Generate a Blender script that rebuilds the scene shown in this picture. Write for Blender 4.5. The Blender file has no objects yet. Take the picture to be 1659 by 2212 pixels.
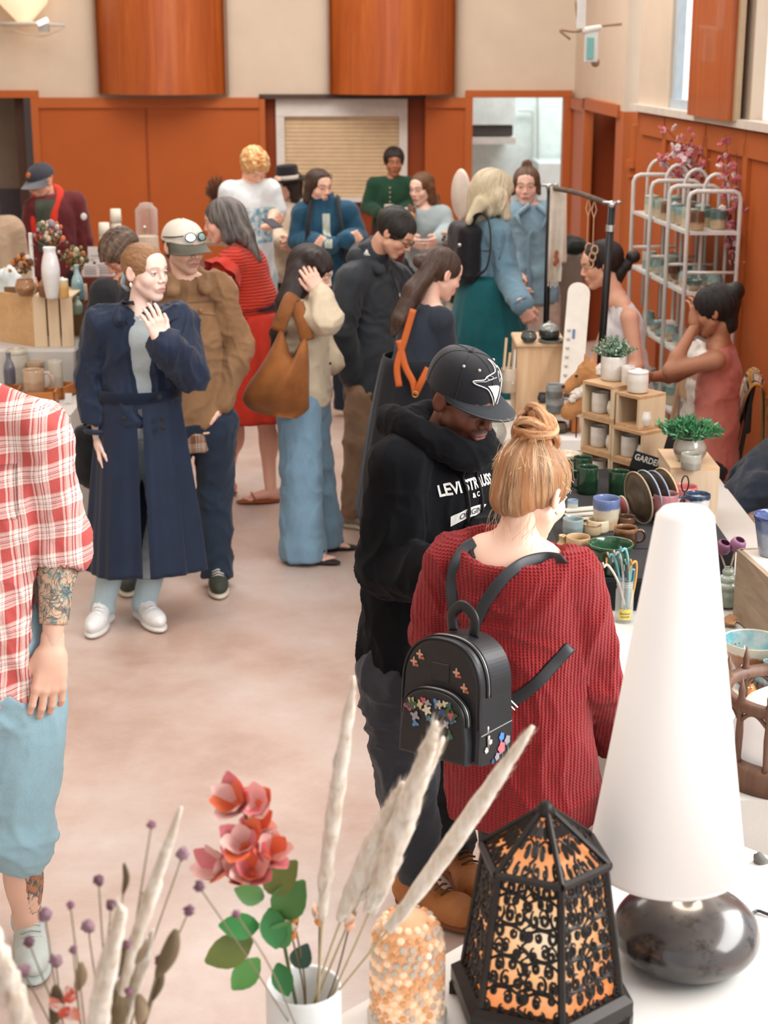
import bpy, math, random
import numpy as np
from mathutils import Vector
from mathutils.bvhtree import BVHTree
sc = bpy.context.scene
COL = sc.collection
random.seed(4)
RNG = np.random.RandomState(4)
# ------------------------------------------------------------------ camera, sky, lights, exposure
F = 3450.0; TH = math.radians(16.2); CZ = 2.5
cs_, sn_ = math.cos(TH), math.sin(TH)
cam_d = bpy.data.cameras.new('camera'); cam = bpy.data.objects.new('camera', cam_d); COL.objects.link(cam)
cam.location = (0, 0, CZ); cam.rotation_euler = (math.pi/2-TH, 0, 0)
cam_d.sensor_width = 36; cam_d.sensor_fit = 'AUTO'; cam_d.lens = F/2212*36
cam_d.dof.use_dof = True; cam_d.dof.focus_distance = 4.5; cam_d.dof.aperture_fstop = 4.6
cam_d.clip_start = .05
sc.camera = cam
wd = bpy.data.worlds.new('daylight'); sc.world = wd; wd.use_nodes = True
wd.node_tree.nodes['Background'].inputs[0].default_value = (.93, .96, 1, 1)
wd.node_tree.nodes['Background'].inputs[1].default_value = 1.0
def area(name, loc, rot, sx, sy, power, col=(1, 1, 1)):
    l = bpy.data.lights.new(name, 'AREA'); l.shape = 'RECTANGLE'; l.size = sx; l.size_y = sy
    l.energy = power; l.color = col
    o = bpy.data.objects.new(name, l); COL.objects.link(o); o.location = loc; o.rotation_euler = rot
    return o
area('window_light', (3.6, 3.6, 3.3), (0, math.radians(62), 0), 1.8, 6.5, 430, (1, .99, .97))
area('ceiling_light', (-.8, 5.5, 4.95), (0, 0, 0), 4.5, 3.0, 150, (1, .96, .93))
area('ceiling_light', (-.6, 11.3, 4.95), (0, 0, 0), 4.5, 3.6, 240, (1, .95, .9))
area('kitchen_light', (2.0, 16.6, 3.2), (0, 0, 0), 1.6, 1.2, 55, (.95, .98, 1))
vs = sc.view_settings
vs.view_transform = 'Standard'; vs.look = 'None'; vs.gamma = 1; vs.exposure = 0.12; vs.use_curve_mapping = False
sc.cycles.use_denoising = True
sc.cycles.max_bounces = 6; sc.cycles.transparent_max_bounces = 12; sc.cycles.sample_clamp_indirect = 3
sc.cycles.caustics_reflective = False; sc.cycles.caustics_refractive = False

# ------------------------------------------------------------------ measuring helpers (photo -> metres)
def at(px, py, Y):
    X = (px-829.5)/F; V = (py-1106)/F
    t = Y/(cs_-V*sn_)
    return np.array([X*t, Y, CZ+t*(-sn_-V*cs_)])
def atz(px, py, z):
    X = (px-829.5)/F; V = (py-1106)/F
    t = (z-CZ)/(-sn_-V*cs_)
    return np.array([X*t, t*(cs_-V*sn_), z])
def wx(px, Y, z): return (px-829.5)/F*(Y*cs_+(CZ-z)*sn_)
def mpp(p): return (p[1]*cs_+(CZ-p[2])*sn_)/F
V3 = lambda *a: np.array(a, float)
def nrm(v): v = np.asarray(v, float); return v/(np.linalg.norm(v)+1e-12)

# ------------------------------------------------------------------ materials
MC = {}
def lin(c):
    if isinstance(c, str):
        c = [int(c[i:i+2], 16)/255 for i in (0, 2, 4)]
        c = [x/12.92 if x <= .04045 else ((x+.055)/1.055)**2.4 for x in c]
    return (*c[:3], 1.0)
class NT:
    def __init__(s, name):
        s.m = bpy.data.materials.new(name); s.m.use_nodes = True; s.t = s.m.node_tree
        s.b = s.t.nodes['Principled BSDF']
    def n(s, typ, **k):
        nd = s.t.nodes.new(typ)
        for a, v in k.items():
            if a[0] == '_': nd.inputs[a[1:].replace('_', ' ')].default_value = v
            else: setattr(nd, a, v)
        return nd
    def l(s, a, b): s.t.links.new(a, b)
    def tc(s, out='Object'): return s.n('ShaderNodeTexCoord').outputs[out]
    def mp(s, vec, scale=(1, 1, 1), rot=(0, 0, 0), loc=(0, 0, 0)):
        m = s.n('ShaderNodeMapping'); m.inputs['Scale'].default_value = scale; m.inputs['Rotation'].default_value = rot
        m.inputs['Location'].default_value = loc
        s.l(vec, m.inputs['Vector']); return m.outputs[0]
    def noise(s, vec, scale, detail=3, rough=.6, dist=0):
        m = s.n('ShaderNodeTexNoise'); m.inputs['Scale'].default_value = scale; m.inputs['Detail'].default_value = detail
        m.inputs['Roughness'].default_value = rough; m.inputs['Distortion'].default_value = dist
        s.l(vec, m.inputs['Vector']); return m.outputs['Fac']
    def ramp(s, fac, stops, interp='LINEAR'):
        r = s.n('ShaderNodeValToRGB'); r.color_ramp.interpolation = interp; e = r.color_ramp.elements
        while len(e) < len(stops): e.new(.5)
        for i, (p, c) in enumerate(stops): e[i].position = p; e[i].color = lin(c)
        s.l(fac, r.inputs[0]); return r.outputs[0]
    def mix(s, fac, a, b, mode='MIX'):
        m = s.n('ShaderNodeMix', data_type='RGBA', blend_type=mode)
        for v, i in ((fac, 0), (a, 6), (b, 7)):
            if hasattr(v, 'links'): s.l(v, m.inputs[i])
            elif i == 0: m.inputs[0].default_value = v
            else: m.inputs[i].default_value = lin(v)
        return m.outputs[2]
    def math(s, op, a, b=0.0, c=0.0):
        m = s.n('ShaderNodeMath', operation=op)
        for v, i in ((a, 0), (b, 1), (c, 2)):
            if hasattr(v, 'links'): s.l(v, m.inputs[i])
            else: m.inputs[i].default_value = v
        return m.outputs[0]
    def sep(s, vec):
        m = s.n('ShaderNodeSeparateXYZ'); s.l(vec, m.inputs[0]); return m.outputs
    def bump(s, h, strength=.3, dist=.01):
        b = s.n('ShaderNodeBump'); b.inputs['Strength'].default_value = strength; b.inputs['Distance'].default_value = dist
        s.l(h, b.inputs['Height']); s.l(b.outputs[0], s.b.inputs['Normal'])
    def col(s, c):
        if hasattr(c, 'links'): s.l(c, s.b.inputs['Base Color'])
        else: s.b.inputs['Base Color'].default_value = lin(c)
    def set(s, rough=.5, metal=0, spec=.5, coat=0, sheen=0, trans=0, ior=1.45):
        i = s.b.inputs
        i['Roughness'].default_value = rough; i['Metallic'].default_value = metal; i['Specular IOR Level'].default_value = spec
        i['Coat Weight'].default_value = coat; i['Sheen Weight'].default_value = sheen
        i['Transmission Weight'].default_value = trans; i['IOR'].default_value = ior
def plain(c, rough=.5, metal=0, spec=.5, coat=0, emit=0, var=.08, vs_=9, trans=0):
    key = ('p', str(c), rough, metal, spec, coat, emit, var, vs_, trans)
    if key in MC: return MC[key]
    n = NT('plain'); n.set(rough, metal, spec, coat, trans=trans)
    if var and not trans:
        a = lin(c); f = n.noise(n.tc(), vs_, 4)
        n.col(n.ramp(f, [(.3, [x*(1-var) for x in a[:3]]), (.7, [min(1, x*(1+var)) for x in a[:3]])]))
    else: n.col(c)
    if emit:
        n.b.inputs['Emission Color'].default_value = lin(c); n.b.inputs['Emission Strength'].default_value = emit
    MC[key] = n.m; return n.m
def fabric(c, kind='plain', c2=None, rough=.85, var=.15, sheen=.15, spec=.25, seed=0):
    key = ('f', str(c), kind, str(c2), rough, seed)
    if key in MC: return MC[key]
    n = NT('fabric_'+kind); n.set(rough, 0, spec, 0, sheen)
    n.b.inputs['Sheen Roughness'].default_value = .5
    a = lin(c); o = n.tc(); f = n.noise(n.mp(o, loc=(seed, 0, 0)), 7, 4)
    base = n.ramp(f, [(.3, [x*(1-var) for x in a[:3]]), (.7, [min(1, x*(1+var)) for x in a[:3]])])
    if kind == 'plain':
        n.col(base); n.bump(n.noise(n.mp(o, (1, 1, .4)), 420, 2), .25, .002)
    elif kind == 'denim':
        f2 = n.noise(n.mp(o, (1, 1, .25)), 600, 2)
        f3 = n.noise(o, 4, 3)
        n.col(n.mix(n.math('MULTIPLY', f2, .55), base, c2 or 'b8d0dc'))
        n.bump(n.math('ADD', f2, n.math('MULTIPLY', f3, 2)), .35, .003)
    elif kind == 'knit':     # chunky rib knit : ribs along z, stitches along them
        x, y, z = n.sep(o)
        w = n.noise(o, 6, 2)
        xx = n.math('ADD', n.math('MULTIPLY', x, 1.0), n.math('MULTIPLY', w, .02))
        r = n.math('SINE', n.math('MULTIPLY', xx, 2*math.pi/.0095))
        st = n.math('SINE', n.math('ADD', n.math('MULTIPLY', z, 2*math.pi/.0075), n.math('MULTIPLY', r, .9)))
        h = n.math('ADD', n.math('MULTIPLY', r, .6), n.math('MULTIPLY', st, .5))
        sh = n.ramp(n.math('MULTIPLY_ADD', h, .45, .5), [(0, [x_*.55 for x_ in a[:3]]), (1, [min(1, x_*1.35) for x_ in a[:3]])])
        n.col(n.mix(.5, base, sh)); n.bump(n.math('ADD', h, n.noise(o, 500, 2)), .9, .004)
    elif kind == 'smock':
        x, y, z = n.sep(o)
        h = n.math('SINE', n.math('ADD', n.math('MULTIPLY', z, 2*math.pi/.017), n.math('MULTIPLY', n.noise(o, 14, 2), 5)))
        n.col(n.mix(n.math('MULTIPLY_ADD', h, .12, .12), base, [x_*.45 for x_ in a[:3]])); n.bump(h, .8, .006)
    elif kind == 'plaid':
        x, y, z = n.sep(o)
        w = n.noise(o, 4, 2)
        u = n.math('FRACT', n.math('MULTIPLY', n.math('ADD', x, n.math('MULTIPLY', w, .03)), 1/.066))
        v = n.math('FRACT', n.math('MULTIPLY', n.math('ADD', n.math('ADD', z, n.math('MULTIPLY', x, -.12)), n.math('MULTIPLY', w, .03)), 1/.082))
        R, W, D, L = 'bc5450', 'ece0d8', 'a85458', 'e0bcb0'
        if c2: R, W, D, L = c2.split()
        st = [(0, R), (.26, W), (.34, R), (.40, L), (.46, W), (.56, D), (.60, W), (.66, D), (.70, W), (.80, L), (.84, W), (.90, R)]
        st2 = [(0, R), (.34, W), (.40, L), (.46, W), (.52, D), (.55, W), (.58, '90585c'), (.60, W), (.72, D), (.75, W), (.84, L), (.88, R)]
        a1 = n.ramp(u, st, 'CONSTANT'); a2 = n.ramp(v, st2, 'CONSTANT')
        wv = n.math('GREATER_THAN', n.math('SINE', n.math('MULTIPLY', n.math('ADD', x, z), 2*math.pi/.004)), 0)
        n.col(n.mix(n.math('MULTIPLY_ADD', wv, .2, .4), a1, a2)); n.bump(n.noise(o, 260, 3), .5, .004)
    elif kind == 'tierd':
        n.col(base); n.bump(n.noise(n.mp(o, (1, 1, .1)), 120, 3), .6, .01)
    MC[key] = n.m; return n.m
def wood(c1, c2, scale=1.0, axis='x', rough=.45, coat=0, knots=False):
    key = ('w', c1, c2, scale, axis, rough, coat, knots)
    if key in MC: return MC[key]
    n = NT('wood'); n.set(rough, coat=coat); o = n.tc()
    s = {'x': (.6, 7, 7), 'y': (7, .6, 7), 'z': (7, 7, .6)}[axis]
    f = n.noise(n.mp(o, s), 3*scale, 6, .65, 1.2)
    g = n.noise(n.mp(o, [q*4 for q in s]), 6*scale, 4)
    c = n.mix(n.math('MULTIPLY', g, .35), n.ramp(f, [(.3, c1), (.72, c2)]), c1)
    if knots:
        vo = n.n('ShaderNodeTexVoronoi'); vo.inputs['Scale'].default_value = 5.5; n.l(n.mp(o, (1, 1, .55)), vo.inputs['Vector'])
        c = n.mix(n.ramp(vo.outputs['Distance'], [(.0, 'ffffff'), (.09, '000000')]), c, '8a5430')
    n.col(c); n.bump(g, .12, .002); MC[key] = n.m; return n.m
def glaze(c1, c2, split=.5, soft=.06, speck=.3, rough=.12, h=.1, c3=None, split2=0):
    """two glazes, meeting at the height split*h above the object's own origin"""
    key = ('g', c1, c2, split, soft, speck, rough, h, c3, split2)
    if key in MC: return MC[key]
    n = NT('glaze'); n.set(rough, 0, .5, .6); n.b.inputs['Coat Roughness'].default_value = .06
    o = n.tc(); x, y, z = n.sep(o); w = n.noise(o, 22, 3)
    t = n.math('ADD', n.math('DIVIDE', z, h), n.math('MULTIPLY_ADD', w, .3, -.15))
    st = [(max(0, split-soft), c1), (min(1, split+soft), c2)]
    if c3: st += [(max(0, split2-soft*.5), c2), (min(1, split2+soft*.5), c3)]
    c = n.ramp(t, st)
    d = n.ramp(n.noise(o, 160, 3), [(.62, '000000'), (.70, 'ffffff')])
    c = n.mix(n.math('MULTIPLY', d, speck), c, '6a4c38')
    c = n.mix(n.ramp(n.noise(o, 34, 3), [(.45, '000000'), (.75, '606060')]), c, 'ffffff', 'SOFT_LIGHT')
    n.col(c); n.bump(w, .15, .004); MC[key] = n.m; return n.m
def attr_mat(name, rough=.5, sss=0, spec=.4, bumps=None):
    if name in MC: return MC[name]
    n = NT(name); n.set(rough, 0, spec); a = n.n('ShaderNodeAttribute', attribute_name='Col')
    n.l(a.outputs['Color'], n.b.inputs['Base Color'])
    if sss:
        n.b.inputs['Subsurface Weight'].default_value = sss; n.b.inputs['Subsurface Scale'].default_value = .012
        n.b.inputs['Subsurface Radius'].default_value = (1, .35, .2)
    if bumps: n.bump(n.noise(n.tc(), bumps, 3), .15, .001)
    MC[name] = n.m; return n.m
def hair_mat(c1, c2, c3=None, scale=330, rough=.42):
    key = ('h', c1, c2, c3, scale)
    if key in MC: return MC[key]
    n = NT('hair'); n.set(rough, 0, .5)
    a = n.n('ShaderNodeAttribute', attribute_name='flow').outputs['Vector']
    f = n.noise(a, scale, 4, .7); g = n.noise(a, scale/7, 3)
    c = n.ramp(f, [(.38, c1), (.62, c2)])
    if c3: c = n.mix(n.ramp(g, [(.42, '000000'), (.62, 'ffffff')]), c, c3)
    n.col(c); n.bump(f, .85, .004); MC[key] = n.m; return n.m

# ------------------------------------------------------------------ objects
WL = {}
def tag(o, label=None, cat=None, group=None, kind=None):
    for k, v in (('label', label), ('category', cat), ('group', group), ('kind', kind)):
        if v: o[k] = v
    return o
def thing(name, label, cat, loc, group=None):
    o = bpy.data.objects.new(name, None); COL.objects.link(o); o.empty_display_size = .05
    o.location = [float(v) for v in loc]; WL[o] = np.array(loc, float)
    return tag(o, label, cat, group)
def mkmesh(name, vs_, fs, mat=None, smooth=False, attrs=None):
    me = bpy.data.meshes.new(name)
    vs_ = np.asarray(vs_, np.float32)
    if isinstance(fs, np.ndarray):
        k = fs.shape[1]; nl = fs.size
        me.vertices.add(len(vs_)); me.vertices.foreach_set('co', vs_.ravel())
        me.loops.add(nl); me.loops.foreach_set('vertex_index', fs.astype(np.int32).ravel())
        me.polygons.add(len(fs)); me.polygons.foreach_set('loop_start', np.arange(0, nl, k, dtype=np.int32))
        me.update(calc_edges=True); me.validate()
    else:
        me.from_pydata([tuple(map(float, v)) for v in vs_], [], [tuple(int(i) for i in f) for f in fs]); me.update()
    if smooth: me.polygons.foreach_set('use_smooth', [True]*len(me.polygons))
    for an, arr in (attrs or {}).items():
        if len(arr) != len(me.vertices): continue
        if an == 'Col':
            a = me.color_attributes.new('Col', 'FLOAT_COLOR', 'POINT'); c = np.ones((len(arr), 4), np.float32); c[:, :3] = arr
            a.data.foreach_set('color', c.ravel())
        else:
            a = me.attributes.new(an, 'FLOAT_VECTOR', 'POINT'); a.data.foreach_set('vector', np.asarray(arr, np.float32).ravel())
    if mat: me.materials.append(mat)
    return me
def obj(name, geo, mat, parent=None, smooth=False, loc=None, attrs=None, kind=None, label=None):
    """geo = (verts, faces) in world metres ; one mesh object whose origin is its parent's (or loc)"""
    vs_, fs = geo
    base = WL[parent] if parent is not None else (np.array(loc, float) if loc is not None else np.asarray(vs_, float).mean(0)*[1, 1, 0])
    me = mkmesh(name, np.asarray(vs_, float)-base, fs, mat, smooth, attrs)
    o = bpy.data.objects.new(name, me); COL.objects.link(o)
    if parent is not None: o.parent = parent
    else: o.location = base
    WL[o] = base
    if kind: o['kind'] = kind
    if label: o['label'] = label
    return o
def join(*gs):
    V, Fs, n = [], [], 0
    for v, f in gs:
        v = np.asarray(v, float); V.append(v); Fs += [tuple(int(i)+n for i in q) for q in f]; n += len(v)
    return np.concatenate(V), Fs
def box(c, s, rz=0, R=None, bev=0):
    c = np.array(c, float); h = np.array(s, float)/2
    if bev:
        b = min(bev, h.min()*.9); V = []; Fs = []
        # chamfered box : 24 verts
        idx = {}
        for sx in (-1, 1):
            for sy in (-1, 1):
                for sz in (-1, 1):
                    for a in range(3):
                        p = np.array([sx, sy, sz])*(h-b); p[a] = [sx, sy, sz][a]*h[a]
                        idx[(sx, sy, sz, a)] = len(V); V.append(p)
        q = lambda a, s_: [(s_ if a == 0 else x, s_ if a == 1 else (x if a == 0 else y), s_ if a == 2 else y) for x, y in ((-1, -1), (1, -1), (1, 1), (-1, 1))]
        for a in range(3):
            for s_ in (-1, 1): Fs.append([idx[(*k, a)] for k in q(a, s_)])
        for a in range(3):
            b1, b2 = [(1, 2), (0, 2), (0, 1)][a]
            for s1 in (-1, 1):
                for s2 in (-1, 1):
                    k0 = [0]*3; k0[b1] = s1; k0[b2] = s2; k1 = list(k0); k0[a] = -1; k1[a] = 1
                    Fs.append([idx[(*k0, b1)], idx[(*k1, b1)], idx[(*k1, b2)], idx[(*k0, b2)]])
        for sx in (-1, 1):
            for sy in (-1, 1):
                for sz in (-1, 1): Fs.append([idx[(sx, sy, sz, a)] for a in range(3)])
        V = np.array(V)
    else:
        V = np.array([(x, y, z) for x in (-1, 1) for y in (-1, 1) for z in (-1, 1)])*h
        Fs = [(0, 1, 3, 2), (4, 6, 7, 5), (0, 4, 5, 1), (2, 3, 7, 6), (0, 2, 6, 4), (1, 5, 7, 3)]
    if R is not None: V = V@np.asarray(R).T
    if rz: cz, sz_ = math.cos(rz), math.sin(rz); V = V@np.array([[cz, -sz_, 0], [sz_, cz, 0], [0, 0, 1]]).T
    return V+c, Fs
def lathe(prof, c=(0, 0, 0), seg=28, jit=0, rot=None, cap=True):
    P = np.array(prof, float); a = np.linspace(0, 2*math.pi, seg, endpoint=False)
    V = np.stack([np.outer(P[:, 0], np.cos(a)), np.outer(P[:, 0], np.sin(a)), np.repeat(P[:, 1:2], seg, 1)], -1).reshape(-1, 3)
    if jit: V[:, :2] *= 1+jit*np.sin(np.arctan2(V[:, 1], V[:, 0])*3+V[:, 2:3].ravel()*60)[:, None]
    n = len(P); Fs = []
    for i in range(n-1):
        for j in range(seg):
            k = (j+1) % seg; Fs.append((i*seg+j, i*seg+k, (i+1)*seg+k, (i+1)*seg+j))
    if cap:
        Fs.append(tuple(range(seg))[::-1]); Fs.append(tuple((n-1)*seg+j for j in range(seg)))
    if rot is not None: V = V@np.asarray(rot).T
    return V+np.array(c, float), Fs
def tube(pts, r, seg=8, closed=False, flat=None, wf=3.2):
    P = np.array(pts, float); n = len(P)
    R = np.full(n, r, float) if np.isscalar(r) else np.array(r, float)
    T = np.zeros_like(P)
    for i in range(n):
        a = P[(i-1) % n] if (closed or i > 0) else P[0]; b = P[(i+1) % n] if (closed or i < n-1) else P[-1]; T[i] = nrm(b-a)
    up = V3(0, 0, 1) if abs(T[0][2]) < .9 else V3(1, 0, 0)
    N = nrm(np.cross(T[0], np.cross(up, T[0]))); V = []
    if flat is not None: N = nrm(flat)
    for i in range(n):
        N = nrm(N-T[i]*np.dot(N, T[i])); B = np.cross(T[i], N)
        for j in range(seg):
            a = 2*math.pi*j/seg
            w = 1 if flat is None else wf
            V.append(P[i]+R[i]*(math.cos(a)*N+w*math.sin(a)*B))
    Fs = []; m = n if closed else n-1
    for i in range(m):
        i2 = (i+1) % n
        for j in range(seg):
            k = (j+1) % seg; Fs.append((i*seg+j, i*seg+k, i2*seg+k, i2*seg+j))
    if not closed: Fs += [tuple(range(seg))[::-1], tuple((n-1)*seg+j for j in range(seg))]
    return np.array(V), Fs
def curve(pts, n=24, closed=False):
    P = [np.array(p, float) for p in pts]; m = len(P); out = []
    segs = m if closed else m-1; per = max(2, n//segs)
    for i in range(segs):
        p0 = P[(i-1) % m] if (closed or i > 0) else 2*P[0]-P[1]; p1 = P[i]; p2 = P[(i+1) % m]
        p3 = P[(i+2) % m] if (closed or i+2 < m) else 2*P[-1]-P[-2]
        for k in range(per):
            t = k/per; out.append(.5*((2*p1)+(-p0+p2)*t+(2*p0-5*p1+4*p2-p3)*t*t+(-p0+3*p1-3*p2+p3)*t**3))
    if not closed: out.append(P[-1])
    return np.array(out)
def sphere(c, r, seg=14, rings=8, R=None):
    r = np.array([r]*3 if np.isscalar(r) else r, float)
    V = []; Fs = []
    for i in range(1, rings):
        t = math.pi*i/rings
        for j in range(seg): a = 2*math.pi*j/seg; V.append((math.sin(t)*math.cos(a), math.sin(t)*math.sin(a), math.cos(t)))
    V += [(0, 0, 1), (0, 0, -1)]; V = np.array(V)*r; nt = len(V)-2
    if R is not None: V = V@np.asarray(R).T
    for i in range(rings-2):
        for j in range(seg): k = (j+1) % seg; Fs.append((i*seg+j, (i+1)*seg+j, (i+1)*seg+k, i*seg+k))
    for j in range(seg): k = (j+1) % seg; Fs += [(nt, j, k), (nt+1, (rings-2)*seg+k, (rings-2)*seg+j)]
    return V+np.array(c, float), Fs
def rotm(ax, a):
    ax = nrm(ax); K = np.array([[0, -ax[2], ax[1]], [ax[2], 0, -ax[0]], [-ax[1], ax[0], 0]])
    return np.eye(3)+math.sin(a)*K+(1-math.cos(a))*(K@K)

# ------------------------------------------------------------------ distance-field modelling: one continuous smooth surface
def vnoise(P, seed=0):
    P = np.asarray(P); I = np.floor(P).astype(np.int64); f = P-I; f = f*f*(3-2*f); out = 0
    for dx in (0, 1):
        for dy in (0, 1):
            for dz in (0, 1):
                h = ((I[:, 0]+dx)*73856093) ^ ((I[:, 1]+dy)*19349663) ^ ((I[:, 2]+dz)*83492791) ^ (seed*2654435)
                h = (h ^ (h >> 13))*1274126177 & 0xffffffff
                v = ((h ^ (h >> 16)) & 0xffff)/65535.
                w = (f[:, 0] if dx else 1-f[:, 0])*(f[:, 1] if dy else 1-f[:, 1])*(f[:, 2] if dz else 1-f[:, 2])
                out = out+v*w
    return out
def vnormals(V, Fq):
    a = V[Fq[:, 2]]-V[Fq[:, 0]]; b = V[Fq[:, 3]]-V[Fq[:, 1]]; n = np.cross(a, b); N = np.zeros_like(V)
    for i in range(4): np.add.at(N, Fq[:, i], n)
    return N/(np.linalg.norm(N, axis=1, keepdims=True)+1e-12)
EC = [((0, 0, 0), (1, 0, 0)), ((0, 1, 0), (1, 1, 0)), ((0, 0, 1), (1, 0, 1)), ((0, 1, 1), (1, 1, 1)), ((0, 0, 0), (0, 1, 0)), ((1, 0, 0), (1, 1, 0)),
      ((0, 0, 1), (0, 1, 1)), ((1, 0, 1), (1, 1, 1)), ((0, 0, 0), (0, 0, 1)), ((1, 0, 0), (1, 0, 1)), ((0, 1, 0), (0, 1, 1)), ((1, 1, 0), (1, 1, 1))]
class SD:
    def __init__(s, vox, k=.02): s.vox = vox; s.k = k; s.p = []
    def cap(s, a, b, ra, rb=None, k=None, n=None, q=1, sub=False):
        a = np.array(a, float); b = np.array(b, float); rb = ra if rb is None else rb
        def f(P):
            pa = P-a; ba = b-a; bb = ba@ba+1e-12
            h = np.clip((pa@ba)/bb, 0, 1); d = pa-h[:, None]*ba
            if n is not None:
                nn = nrm(n); dn = d@nn; d = d+np.outer(dn*(1/q-1), nn)
                return (np.linalg.norm(d, axis=1)-(ra+(rb-ra)*h))*math.sqrt(min(1, q))
            return np.linalg.norm(d, axis=1)-(ra+(rb-ra)*h)
        r = max(ra, rb)*max(1, q); s.p.append((f, np.minimum(a, b)-r, np.maximum(a, b)+r, s.k if k is None else k, sub)); return s
    def ell(s, c, r, R=None, k=None, sub=False):
        c = np.array(c, float); r = np.array([r]*3 if np.isscalar(r) else r, float)
        def f(P):
            p = P-c
            if R is not None: p = p@R
            k0 = np.linalg.norm(p/r, axis=1); k1 = np.linalg.norm(p/r**2, axis=1)+1e-9; return k0*(k0-1)/k1
        m = r if R is None else np.abs(R)@r
        s.p.append((f, c-m, c+m, s.k if k is None else k, sub)); return s
    def rbox(s, c, h, rd, R=None, k=None, sub=False):
        c = np.array(c, float); h = np.array(h, float)
        def f(P):
            p = P-c
            if R is not None: p = p@R
            q = np.abs(p)-(h-rd); return np.linalg.norm(np.maximum(q, 0), axis=1)+np.minimum(q.max(1), 0)-rd
        m = h if R is None else np.abs(R)@h
        s.p.append((f, c-m, c+m, s.k if k is None else k, sub)); return s
    def plane(s, pt, n):
        pt = np.array(pt, float); n = nrm(n)
        s.p.append((lambda P: -((P-pt)@n), None, None, .004, True)); return s
    def mesh(s, disp=None, M=None):
        pos = [p for p in s.p if not p[4]]; vx = s.vox
        lo = np.min([p[1] for p in pos], 0)-4*vx; hi = np.max([p[2] for p in pos], 0)+4*vx
        N = np.ceil((hi-lo)/vx).astype(int)+1
        G = np.full(N, 1.0)
        ax = [lo[i]+np.arange(N[i])*vx for i in range(3)]
        for f, l, h, k, sub in s.p:
            pad = k+3*vx
            if l is None: i0 = np.zeros(3, int); i1 = N
            else:
                i0 = np.maximum(0, np.floor((l-pad-lo)/vx).astype(int)); i1 = np.minimum(N, np.ceil((h+pad-lo)/vx).astype(int)+1)
            if (i1 <= i0).any(): continue
            sl = tuple(slice(a, b) for a, b in zip(i0, i1)); sub_ax = [ax[i][sl[i]] for i in range(3)]
            P = np.stack(np.meshgrid(*sub_ax, indexing='ij'), -1).reshape(-1, 3)
            d = f(P).reshape(i1-i0); g = G[sl]; kk = max(k, 1e-5)
            if sub: d = -d; h_ = np.clip(.5-.5*(g-d)/kk, 0, 1); G[sl] = g+(d-g)*h_+kk*h_*(1-h_)
            else: h_ = np.clip(.5+.5*(g-d)/kk, 0, 1); G[sl] = g+(d-g)*h_-kk*h_*(1-h_)
        ins = G < 0; c = 0
        for x in (0, 1):
            for y in (0, 1):
                for z in (0, 1): c = c+ins[x:N[0]-1+x, y:N[1]-1+y, z:N[2]-1+z].astype(np.int8)
        act = (c > 0) & (c < 8); idx = np.full(act.shape, -1, np.int64); I = np.argwhere(act); idx[act] = np.arange(len(I))
        acc = np.zeros((len(I), 3)); cnt = np.zeros(len(I))
        for a, b in EC:
            A = I+a; B = I+b; fa = G[A[:, 0], A[:, 1], A[:, 2]]; fb = G[B[:, 0], B[:, 1], B[:, 2]]
            m = (fa < 0) != (fb < 0); t = fa[m]/(fa[m]-fb[m]+1e-12)
            acc[m] += np.array(a)+(np.array(b)-np.array(a))*t[:, None]; cnt[m] += 1
        V = lo+(I+acc/np.maximum(cnt, 1)[:, None])*vx
        Q = []
        for a in range(3):
            b, c_ = (a+1) % 3, (a+2) % 3
            s0 = np.take(ins, range(N[a]-1), a); s1 = np.take(ins, range(1, N[a]), a)
            E = np.argwhere(s0 != s1); E = E[(E[:, b] > 0) & (E[:, c_] > 0) & (E[:, b] < N[b]-1) & (E[:, c_] < N[c_]-1)]
            fl = ins[E[:, 0], E[:, 1], E[:, 2]]; cs = []
            for db, dc in ((-1, -1), (0, -1), (0, 0), (-1, 0)):
                K = E.copy(); K[:, b] += db; K[:, c_] += dc; cs.append(idx[K[:, 0], K[:, 1], K[:, 2]])
            q = np.stack(cs, 1); q[~fl] = q[~fl][:, ::-1]; Q.append(q)
        Q = np.concatenate(Q); Q = Q[(Q >= 0).all(1)]
        if disp is not None:
            Nn = vnormals(V, Q); V = V+Nn*disp(V, Nn)[:, None]
        return V, Q
def folds(amp=.006, sc_=(9, 9, 5), seed=1, fine=.0):
    def f(P, N):
        w = vnoise(P*4+seed*7, seed)*1.6
        n = vnoise(P*np.array(sc_)+w[:, None]*1.5, seed+3); r = 1-np.abs(2*n-1)
        n2 = vnoise(P*np.array(sc_)*2.1+w[:, None]*2.5, seed+9); r2 = 1-np.abs(2*n2-1)
        n3 = vnoise(P*np.array(sc_)*4.5+w[:, None]*3, seed+14); r3 = 1-np.abs(2*n3-1)
        return .62*amp*(r**3*1.9-.7)+amp*.42*(r2**3*1.8-.6)+amp*.22*(r3**2*1.5-.6)
    return f
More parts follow.
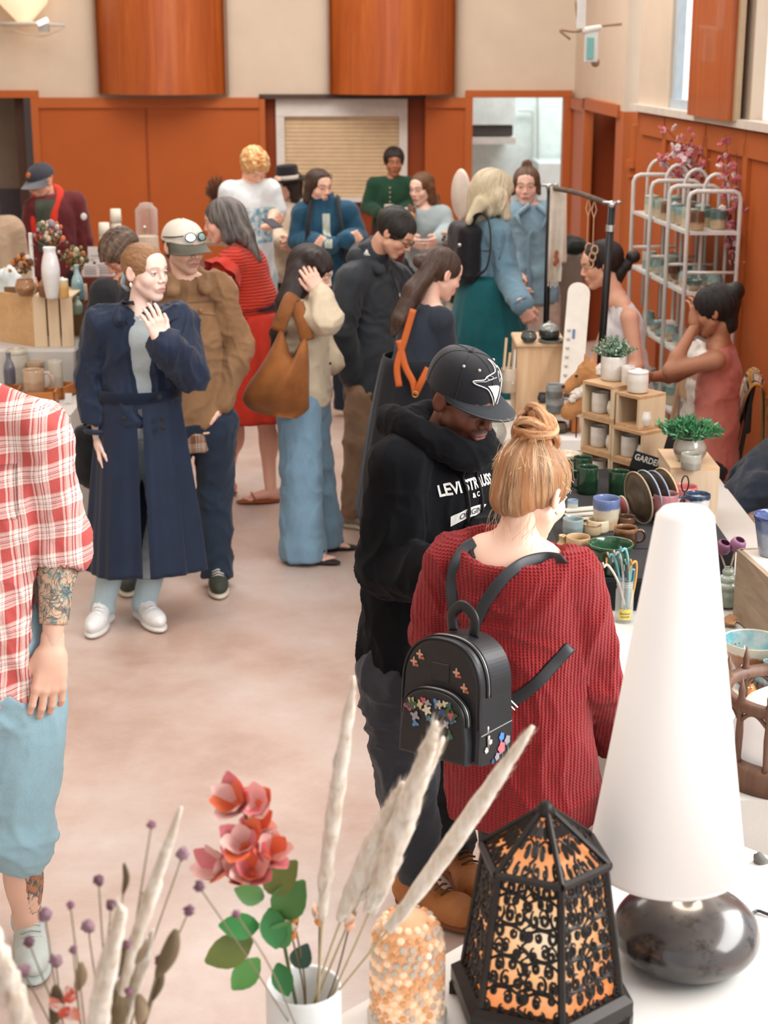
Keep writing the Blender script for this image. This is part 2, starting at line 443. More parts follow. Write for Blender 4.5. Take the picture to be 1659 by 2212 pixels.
# ------------------------------------------------------------------ the hall
def struct(name, geo, mat, loc=None, **k): return obj(name, geo, mat, loc=loc, kind='structure', **k)
def floor_mat():
    n = NT('floor'); o = n.tc()
    f = n.noise(o, 1.1, 6, .65); g = n.noise(o, 11, 5, .7); h = n.noise(o, 60, 4, .7)
    c = n.ramp(f, [(.30, 'a8836f'), (.48, 'c6ada0'), (.68, 'd4c6be')])
    c = n.mix(n.ramp(g, [(.4, '000000'), (.75, '888888')]), c, 'b8968a'); c = n.mix(n.math('MULTIPLY', h, .25), c, 'dacdc6')
    n.col(c); n.set(.34, 0, .55); n.l(n.math('MULTIPLY_ADD', g, .22, .22), n.b.inputs['Roughness'])
    n.bump(f, .1, .01); return n.m
def wall_mat(c, var=.04):
    n = NT('paint'); n.set(.55, 0, .35); a = lin(c); o = n.tc()
    n.col(n.ramp(n.noise(o, 3, 4), [(.3, [x*(1-var) for x in a[:3]]), (.7, [min(1, x*(1+var)) for x in a[:3]])])); n.bump(n.noise(o, 180, 2), .08, .002); return n.m
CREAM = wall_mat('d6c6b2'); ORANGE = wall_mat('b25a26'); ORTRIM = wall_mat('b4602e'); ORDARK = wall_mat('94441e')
DARK = plain('2a2522', .8); WHITEP = plain('dcd8d2', .5)
YW = 14.9; s_w = mpp(V3(0, YW, 2.0)); ZT = 2.07
def bx_(x0, x1, y0, y1, z0, z1, bev=0): return box(((x0+x1)/2, (y0+y1)/2, (z0+z1)/2), (x1-x0, y1-y0, z1-z0), bev=bev)
def X(px, z=1.5, Y=YW): return wx(px, Y, z)
def Z(py, Y=YW): return at(830, py, Y)[2]
struct('floor', bx_(-6, 4.5, -3, 18.5, -.1, 0), floor_mat())
zdt = Z(211)
# back wall : solid pieces round its three openings
xs = [-6, X(0)-1.5, X(80), X(563), X(597), X(880), X(918), X(1018), X(1216), X(1237)]
wb = [bx_(xs[0], xs[9], YW, YW+.12, ZT-.001, 5.2), bx_(xs[1]-4, xs[1], YW, YW+.12, 0, ZT+.04)]
struct('wall_back', join(*wb), CREAM)
zs0, zs1 = Z(437), Z(213)
struct('wall_back_lower', join(bx_(xs[2], xs[3], YW-.02, YW+.12, 0, ZT), bx_(xs[6], xs[7], YW-.02, YW+.12, 0, ZT)), ORANGE)
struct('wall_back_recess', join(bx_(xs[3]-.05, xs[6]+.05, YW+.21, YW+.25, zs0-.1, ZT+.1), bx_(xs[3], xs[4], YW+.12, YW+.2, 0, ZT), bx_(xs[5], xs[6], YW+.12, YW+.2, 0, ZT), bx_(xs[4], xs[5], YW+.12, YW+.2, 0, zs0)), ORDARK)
# flat caps and seams of the panelling
t = struct('trim_1', bx_(xs[2], xs[3], YW-.045, YW-.02, ZT-.09, ZT), ORTRIM)
t = struct('trim_2', bx_(xs[6], xs[7], YW-.045, YW-.02, ZT-.09, ZT), ORTRIM)
struct('trim_3', bx_(X(318), X(322), YW-.028, YW-.02, 0, ZT-.09), ORDARK)
struct('trim_4', bx_(xs[3]-.0, xs[3]+.05, YW-.03, YW+.15, 0, ZT), ORTRIM)
struct('trim_5', bx_(xs[3], xs[6], YW-.03, YW+.22, ZT-.01, ZT+.03), plain('4a3a34', .6))
# left doorway : frame, dim passage with a grey dado beyond
struct('door_1', join(bx_(X(76), X(92), YW-.05, YW+.12, 0, Z(197)), bx_(xs[1], X(92)-.001, YW-.053, YW+.118, Z(211), Z(195))), ORTRIM)
struct('wall_passage', join(bx_(-6, X(34), YW+.7, YW+.8, 1.2, 3), ), plain('8a7a6c', .8))
struct('wall_passage_lower', bx_(-6, X(34), YW+.68, YW+.78, 0, 1.2), plain('4c4850', .8))
struct('wall_passage_side', join(bx_(X(34), X(34)+.08, YW+.1, YW+.8, 0, 2.6), bx_(X(34), X(92), YW+1.6, YW+1.7, 0, 2.6)), plain('4a3226', .8))
# serving hatch : white frame, cream roller shutter of slats
hatch = thing('serving_hatch', 'cream roller shutter in a white frame closing the hatch in the orange back wall', 'shutter', ((xs[4]+xs[5])/2, YW+.1, zs0))
fw = .075
obj('frame', join(bx_(xs[4], xs[4]+fw, YW+.05, YW+.16, zs0, zs1), bx_(xs[5]-fw, xs[5], YW+.05, YW+.16, zs0, zs1), bx_(xs[4]+.001, xs[5]-.001, YW+.047, YW+.158, Z(252), zs1+.001), bx_(xs[4], xs[5], YW+.02, YW+.16, zs0, zs0+.04)), WHITEP, hatch)
SH = plain('d8bd98', .5)
nsl = 20; hh = (Z(252)-zs0-.04)/nsl
slat_me = None
for i in range(nsl):
    z = zs0+.04+i*hh
    o = obj('slat', bx_(xs[4]+fw, xs[5]-fw, YW+.09+.004*(i % 2), YW+.12, z+.004, z+hh), SH, hatch)
# kitchen doorway on the right
struct('door_2', join(bx_(X(1003), X(1019), YW-.05, YW+.12, 0, Z(196)), bx_(X(1214), X(1231), YW-.05, YW+.12, 0, Z(196)), bx_(X(1003)+.001, X(1231)-.001, YW-.053, YW+.118, Z(210), Z(195))), ORTRIM)
KW = plain('e2ece8', .3)
struct('wall_kitchen', join(bx_(X(930), 4.4, 18.2, 18.3, 0, 3.4), bx_(3.6, 3.7, YW+.12, 18.2, 0, 3.4)), KW)
struct('ceiling_kitchen', bx_(X(930), 4.4, YW+.12, 18.3, 3.4, 3.5), KW)
hood = thing('range_hood', 'white range hood with a dark underside seen through the kitchen doorway', 'hood', at(1060, 300, 17.6))
h0 = at(1010, 300, 17.6); h1 = at(1103, 262, 17.6)
obj('canopy', bx_(h0[0]-.3, h1[0], 17.0, 18.2, h1[2]-.01, h1[2]+.42), KW, hood)
obj('filter', bx_(h0[0]-.3, h1[0]-.02, 17.02, 18.15, h0[2]+.06, h1[2]-.02), plain('4a4440', .6), hood)
obj('rim', bx_(h0[0]-.3, h1[0]+.01, 16.98, 18.2, h0[2]-.02, h0[2]+.05), WHITEP, hood)
p = [at(1120, 238, 18.1), at(1148, 240, 18.1), at(1152, 262, 18.1), at(1152, 380, 18.1)]
o = obj('pipe', tube(curve(p, 18), .018), plain('d6dcd6', .4), loc=p[3]); tag(o, 'thin white pipe bending down the kitchen wall', 'pipe')
o = obj('conduit', tube([at(1161, 205, 18.0), at(1163, 400, 18.0)], .016), plain('b6b8b2', .4), loc=at(1163, 400, 18.0)); tag(o, 'grey vertical conduit with a small box on the kitchen wall', 'pipe')
o = obj('refrigerator', bx_(X(1160, 1, 17.3), X(1330, 1, 17.3), 17.2, 18.1, 0, Z(352, 17.3)), plain('dde2de', .3)); tag(o, 'white kitchen cabinet low behind the right side of the doorway', 'cabinet')
o.name = 'kitchen_cabinet'
# side wall with the second door, then the column and the window wall
C1 = V3(X(1236), YW, 0); C2 = at(1345, 300, 12.3)*[1, 1, 0]
def strip(a, b, z0, z1, th=.1, off=0, u0=0., u1=1.):
    a2 = a+(b-a)*u0; b2 = a+(b-a)*u1; d = nrm(b2-a2); nr = V3(d[1], -d[0], 0)  # outward (right) side
    if nr[0] < 0: nr = -nr
    L = np.linalg.norm(b2-a2); m = (a2+b2)/2+nr*(th/2-off)
    return box((m[0], m[1], (z0+z1)/2), (L, th, z1-z0), rz=math.atan2(d[1], d[0]))
def ut(px, a, b):     # where along a-b the sight line of pixel column px falls
    lo, hi = 0, 1.
    for _ in range(40):
        m = (lo+hi)/2; p = a+(b-a)*m
        if wx(px, p[1], 1.8) > p[0]: lo = m
        else: hi = m
    return m
struct('wall_side', join(strip(C1, C2, ZT, 5.2)), CREAM)
ud = ut(1268, C1, C2)
struct('wall_side_lower', strip(C1, C2, 0, ZT, off=.02, u0=0, u1=ud), ORTRIM)
struct('trim_6', strip(C1, C2, ZT-.09, ZT, th=.05, off=.05, u0=0, u1=ud), ORTRIM)
struct('door_3', join(strip(C1, C2, 0, ZT+.02, th=.08, off=.05, u0=ud, u1=ud+.05), strip(C1, C2, ZT-.07, ZT+.02, th=.08, off=.05, u0=ud, u1=1)), ORTRIM)
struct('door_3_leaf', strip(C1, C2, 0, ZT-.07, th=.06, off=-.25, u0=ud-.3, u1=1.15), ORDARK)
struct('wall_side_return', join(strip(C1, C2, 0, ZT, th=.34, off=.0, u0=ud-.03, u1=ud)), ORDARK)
W1 = at(1378, 237, 11.7)*[1, 1, 0]; W2 = at(1659, 275, 8.7)*[1, 1, 0]; W2 = W1+(W2-W1)*2.3
wz = at(1380, 238, 11.4)[2]; wz2 = at(1659, 275, 8.7)[2]
zr = (wz+wz2)/2
cx0 = wx(1345, 12.1, 1.8); cx1 = wx(1384, 12.1, 1.8)+.05
struct('wall_column', bx_(cx0, cx1, 12.1, 12.5, ZT-.02, 5.2), CREAM)
struct('wall_column_lower', bx_(cx0, cx1, 12.1, 12.5, 0, ZT-.02), ORTRIM)
def wcol(px): return ut(px, W1, W2)
ua, ub, uc, ud_, ue = 0, wcol(1438), wcol(1512), wcol(1613), .98
struct('wall_right', join(strip(W1, W2, zr, 5.2, u0=0, u1=ub), strip(W1, W2, zr, 5.2, u0=uc, u1=wcol(1612)), strip(W1, W2, 3.9, 5.2, u0=ub, u1=1)), CREAM)
struct('wall_right_lower', strip(W1, W2, 0, zr), ORANGE)
struct('trim_7', strip(W1, W2, zr-.015, zr+.03, th=.1, off=.06), plain('d8cfc4', .5))
for i, (u, v) in enumerate([(0.03, wcol(1436)), (wcol(1443), wcol(1524)), (wcol(1532), wcol(1610)), (wcol(1618), .9)]):
    struct('trim_%d' % (8+i), join(strip(W1, W2, zr-.17, zr-.03, th=.03, off=.022, u0=u-.004, u1=v+.004), strip(W1, W2, .0, zr-.1, th=.03, off=.022, u0=v-.0, u1=v+.012)), ORTRIM)
GL = plain('e9eaec', .3, emit=.62, var=0)
struct('window_1', join(strip(W1, W2, zr+.03, 3.9, th=.01, off=-.07, u0=ub, u1=uc)), GL)
um = wcol(1484)
struct('window_1_frame', join(strip(W1, W2, zr+.03, 3.9, th=.05, off=-.03, u0=um-.006, u1=um+.006), strip(W1, W2, zr+.03, 3.9, th=.06, off=-.02, u0=ub, u1=ub+.012), strip(W1, W2, zr+.03, zr+.09, th=.07, off=-.01, u0=ub, u1=uc), strip(W1, W2, zr+.03, 3.9, th=.06, off=-.02, u0=uc-.012, u1=uc)), plain('b8c8d2', .4))
struct('window_2', strip(W1, W2, zr+.03, 3.9, th=.01, off=-.07, u0=wcol(1612), u1=1), GL)
# ceiling lamps' room shell
struct('ceiling', bx_(-6, 5, -3, 18.4, 5.2, 5.3), WHITEP)
struct('wall_left', bx_(-6.1, -6, -3, 18.4, 0, 5.2), CREAM)
# orange pipes on the column and the cream conduit above them
pc = at(1364, 600, 11.85)
o = obj('drain_pipe', join(tube([(pc[0], 11.8, 0), (pc[0], 11.8, ZT-.1)], .055, 12), tube([(pc[0], 11.8, Z(362, 11.8)), (pc[0], 11.8, Z(345, 11.8))], .085, 12), tube([(pc[0], 11.8, Z(345, 11.8)-.12), (pc[0], 11.8, Z(345, 11.8)-.10)], .075, 12)), ORTRIM, loc=(pc[0], 11.8, 0)); tag(o, 'thick orange painted pipe with a collar on the corner column', 'pipe')
o = obj('conduit', tube([(pc[0]+.07, 11.7, 1.55), (pc[0]+.07, 11.7, 5.1)], .022, 8), plain('c8a890', .5), loc=(pc[0]+.07, 11.7, 1.55)); tag(o, 'thin tan conduit running up the corner beside the windows', 'pipe')
# curved acoustic wood panels
PW = NT('panel_wood'); o_ = PW.tc(); PW.set(.38, 0, .5, .25)
f_ = PW.noise(PW.mp(o_, (5, 5, .35)), 2.2, 5, .6, .8); g_ = PW.noise(PW.mp(o_, (20, 20, 1.4)), 5, 4)
PW.col(PW.mix(PW.math('MULTIPLY', g_, .3), PW.ramp(f_, [(.3, 'a04a1a'), (.55, 'b85e26'), (.75, 'c4702e')]), '8e3c14'))
def acoustic(x0, x1, z0, z1, label):
    th = thing('acoustic_panel', label, 'panel', ((x0+x1)/2, YW-.3, z0))
    n = 20; R_ = []; w = (x1-x0)/2
    for i in range(n+1):
        a = -1+2*i/n; R_.append(((x0+x1)/2+a*w, YW-.02-.34*(1-a*a)))
    V = [(x, y, z) for z in (z0, z1) for x, y in R_]+[(x, y+.025, z) for z in (z0, z1) for x, y in R_]; m = n+1
    Fs = []
    for i in range(n): Fs += [(i, i+1, m+i+1, m+i), (2*m+i, 3*m+i, 3*m+i+1, 2*m+i+1), (i, 2*m+i, 2*m+i+1, i+1)]
    obj('veneer_sheet', (V, Fs), PW.m, th, smooth=False)
    V2 = [(x, y+.03, z0+.012) for x, y in R_]+[(x0, YW-.012, z0+.012), (x1, YW-.012, z0+.012)]
    obj('bottom_board', join((np.array(V2), [tuple(range(m))+(m+1, m)]), bx_(x0, x0+.02, YW-.1, YW-.008, z0, z1), bx_(x1-.02, x1, YW-.1, YW-.008, z0, z1)), plain('8a6a58', .6), th)
acoustic(X(212, 2.2), X(494, 2.2), Z(200, YW-.3)-.02, 3.6, 'curved wooden acoustic panel above the left orange wall panel')
acoustic(X(709, 2.2), X(986, 2.2), Z(200, YW-.3)-.02, 3.6, 'curved wooden acoustic panel above the serving hatch')
u0, u1 = wcol(1513), wcol(1600)
th = thing('acoustic_panel', 'wooden acoustic panel between the two bright right-hand windows', 'panel', W1+(W2-W1)*u0+[0, 0, zr])
obj('veneer_sheet', strip(W1, W2, zr+.02, 3.9, th=.06, off=.1, u0=u0, u1=u1), PW.m, th)
obj('side_board', strip(W1, W2, zr+.02, 3.9, th=.03, off=.07, u0=u1, u1=wcol(1606)), plain('b8a080', .5), th)
# ------------------------------------------------------------------ heads and hands (own local frames, reused)
HEADS = {}
def head_geo(vox, fem):
    key = (vox, fem)
    if key in HEADS: return HEADS[key]
    s = SD(vox, .018)
    s.ell((0, -.012, .03), (.074, .094, .084)); s.ell((0, .028, -.03), (.057, .062, .078), k=.03)
    jr = .016 if fem else .026
    for x in (-1, 1):
        s.cap((x*.048, .012, -.05), (x*.012, .062, -.092), jr, .017, k=.02)
        s.ell((x*.036, .058, -.024), .025, k=.02)
        s.cap((x*.008, .088, .026), (x*.042, .070, .026), .011, .009, k=.012)
    s.ell((0, .072, -.094), (.019, .018, .016), k=.018)
    s.ell((0, .068, .05), (.045, .02, .03), k=.03)
    for x in (-1, 1): s.ell((x*.032, .099, .006), (.0165, .015, .0125), k=.012, sub=True)
    nr = .0092 if fem else .0108; s.cap((0, .088, .018), (0, .108 if fem else .111, -.022), .007, nr, k=.012)
    for x in (-1, 1): s.ell((x*.012, .099, -.027), (.0085, .010, .0075), k=.006)
    s.ell((0, .085, -.056), (.026, .016, .02), k=.015)
    s.cap((-.017, .0905, -.0555), (.017, .0905, -.0555), .0052, k=.006); s.cap((0, .0955, -.055), (0, .0955, -.0552), .0052, k=.008)
    s.cap((-.013, .0915, -.0665), (.013, .0915, -.0665), .0068 if fem else .006, k=.006)
    s.cap((-.022, .0985, -.0608), (.022, .0985, -.0608), .0016, k=.003, sub=True)
    for x in (-1, 1):
        s.ell((x*.031, .0775, .006), .0128, k=.003)
        s.cap((x*.020, .0885, .0125), (x*.043, .0835, .0115), .0032, k=.004)
        s.ell((x*.078, -.008, .0), (.009, .020, .032), R=rotm((0, 0, 1), x*.35), k=.006)
        s.ell((x*.087, -.002, .002), (.006, .011, .019), R=rotm((0, 0, 1), x*.35), k=.006, sub=True)
    V, Q = s.mesh(); HEADS[key] = (V, Q); return V, Q
def head_cols(V, skin, lip, brow, eyes=True, iris='4a3628', blush=.12, beard=None):
    sk = np.array(lin(skin)[:3]); C = np.tile(sk, (len(V), 1)); ax = np.abs(V[:, 0])
    def put(m, c, a=1.0):
        c = np.array(lin(c)[:3]); C[:] = C*(1-(m*a)[:, None])+c*(m*a)[:, None]
    sst = lambda a, b, x: np.clip((x-a)/(b-a), 0, 1)
    g = lambda dx, dy, dz, r: np.exp(-(((ax-dx)**2)+(V[:, 1]-dy)**2+(V[:, 2]-dz)**2)/r**2)
    red = sk*[1.0, .55, .5]; C[:] = C*(1-blush*2*g(.04, .08, -.025, .03)[:, None])+red*(blush*2*g(.04, .08, -.025, .03)[:, None])
    m = g(0, .11, -.03, .02)*blush*1.6; C[:] = C*(1-m[:, None])+red*m[:, None]
    m = (g(.085, -.008, 0, .03))*.35; C[:] = C*(1-m[:, None])+red*m[:, None]
    if beard:
        m = (V[:, 2] < -.036)*(V[:, 1] > .0)*sst(-.036, -.05, V[:, 2])*(.55+.3*vnoise(V*500)); put(m*(ax < .075), beard, .55)
        m = np.exp(-((V[:, 2]+.043)/.006)**2)*(ax < .03)*(V[:, 1] > .08); put(m, beard, .8)
    front = V[:, 1] > .084
    m = front*sst(1.25, .85, np.sqrt((ax/.0215)**2+((V[:, 2]+.0612)/.0105)**2)); put(m, lip, .7)
    m = front*np.exp(-((V[:, 2]+.0608)/.0018)**2)*(ax < .021); put(m, '3a1a18', .6)
    bz = .0275+.004*np.sin(np.clip((ax-.012)/.036, 0, 1)*math.pi)
    m = (V[:, 1] > .055)*np.exp(-((V[:, 2]-bz)/.0038)**2)*sst(.010, .016, ax)*sst(.052, .044, ax); put(m, brow, .8)
    if eyes:
        e = np.sqrt(((ax-.0315)/.0115)**2+((V[:, 2]-.0055)/.0058)**2); fr = V[:, 1] > .078
        put(fr*(e < 1), 'd8ccc6'); r = np.sqrt((ax-.0315)**2+(V[:, 2]-.0058)**2)
        put(fr*(e < 1)*(r < .0056), iris); put(fr*(e < 1)*(r < .0028), '0c0a0a')
    put((V[:, 1] > .074)*np.exp(-((V[:, 2]-(.0115 if eyes else -.0005)+((ax-.0315)/.02)**2*.004)/.0016)**2)*(np.abs(ax-.0315) < .0145), '241814', .8)
    put((V[:, 1] > .09)*(np.sqrt((ax-.0085)**2+(V[:, 2]+.0345)**2) < .0035), '3a1612', .7)
    return C
HANDS = {}
CURL = {'relax': (18, 30, 18, 10), 'flat': (6, 8, 5, 0), 'grip': (48, 62, 35, 25), 'fist': (80, 95, 60, 30), 'pinch': (48, 45, 22, 35), 'bent': (35, 28, 15, 12)}
def hand_geo(pose, vox):
    key = (pose, vox)
    if key in HANDS: return HANDS[key]
    c1, c2, c3, sp = CURL[pose]; s = SD(vox, .010)
    Y = (.030, .010, -.010, -.029); L = ((.040, .024, .020), (.044, .028, .021), (.041, .026, .021), (.032, .020, .018))
    s.cap((-.03, 0, 0), (.02, 0, 0), .026, .028, n=(0, 0, 1), q=.75)
    for i, y in enumerate(Y):
        s.cap((.012, y*.55, 0), (.088-.004*abs(i-1), y, -.002*i), .0145, .0105, k=.016)
    s.cap((.015, -.018, -.008), (.05, -.024, -.008), .014, .012, k=.014)
    for i, y in enumerate(Y):
        p = V3(.088-.004*abs(i-1), y, -.002*i); a = 0; sd = (-.09, -.02, .04, .12)[i]*(1 if c1 < 40 else .3)
        for j, (l, c) in enumerate(zip(L[i], (c1+i*3, c2, c3))):
            a += math.radians(c); d = V3(math.cos(a)*math.cos(sd), -math.sin(sd)*math.cos(a), -math.sin(a)); q = p+d*l
            s.cap(p, q, .0090-.0007*j-.0006*(i == 3), .0084-.0008*j-.0006*(i == 3), k=.0035 if j else .007); p = q
    spr = math.radians(45-sp)
    p0 = V3(.012, .022, -.006); p1 = p0+V3(math.cos(spr), math.sin(spr), -.25)*.040; p2 = p1+V3(.92, .30 if sp < 20 else .0, -.28)*.030; p3 = p2+V3(.95, .05 if sp < 20 else -.25, -.3)*.024
    s.cap(p0, p1, .0145, .0115, k=.015); s.cap(p1, p2, .0108, .0098, k=.005); s.cap(p2, p3, .0098, .0078, k=.004)
    V, Q = s.mesh(); HANDS[key] = (V, Q); return V, Q
def frame3(x, zhint):
    x = nrm(x); z = nrm(np.array(zhint, float)-x*np.dot(zhint, x)); y = np.cross(z, x); return np.stack([x, y, z], 1)
# ------------------------------------------------------------------ people
def bodyaxes(yaw):
    a = math.radians(yaw); f = V3(math.sin(a), -math.cos(a), 0); r = V3(-math.cos(a), -math.sin(a), 0); return f, r
def skel(px, D, H, yaw, o=None, bend=0, wide=1.0):
    """standing skeleton, metres; f faces the yaw, r is the person's own right; o overrides joints by measured photo points"""
    f, r = bodyaxes(yaw); u = V3(0, 0, 1); k = H/1.7; B = V3(wx(px, D, .95*k), D, 0)
    S = {'f': f, 'r': r, 'u': u, 'H': H, 'base': B, 'yaw': yaw, 'w': wide}
    def q(x, y, z): return B+r*x*k+f*y*k+u*z*k
    def b(x, y, z):     # bend forward above the hips
        a = math.radians(bend); y2 = y*math.cos(a)+(z-.95)*math.sin(a); z2 = .95+(z-.95)*math.cos(a)-y*math.sin(a); return q(x, y2, z2)
    S.update(pelvis=q(0, 0, .95), waist=b(0, .0, 1.08), chest=b(0, .0, 1.27), neck=b(0, -.015, 1.43), head=b(0, .02, 1.585))
    for s_, n in ((1, 'R'), (-1, 'L')):
        S['sh'+n] = b(s_*.165*wide, -.01, 1.385); S['el'+n] = b(s_*.215*wide, -.03, 1.10); S['wr'+n] = b(s_*.22*wide, .05, .86)
        S['hip'+n] = q(s_*.085*wide, 0, .92); S['kn'+n] = q(s_*.095, .02, .50); S['an'+n] = q(s_*.10, -.03, .085)
    for a, v in (o or {}).items():
        S[a] = at(v[0], v[1], D+v[2]) if len(v) == 3 else V3(*v[:3])
        if a in ('shL', 'shR'): S[a] = S[a]-V3(0, 0, .032)
    if 'shL' in (o or {}) and 'shR' in (o or {}):
        m = (S['shL']+S['shR'])/2; up = nrm(m-S['pelvis'])
        if 'neck' not in o: S['neck'] = m+up*.062
        if 'chest' not in o: S['chest'] = m+(S['pelvis']-m)*.27; o['chest'] = 1
    if 'hipL' not in (o or {}) and 'pelvis' in (o or {}):
        for s_, n in ((1, 'R'), (-1, 'L')): S['hip'+n] = S['pelvis']+r*s_*.085*k-u*.03
    if 'chest' in (o or {}) or 'pelvis' in (o or {}): S['waist'] = S['pelvis']*.62+S['chest']*.38
    S['base'] = V3(S['pelvis'][0], S['pelvis'][1], 0)
    return S
def head_M(yaw, pitch=0, roll=0):
    a, p = math.radians(yaw), math.radians(pitch); f = V3(math.sin(a)*math.cos(p), -math.cos(a)*math.cos(p), -math.sin(p))
    r = V3(-math.cos(a), -math.sin(a), 0); R = rotm(f, math.radians(roll)); r = R@r; u = np.cross(r, f); return np.stack([r, f, u], 1)
def person(S, label, skin='e6bca6', hy=None, hp=5, hr=0, hs=1.0, fem=True, lip='b8605c', brow='6a4a34', eyes=True, iris='4a3a2c', beard=None,
           vox=.0042, hands=('relax', 'relax'), hdir=(None, None), hnorm=(None, None), hv=.0045, fat=1.0, legs=True, blush=.12, arm=1.0, hsc=1.0):
    hy = S['yaw'] if hy is None else hy
    T = thing('person', label, 'person', S['base']); S['T'] = T
    M = head_M(hy, hp, hr); hs *= 1.0; S['M'] = M; S['hs'] = hs
    f, w = S['f'], S['w']
    s = SD(.011, .03)
    s.cap(S['chest']+(S['neck']-S['chest'])*.1, S['waist'], .125*w*fat, .115*w*fat, n=f, q=.72); s.cap(S['waist'], S['pelvis'], .115*w*fat, .135*w*fat, n=f, q=.78)
    s.cap(S['shL'], S['shR'], .035, .035); nb = S['head']+M@V3(0, -.025, -.07)*hs
    s.cap(S['neck']-V3(0, 0, .03), nb, .058 if not fem else .052, .052 if not fem else .044, k=.035)
    s.cap(S['neck']+M@V3(0, 0, 0)-V3(0, 0, .04), (S['shL']+S['neck'])/2, .05, .045); s.cap(S['neck']-V3(0, 0, .04), (S['shR']+S['neck'])/2, .05, .045)
    for n in 'LR':
        s.cap(S['sh'+n], S['el'+n], .044*fat*arm, .037*arm, k=.03); s.cap(S['el'+n], S['wr'+n], .039*arm, .0235, k=.012)
        e = S['el'+n]*.72+S['wr'+n]*.28; s.ell(e, .040*arm, k=.02)
        if legs: s.cap(S['hip'+n], S['kn'+n], .083*fat, .052, k=.04); s.cap(S['kn'+n], S['an'+n], .053, .032, k=.02); s.ell(S['kn'+n]*.7+S['an'+n]*.3-f*.015, (.052, .052, .09), k=.03)
    V, Q = s.mesh(); P = [V]; Qs = [Q]; nv = len(V)
    sk = np.array(lin(skin)[:3]); Cs = [sk*(.94+.12*vnoise(V*14))[:, None]]
    hv_, hq = head_geo(vox, fem); P.append(S['head']+hs*(hv_@M.T)); Qs.append(hq+nv); nv += len(hv_)
    Cs.append(head_cols(hv_, skin, lip, brow, eyes, iris, blush, beard)*(.96+.08*vnoise(hv_*60))[:, None])
    for i, n in enumerate('LR'):
        if hands[i] is None: continue
        gv, gq = hand_geo(hands[i], hv); gv = gv.copy()*hsc; gq = gq.copy()
        d = nrm(S['wr'+n]-S['el'+n]) if hdir[i] is None else nrm(hdir[i])
        zh = (S['r']*(1 if n == 'R' else -1)) if hnorm[i] is None else np.array(hnorm[i], float)
        A = frame3(d, zh)                   # Y = z x x ; thumb must point forward/inward
        # right hand hanging: x down, z outward(r) -> y = z x x = r x (-u) = points ... keep thumb to the front by mirroring
        if np.dot(A[:, 1], S['f']) < 0 and hdir[i] is None: gv[:, 1] *= -1; gq = gq[:, ::-1]; 
        if hdir[i] is not None and n == 'L': gv[:, 1] *= -1; gq = gq[:, ::-1]
        hvp = S['wr'+n]+gv@A.T; P.append(hvp); Qs.append(gq+nv); nv += len(gv)
        c = np.tile(sk, (len(gv), 1)); kn = np.exp(-((gv[:, 0]-.09)/.02)**2)*.25+np.clip((gv[:, 0]-.11)/.08, 0, 1)*.2; c = c*(1-kn[:, None])+sk*[1, .62, .58]*kn[:, None]; Cs.append(c)
    V = np.concatenate(P); Q = np.concatenate(Qs); C = np.concatenate(Cs)
    if skin < '9': mt = attr_mat('skin_dark', .42, .06, .5, 900)
    else: mt = attr_mat('skin', .5, .12, .4, 900)
    obj('body', (V, Q), mt, T, True, attrs={'Col': C})
    return T
def top(S, mat, infl=.018, sleeve='long', hem=None, amp=.006, vox=.0095, seed=1, neck=True, n2=None, name='jacket', hemw=1.0, cuff=.04, fat=1.0, cutfn=None, sc_=(9, 9, 6), collar=0, arms='LR', elen=1.0, front=None, shr=.036, ret=False, disp=None):
    f, w = S['f'], S['w']; s = SD(vox, .03); i = infl
    hip = S['pelvis'] if hem is None else S['pelvis']+nrm(S['waist']-S['pelvis'])*hem
    s.cap(S['chest']+(S['neck']-S['chest'])*.15, S['waist'], .128*w*fat+i, .122*w*fat+i, n=f, q=.74)
    s.cap(S['waist'], hip, .122*w*fat+i, (.14*w*fat+i)*hemw, n=f, q=.80)
    wl, wr_ = (S['shL'], S['shR']) if sleeve != 'none' else (S['shL']*.84+S['shR']*.16, S['shR']*.84+S['shL']*.16)
    s.cap(wl, wr_, shr+i, shr+i, k=.04)
    for n in 'LR':
        s.cap(S['neck']-V3(0, 0, .03), wl if n == 'L' else wr_, .04+i*.5, .038+i, k=.03)
        if sleeve in ('long', 'short', 'half') and n in arms:
            s.cap(S['sh'+n], S['el'+n], .047*fat+i*.9, .044*fat+i*.85, k=.016)
            if sleeve == 'long':
                e = S['el'+n]+(S['wr'+n]-S['el'+n])*elen; s.cap(S['el'+n], e, .046*fat+i*.85, .034+i*.85, k=.012)
            elif sleeve == 'half': s.cap(S['el'+n], S['el'+n]+(S['wr'+n]-S['el'+n])*.3, .046+i, .044+i, k=.015)
        elif sleeve == 'cap' and n in arms: s.cap(S['sh'+n], S['sh'+n]*.72+S['el'+n]*.28, .058*fat+i, .055*fat+i, k=.03)
    if collar: s.cap(S['neck'], S['neck']+nrm(S['head']-S['neck'])*collar, .062+i*.5, .06+i*.5, k=.02)
    if cutfn: cutfn(s, S)
    dirn = nrm(S['pelvis']-S['waist']); s.plane(hip+dirn*.06, dirn)
    if neck and not collar: s.ell(S['neck']+V3(0, 0, .055)+f*.02, (.062, .062, .07), k=.01, sub=True)
    if sleeve == 'short':
        pass
    g = s.mesh(disp or folds(amp, sc_, seed))
    if ret: return g
    return obj(name, g, mat, S['T'], True)
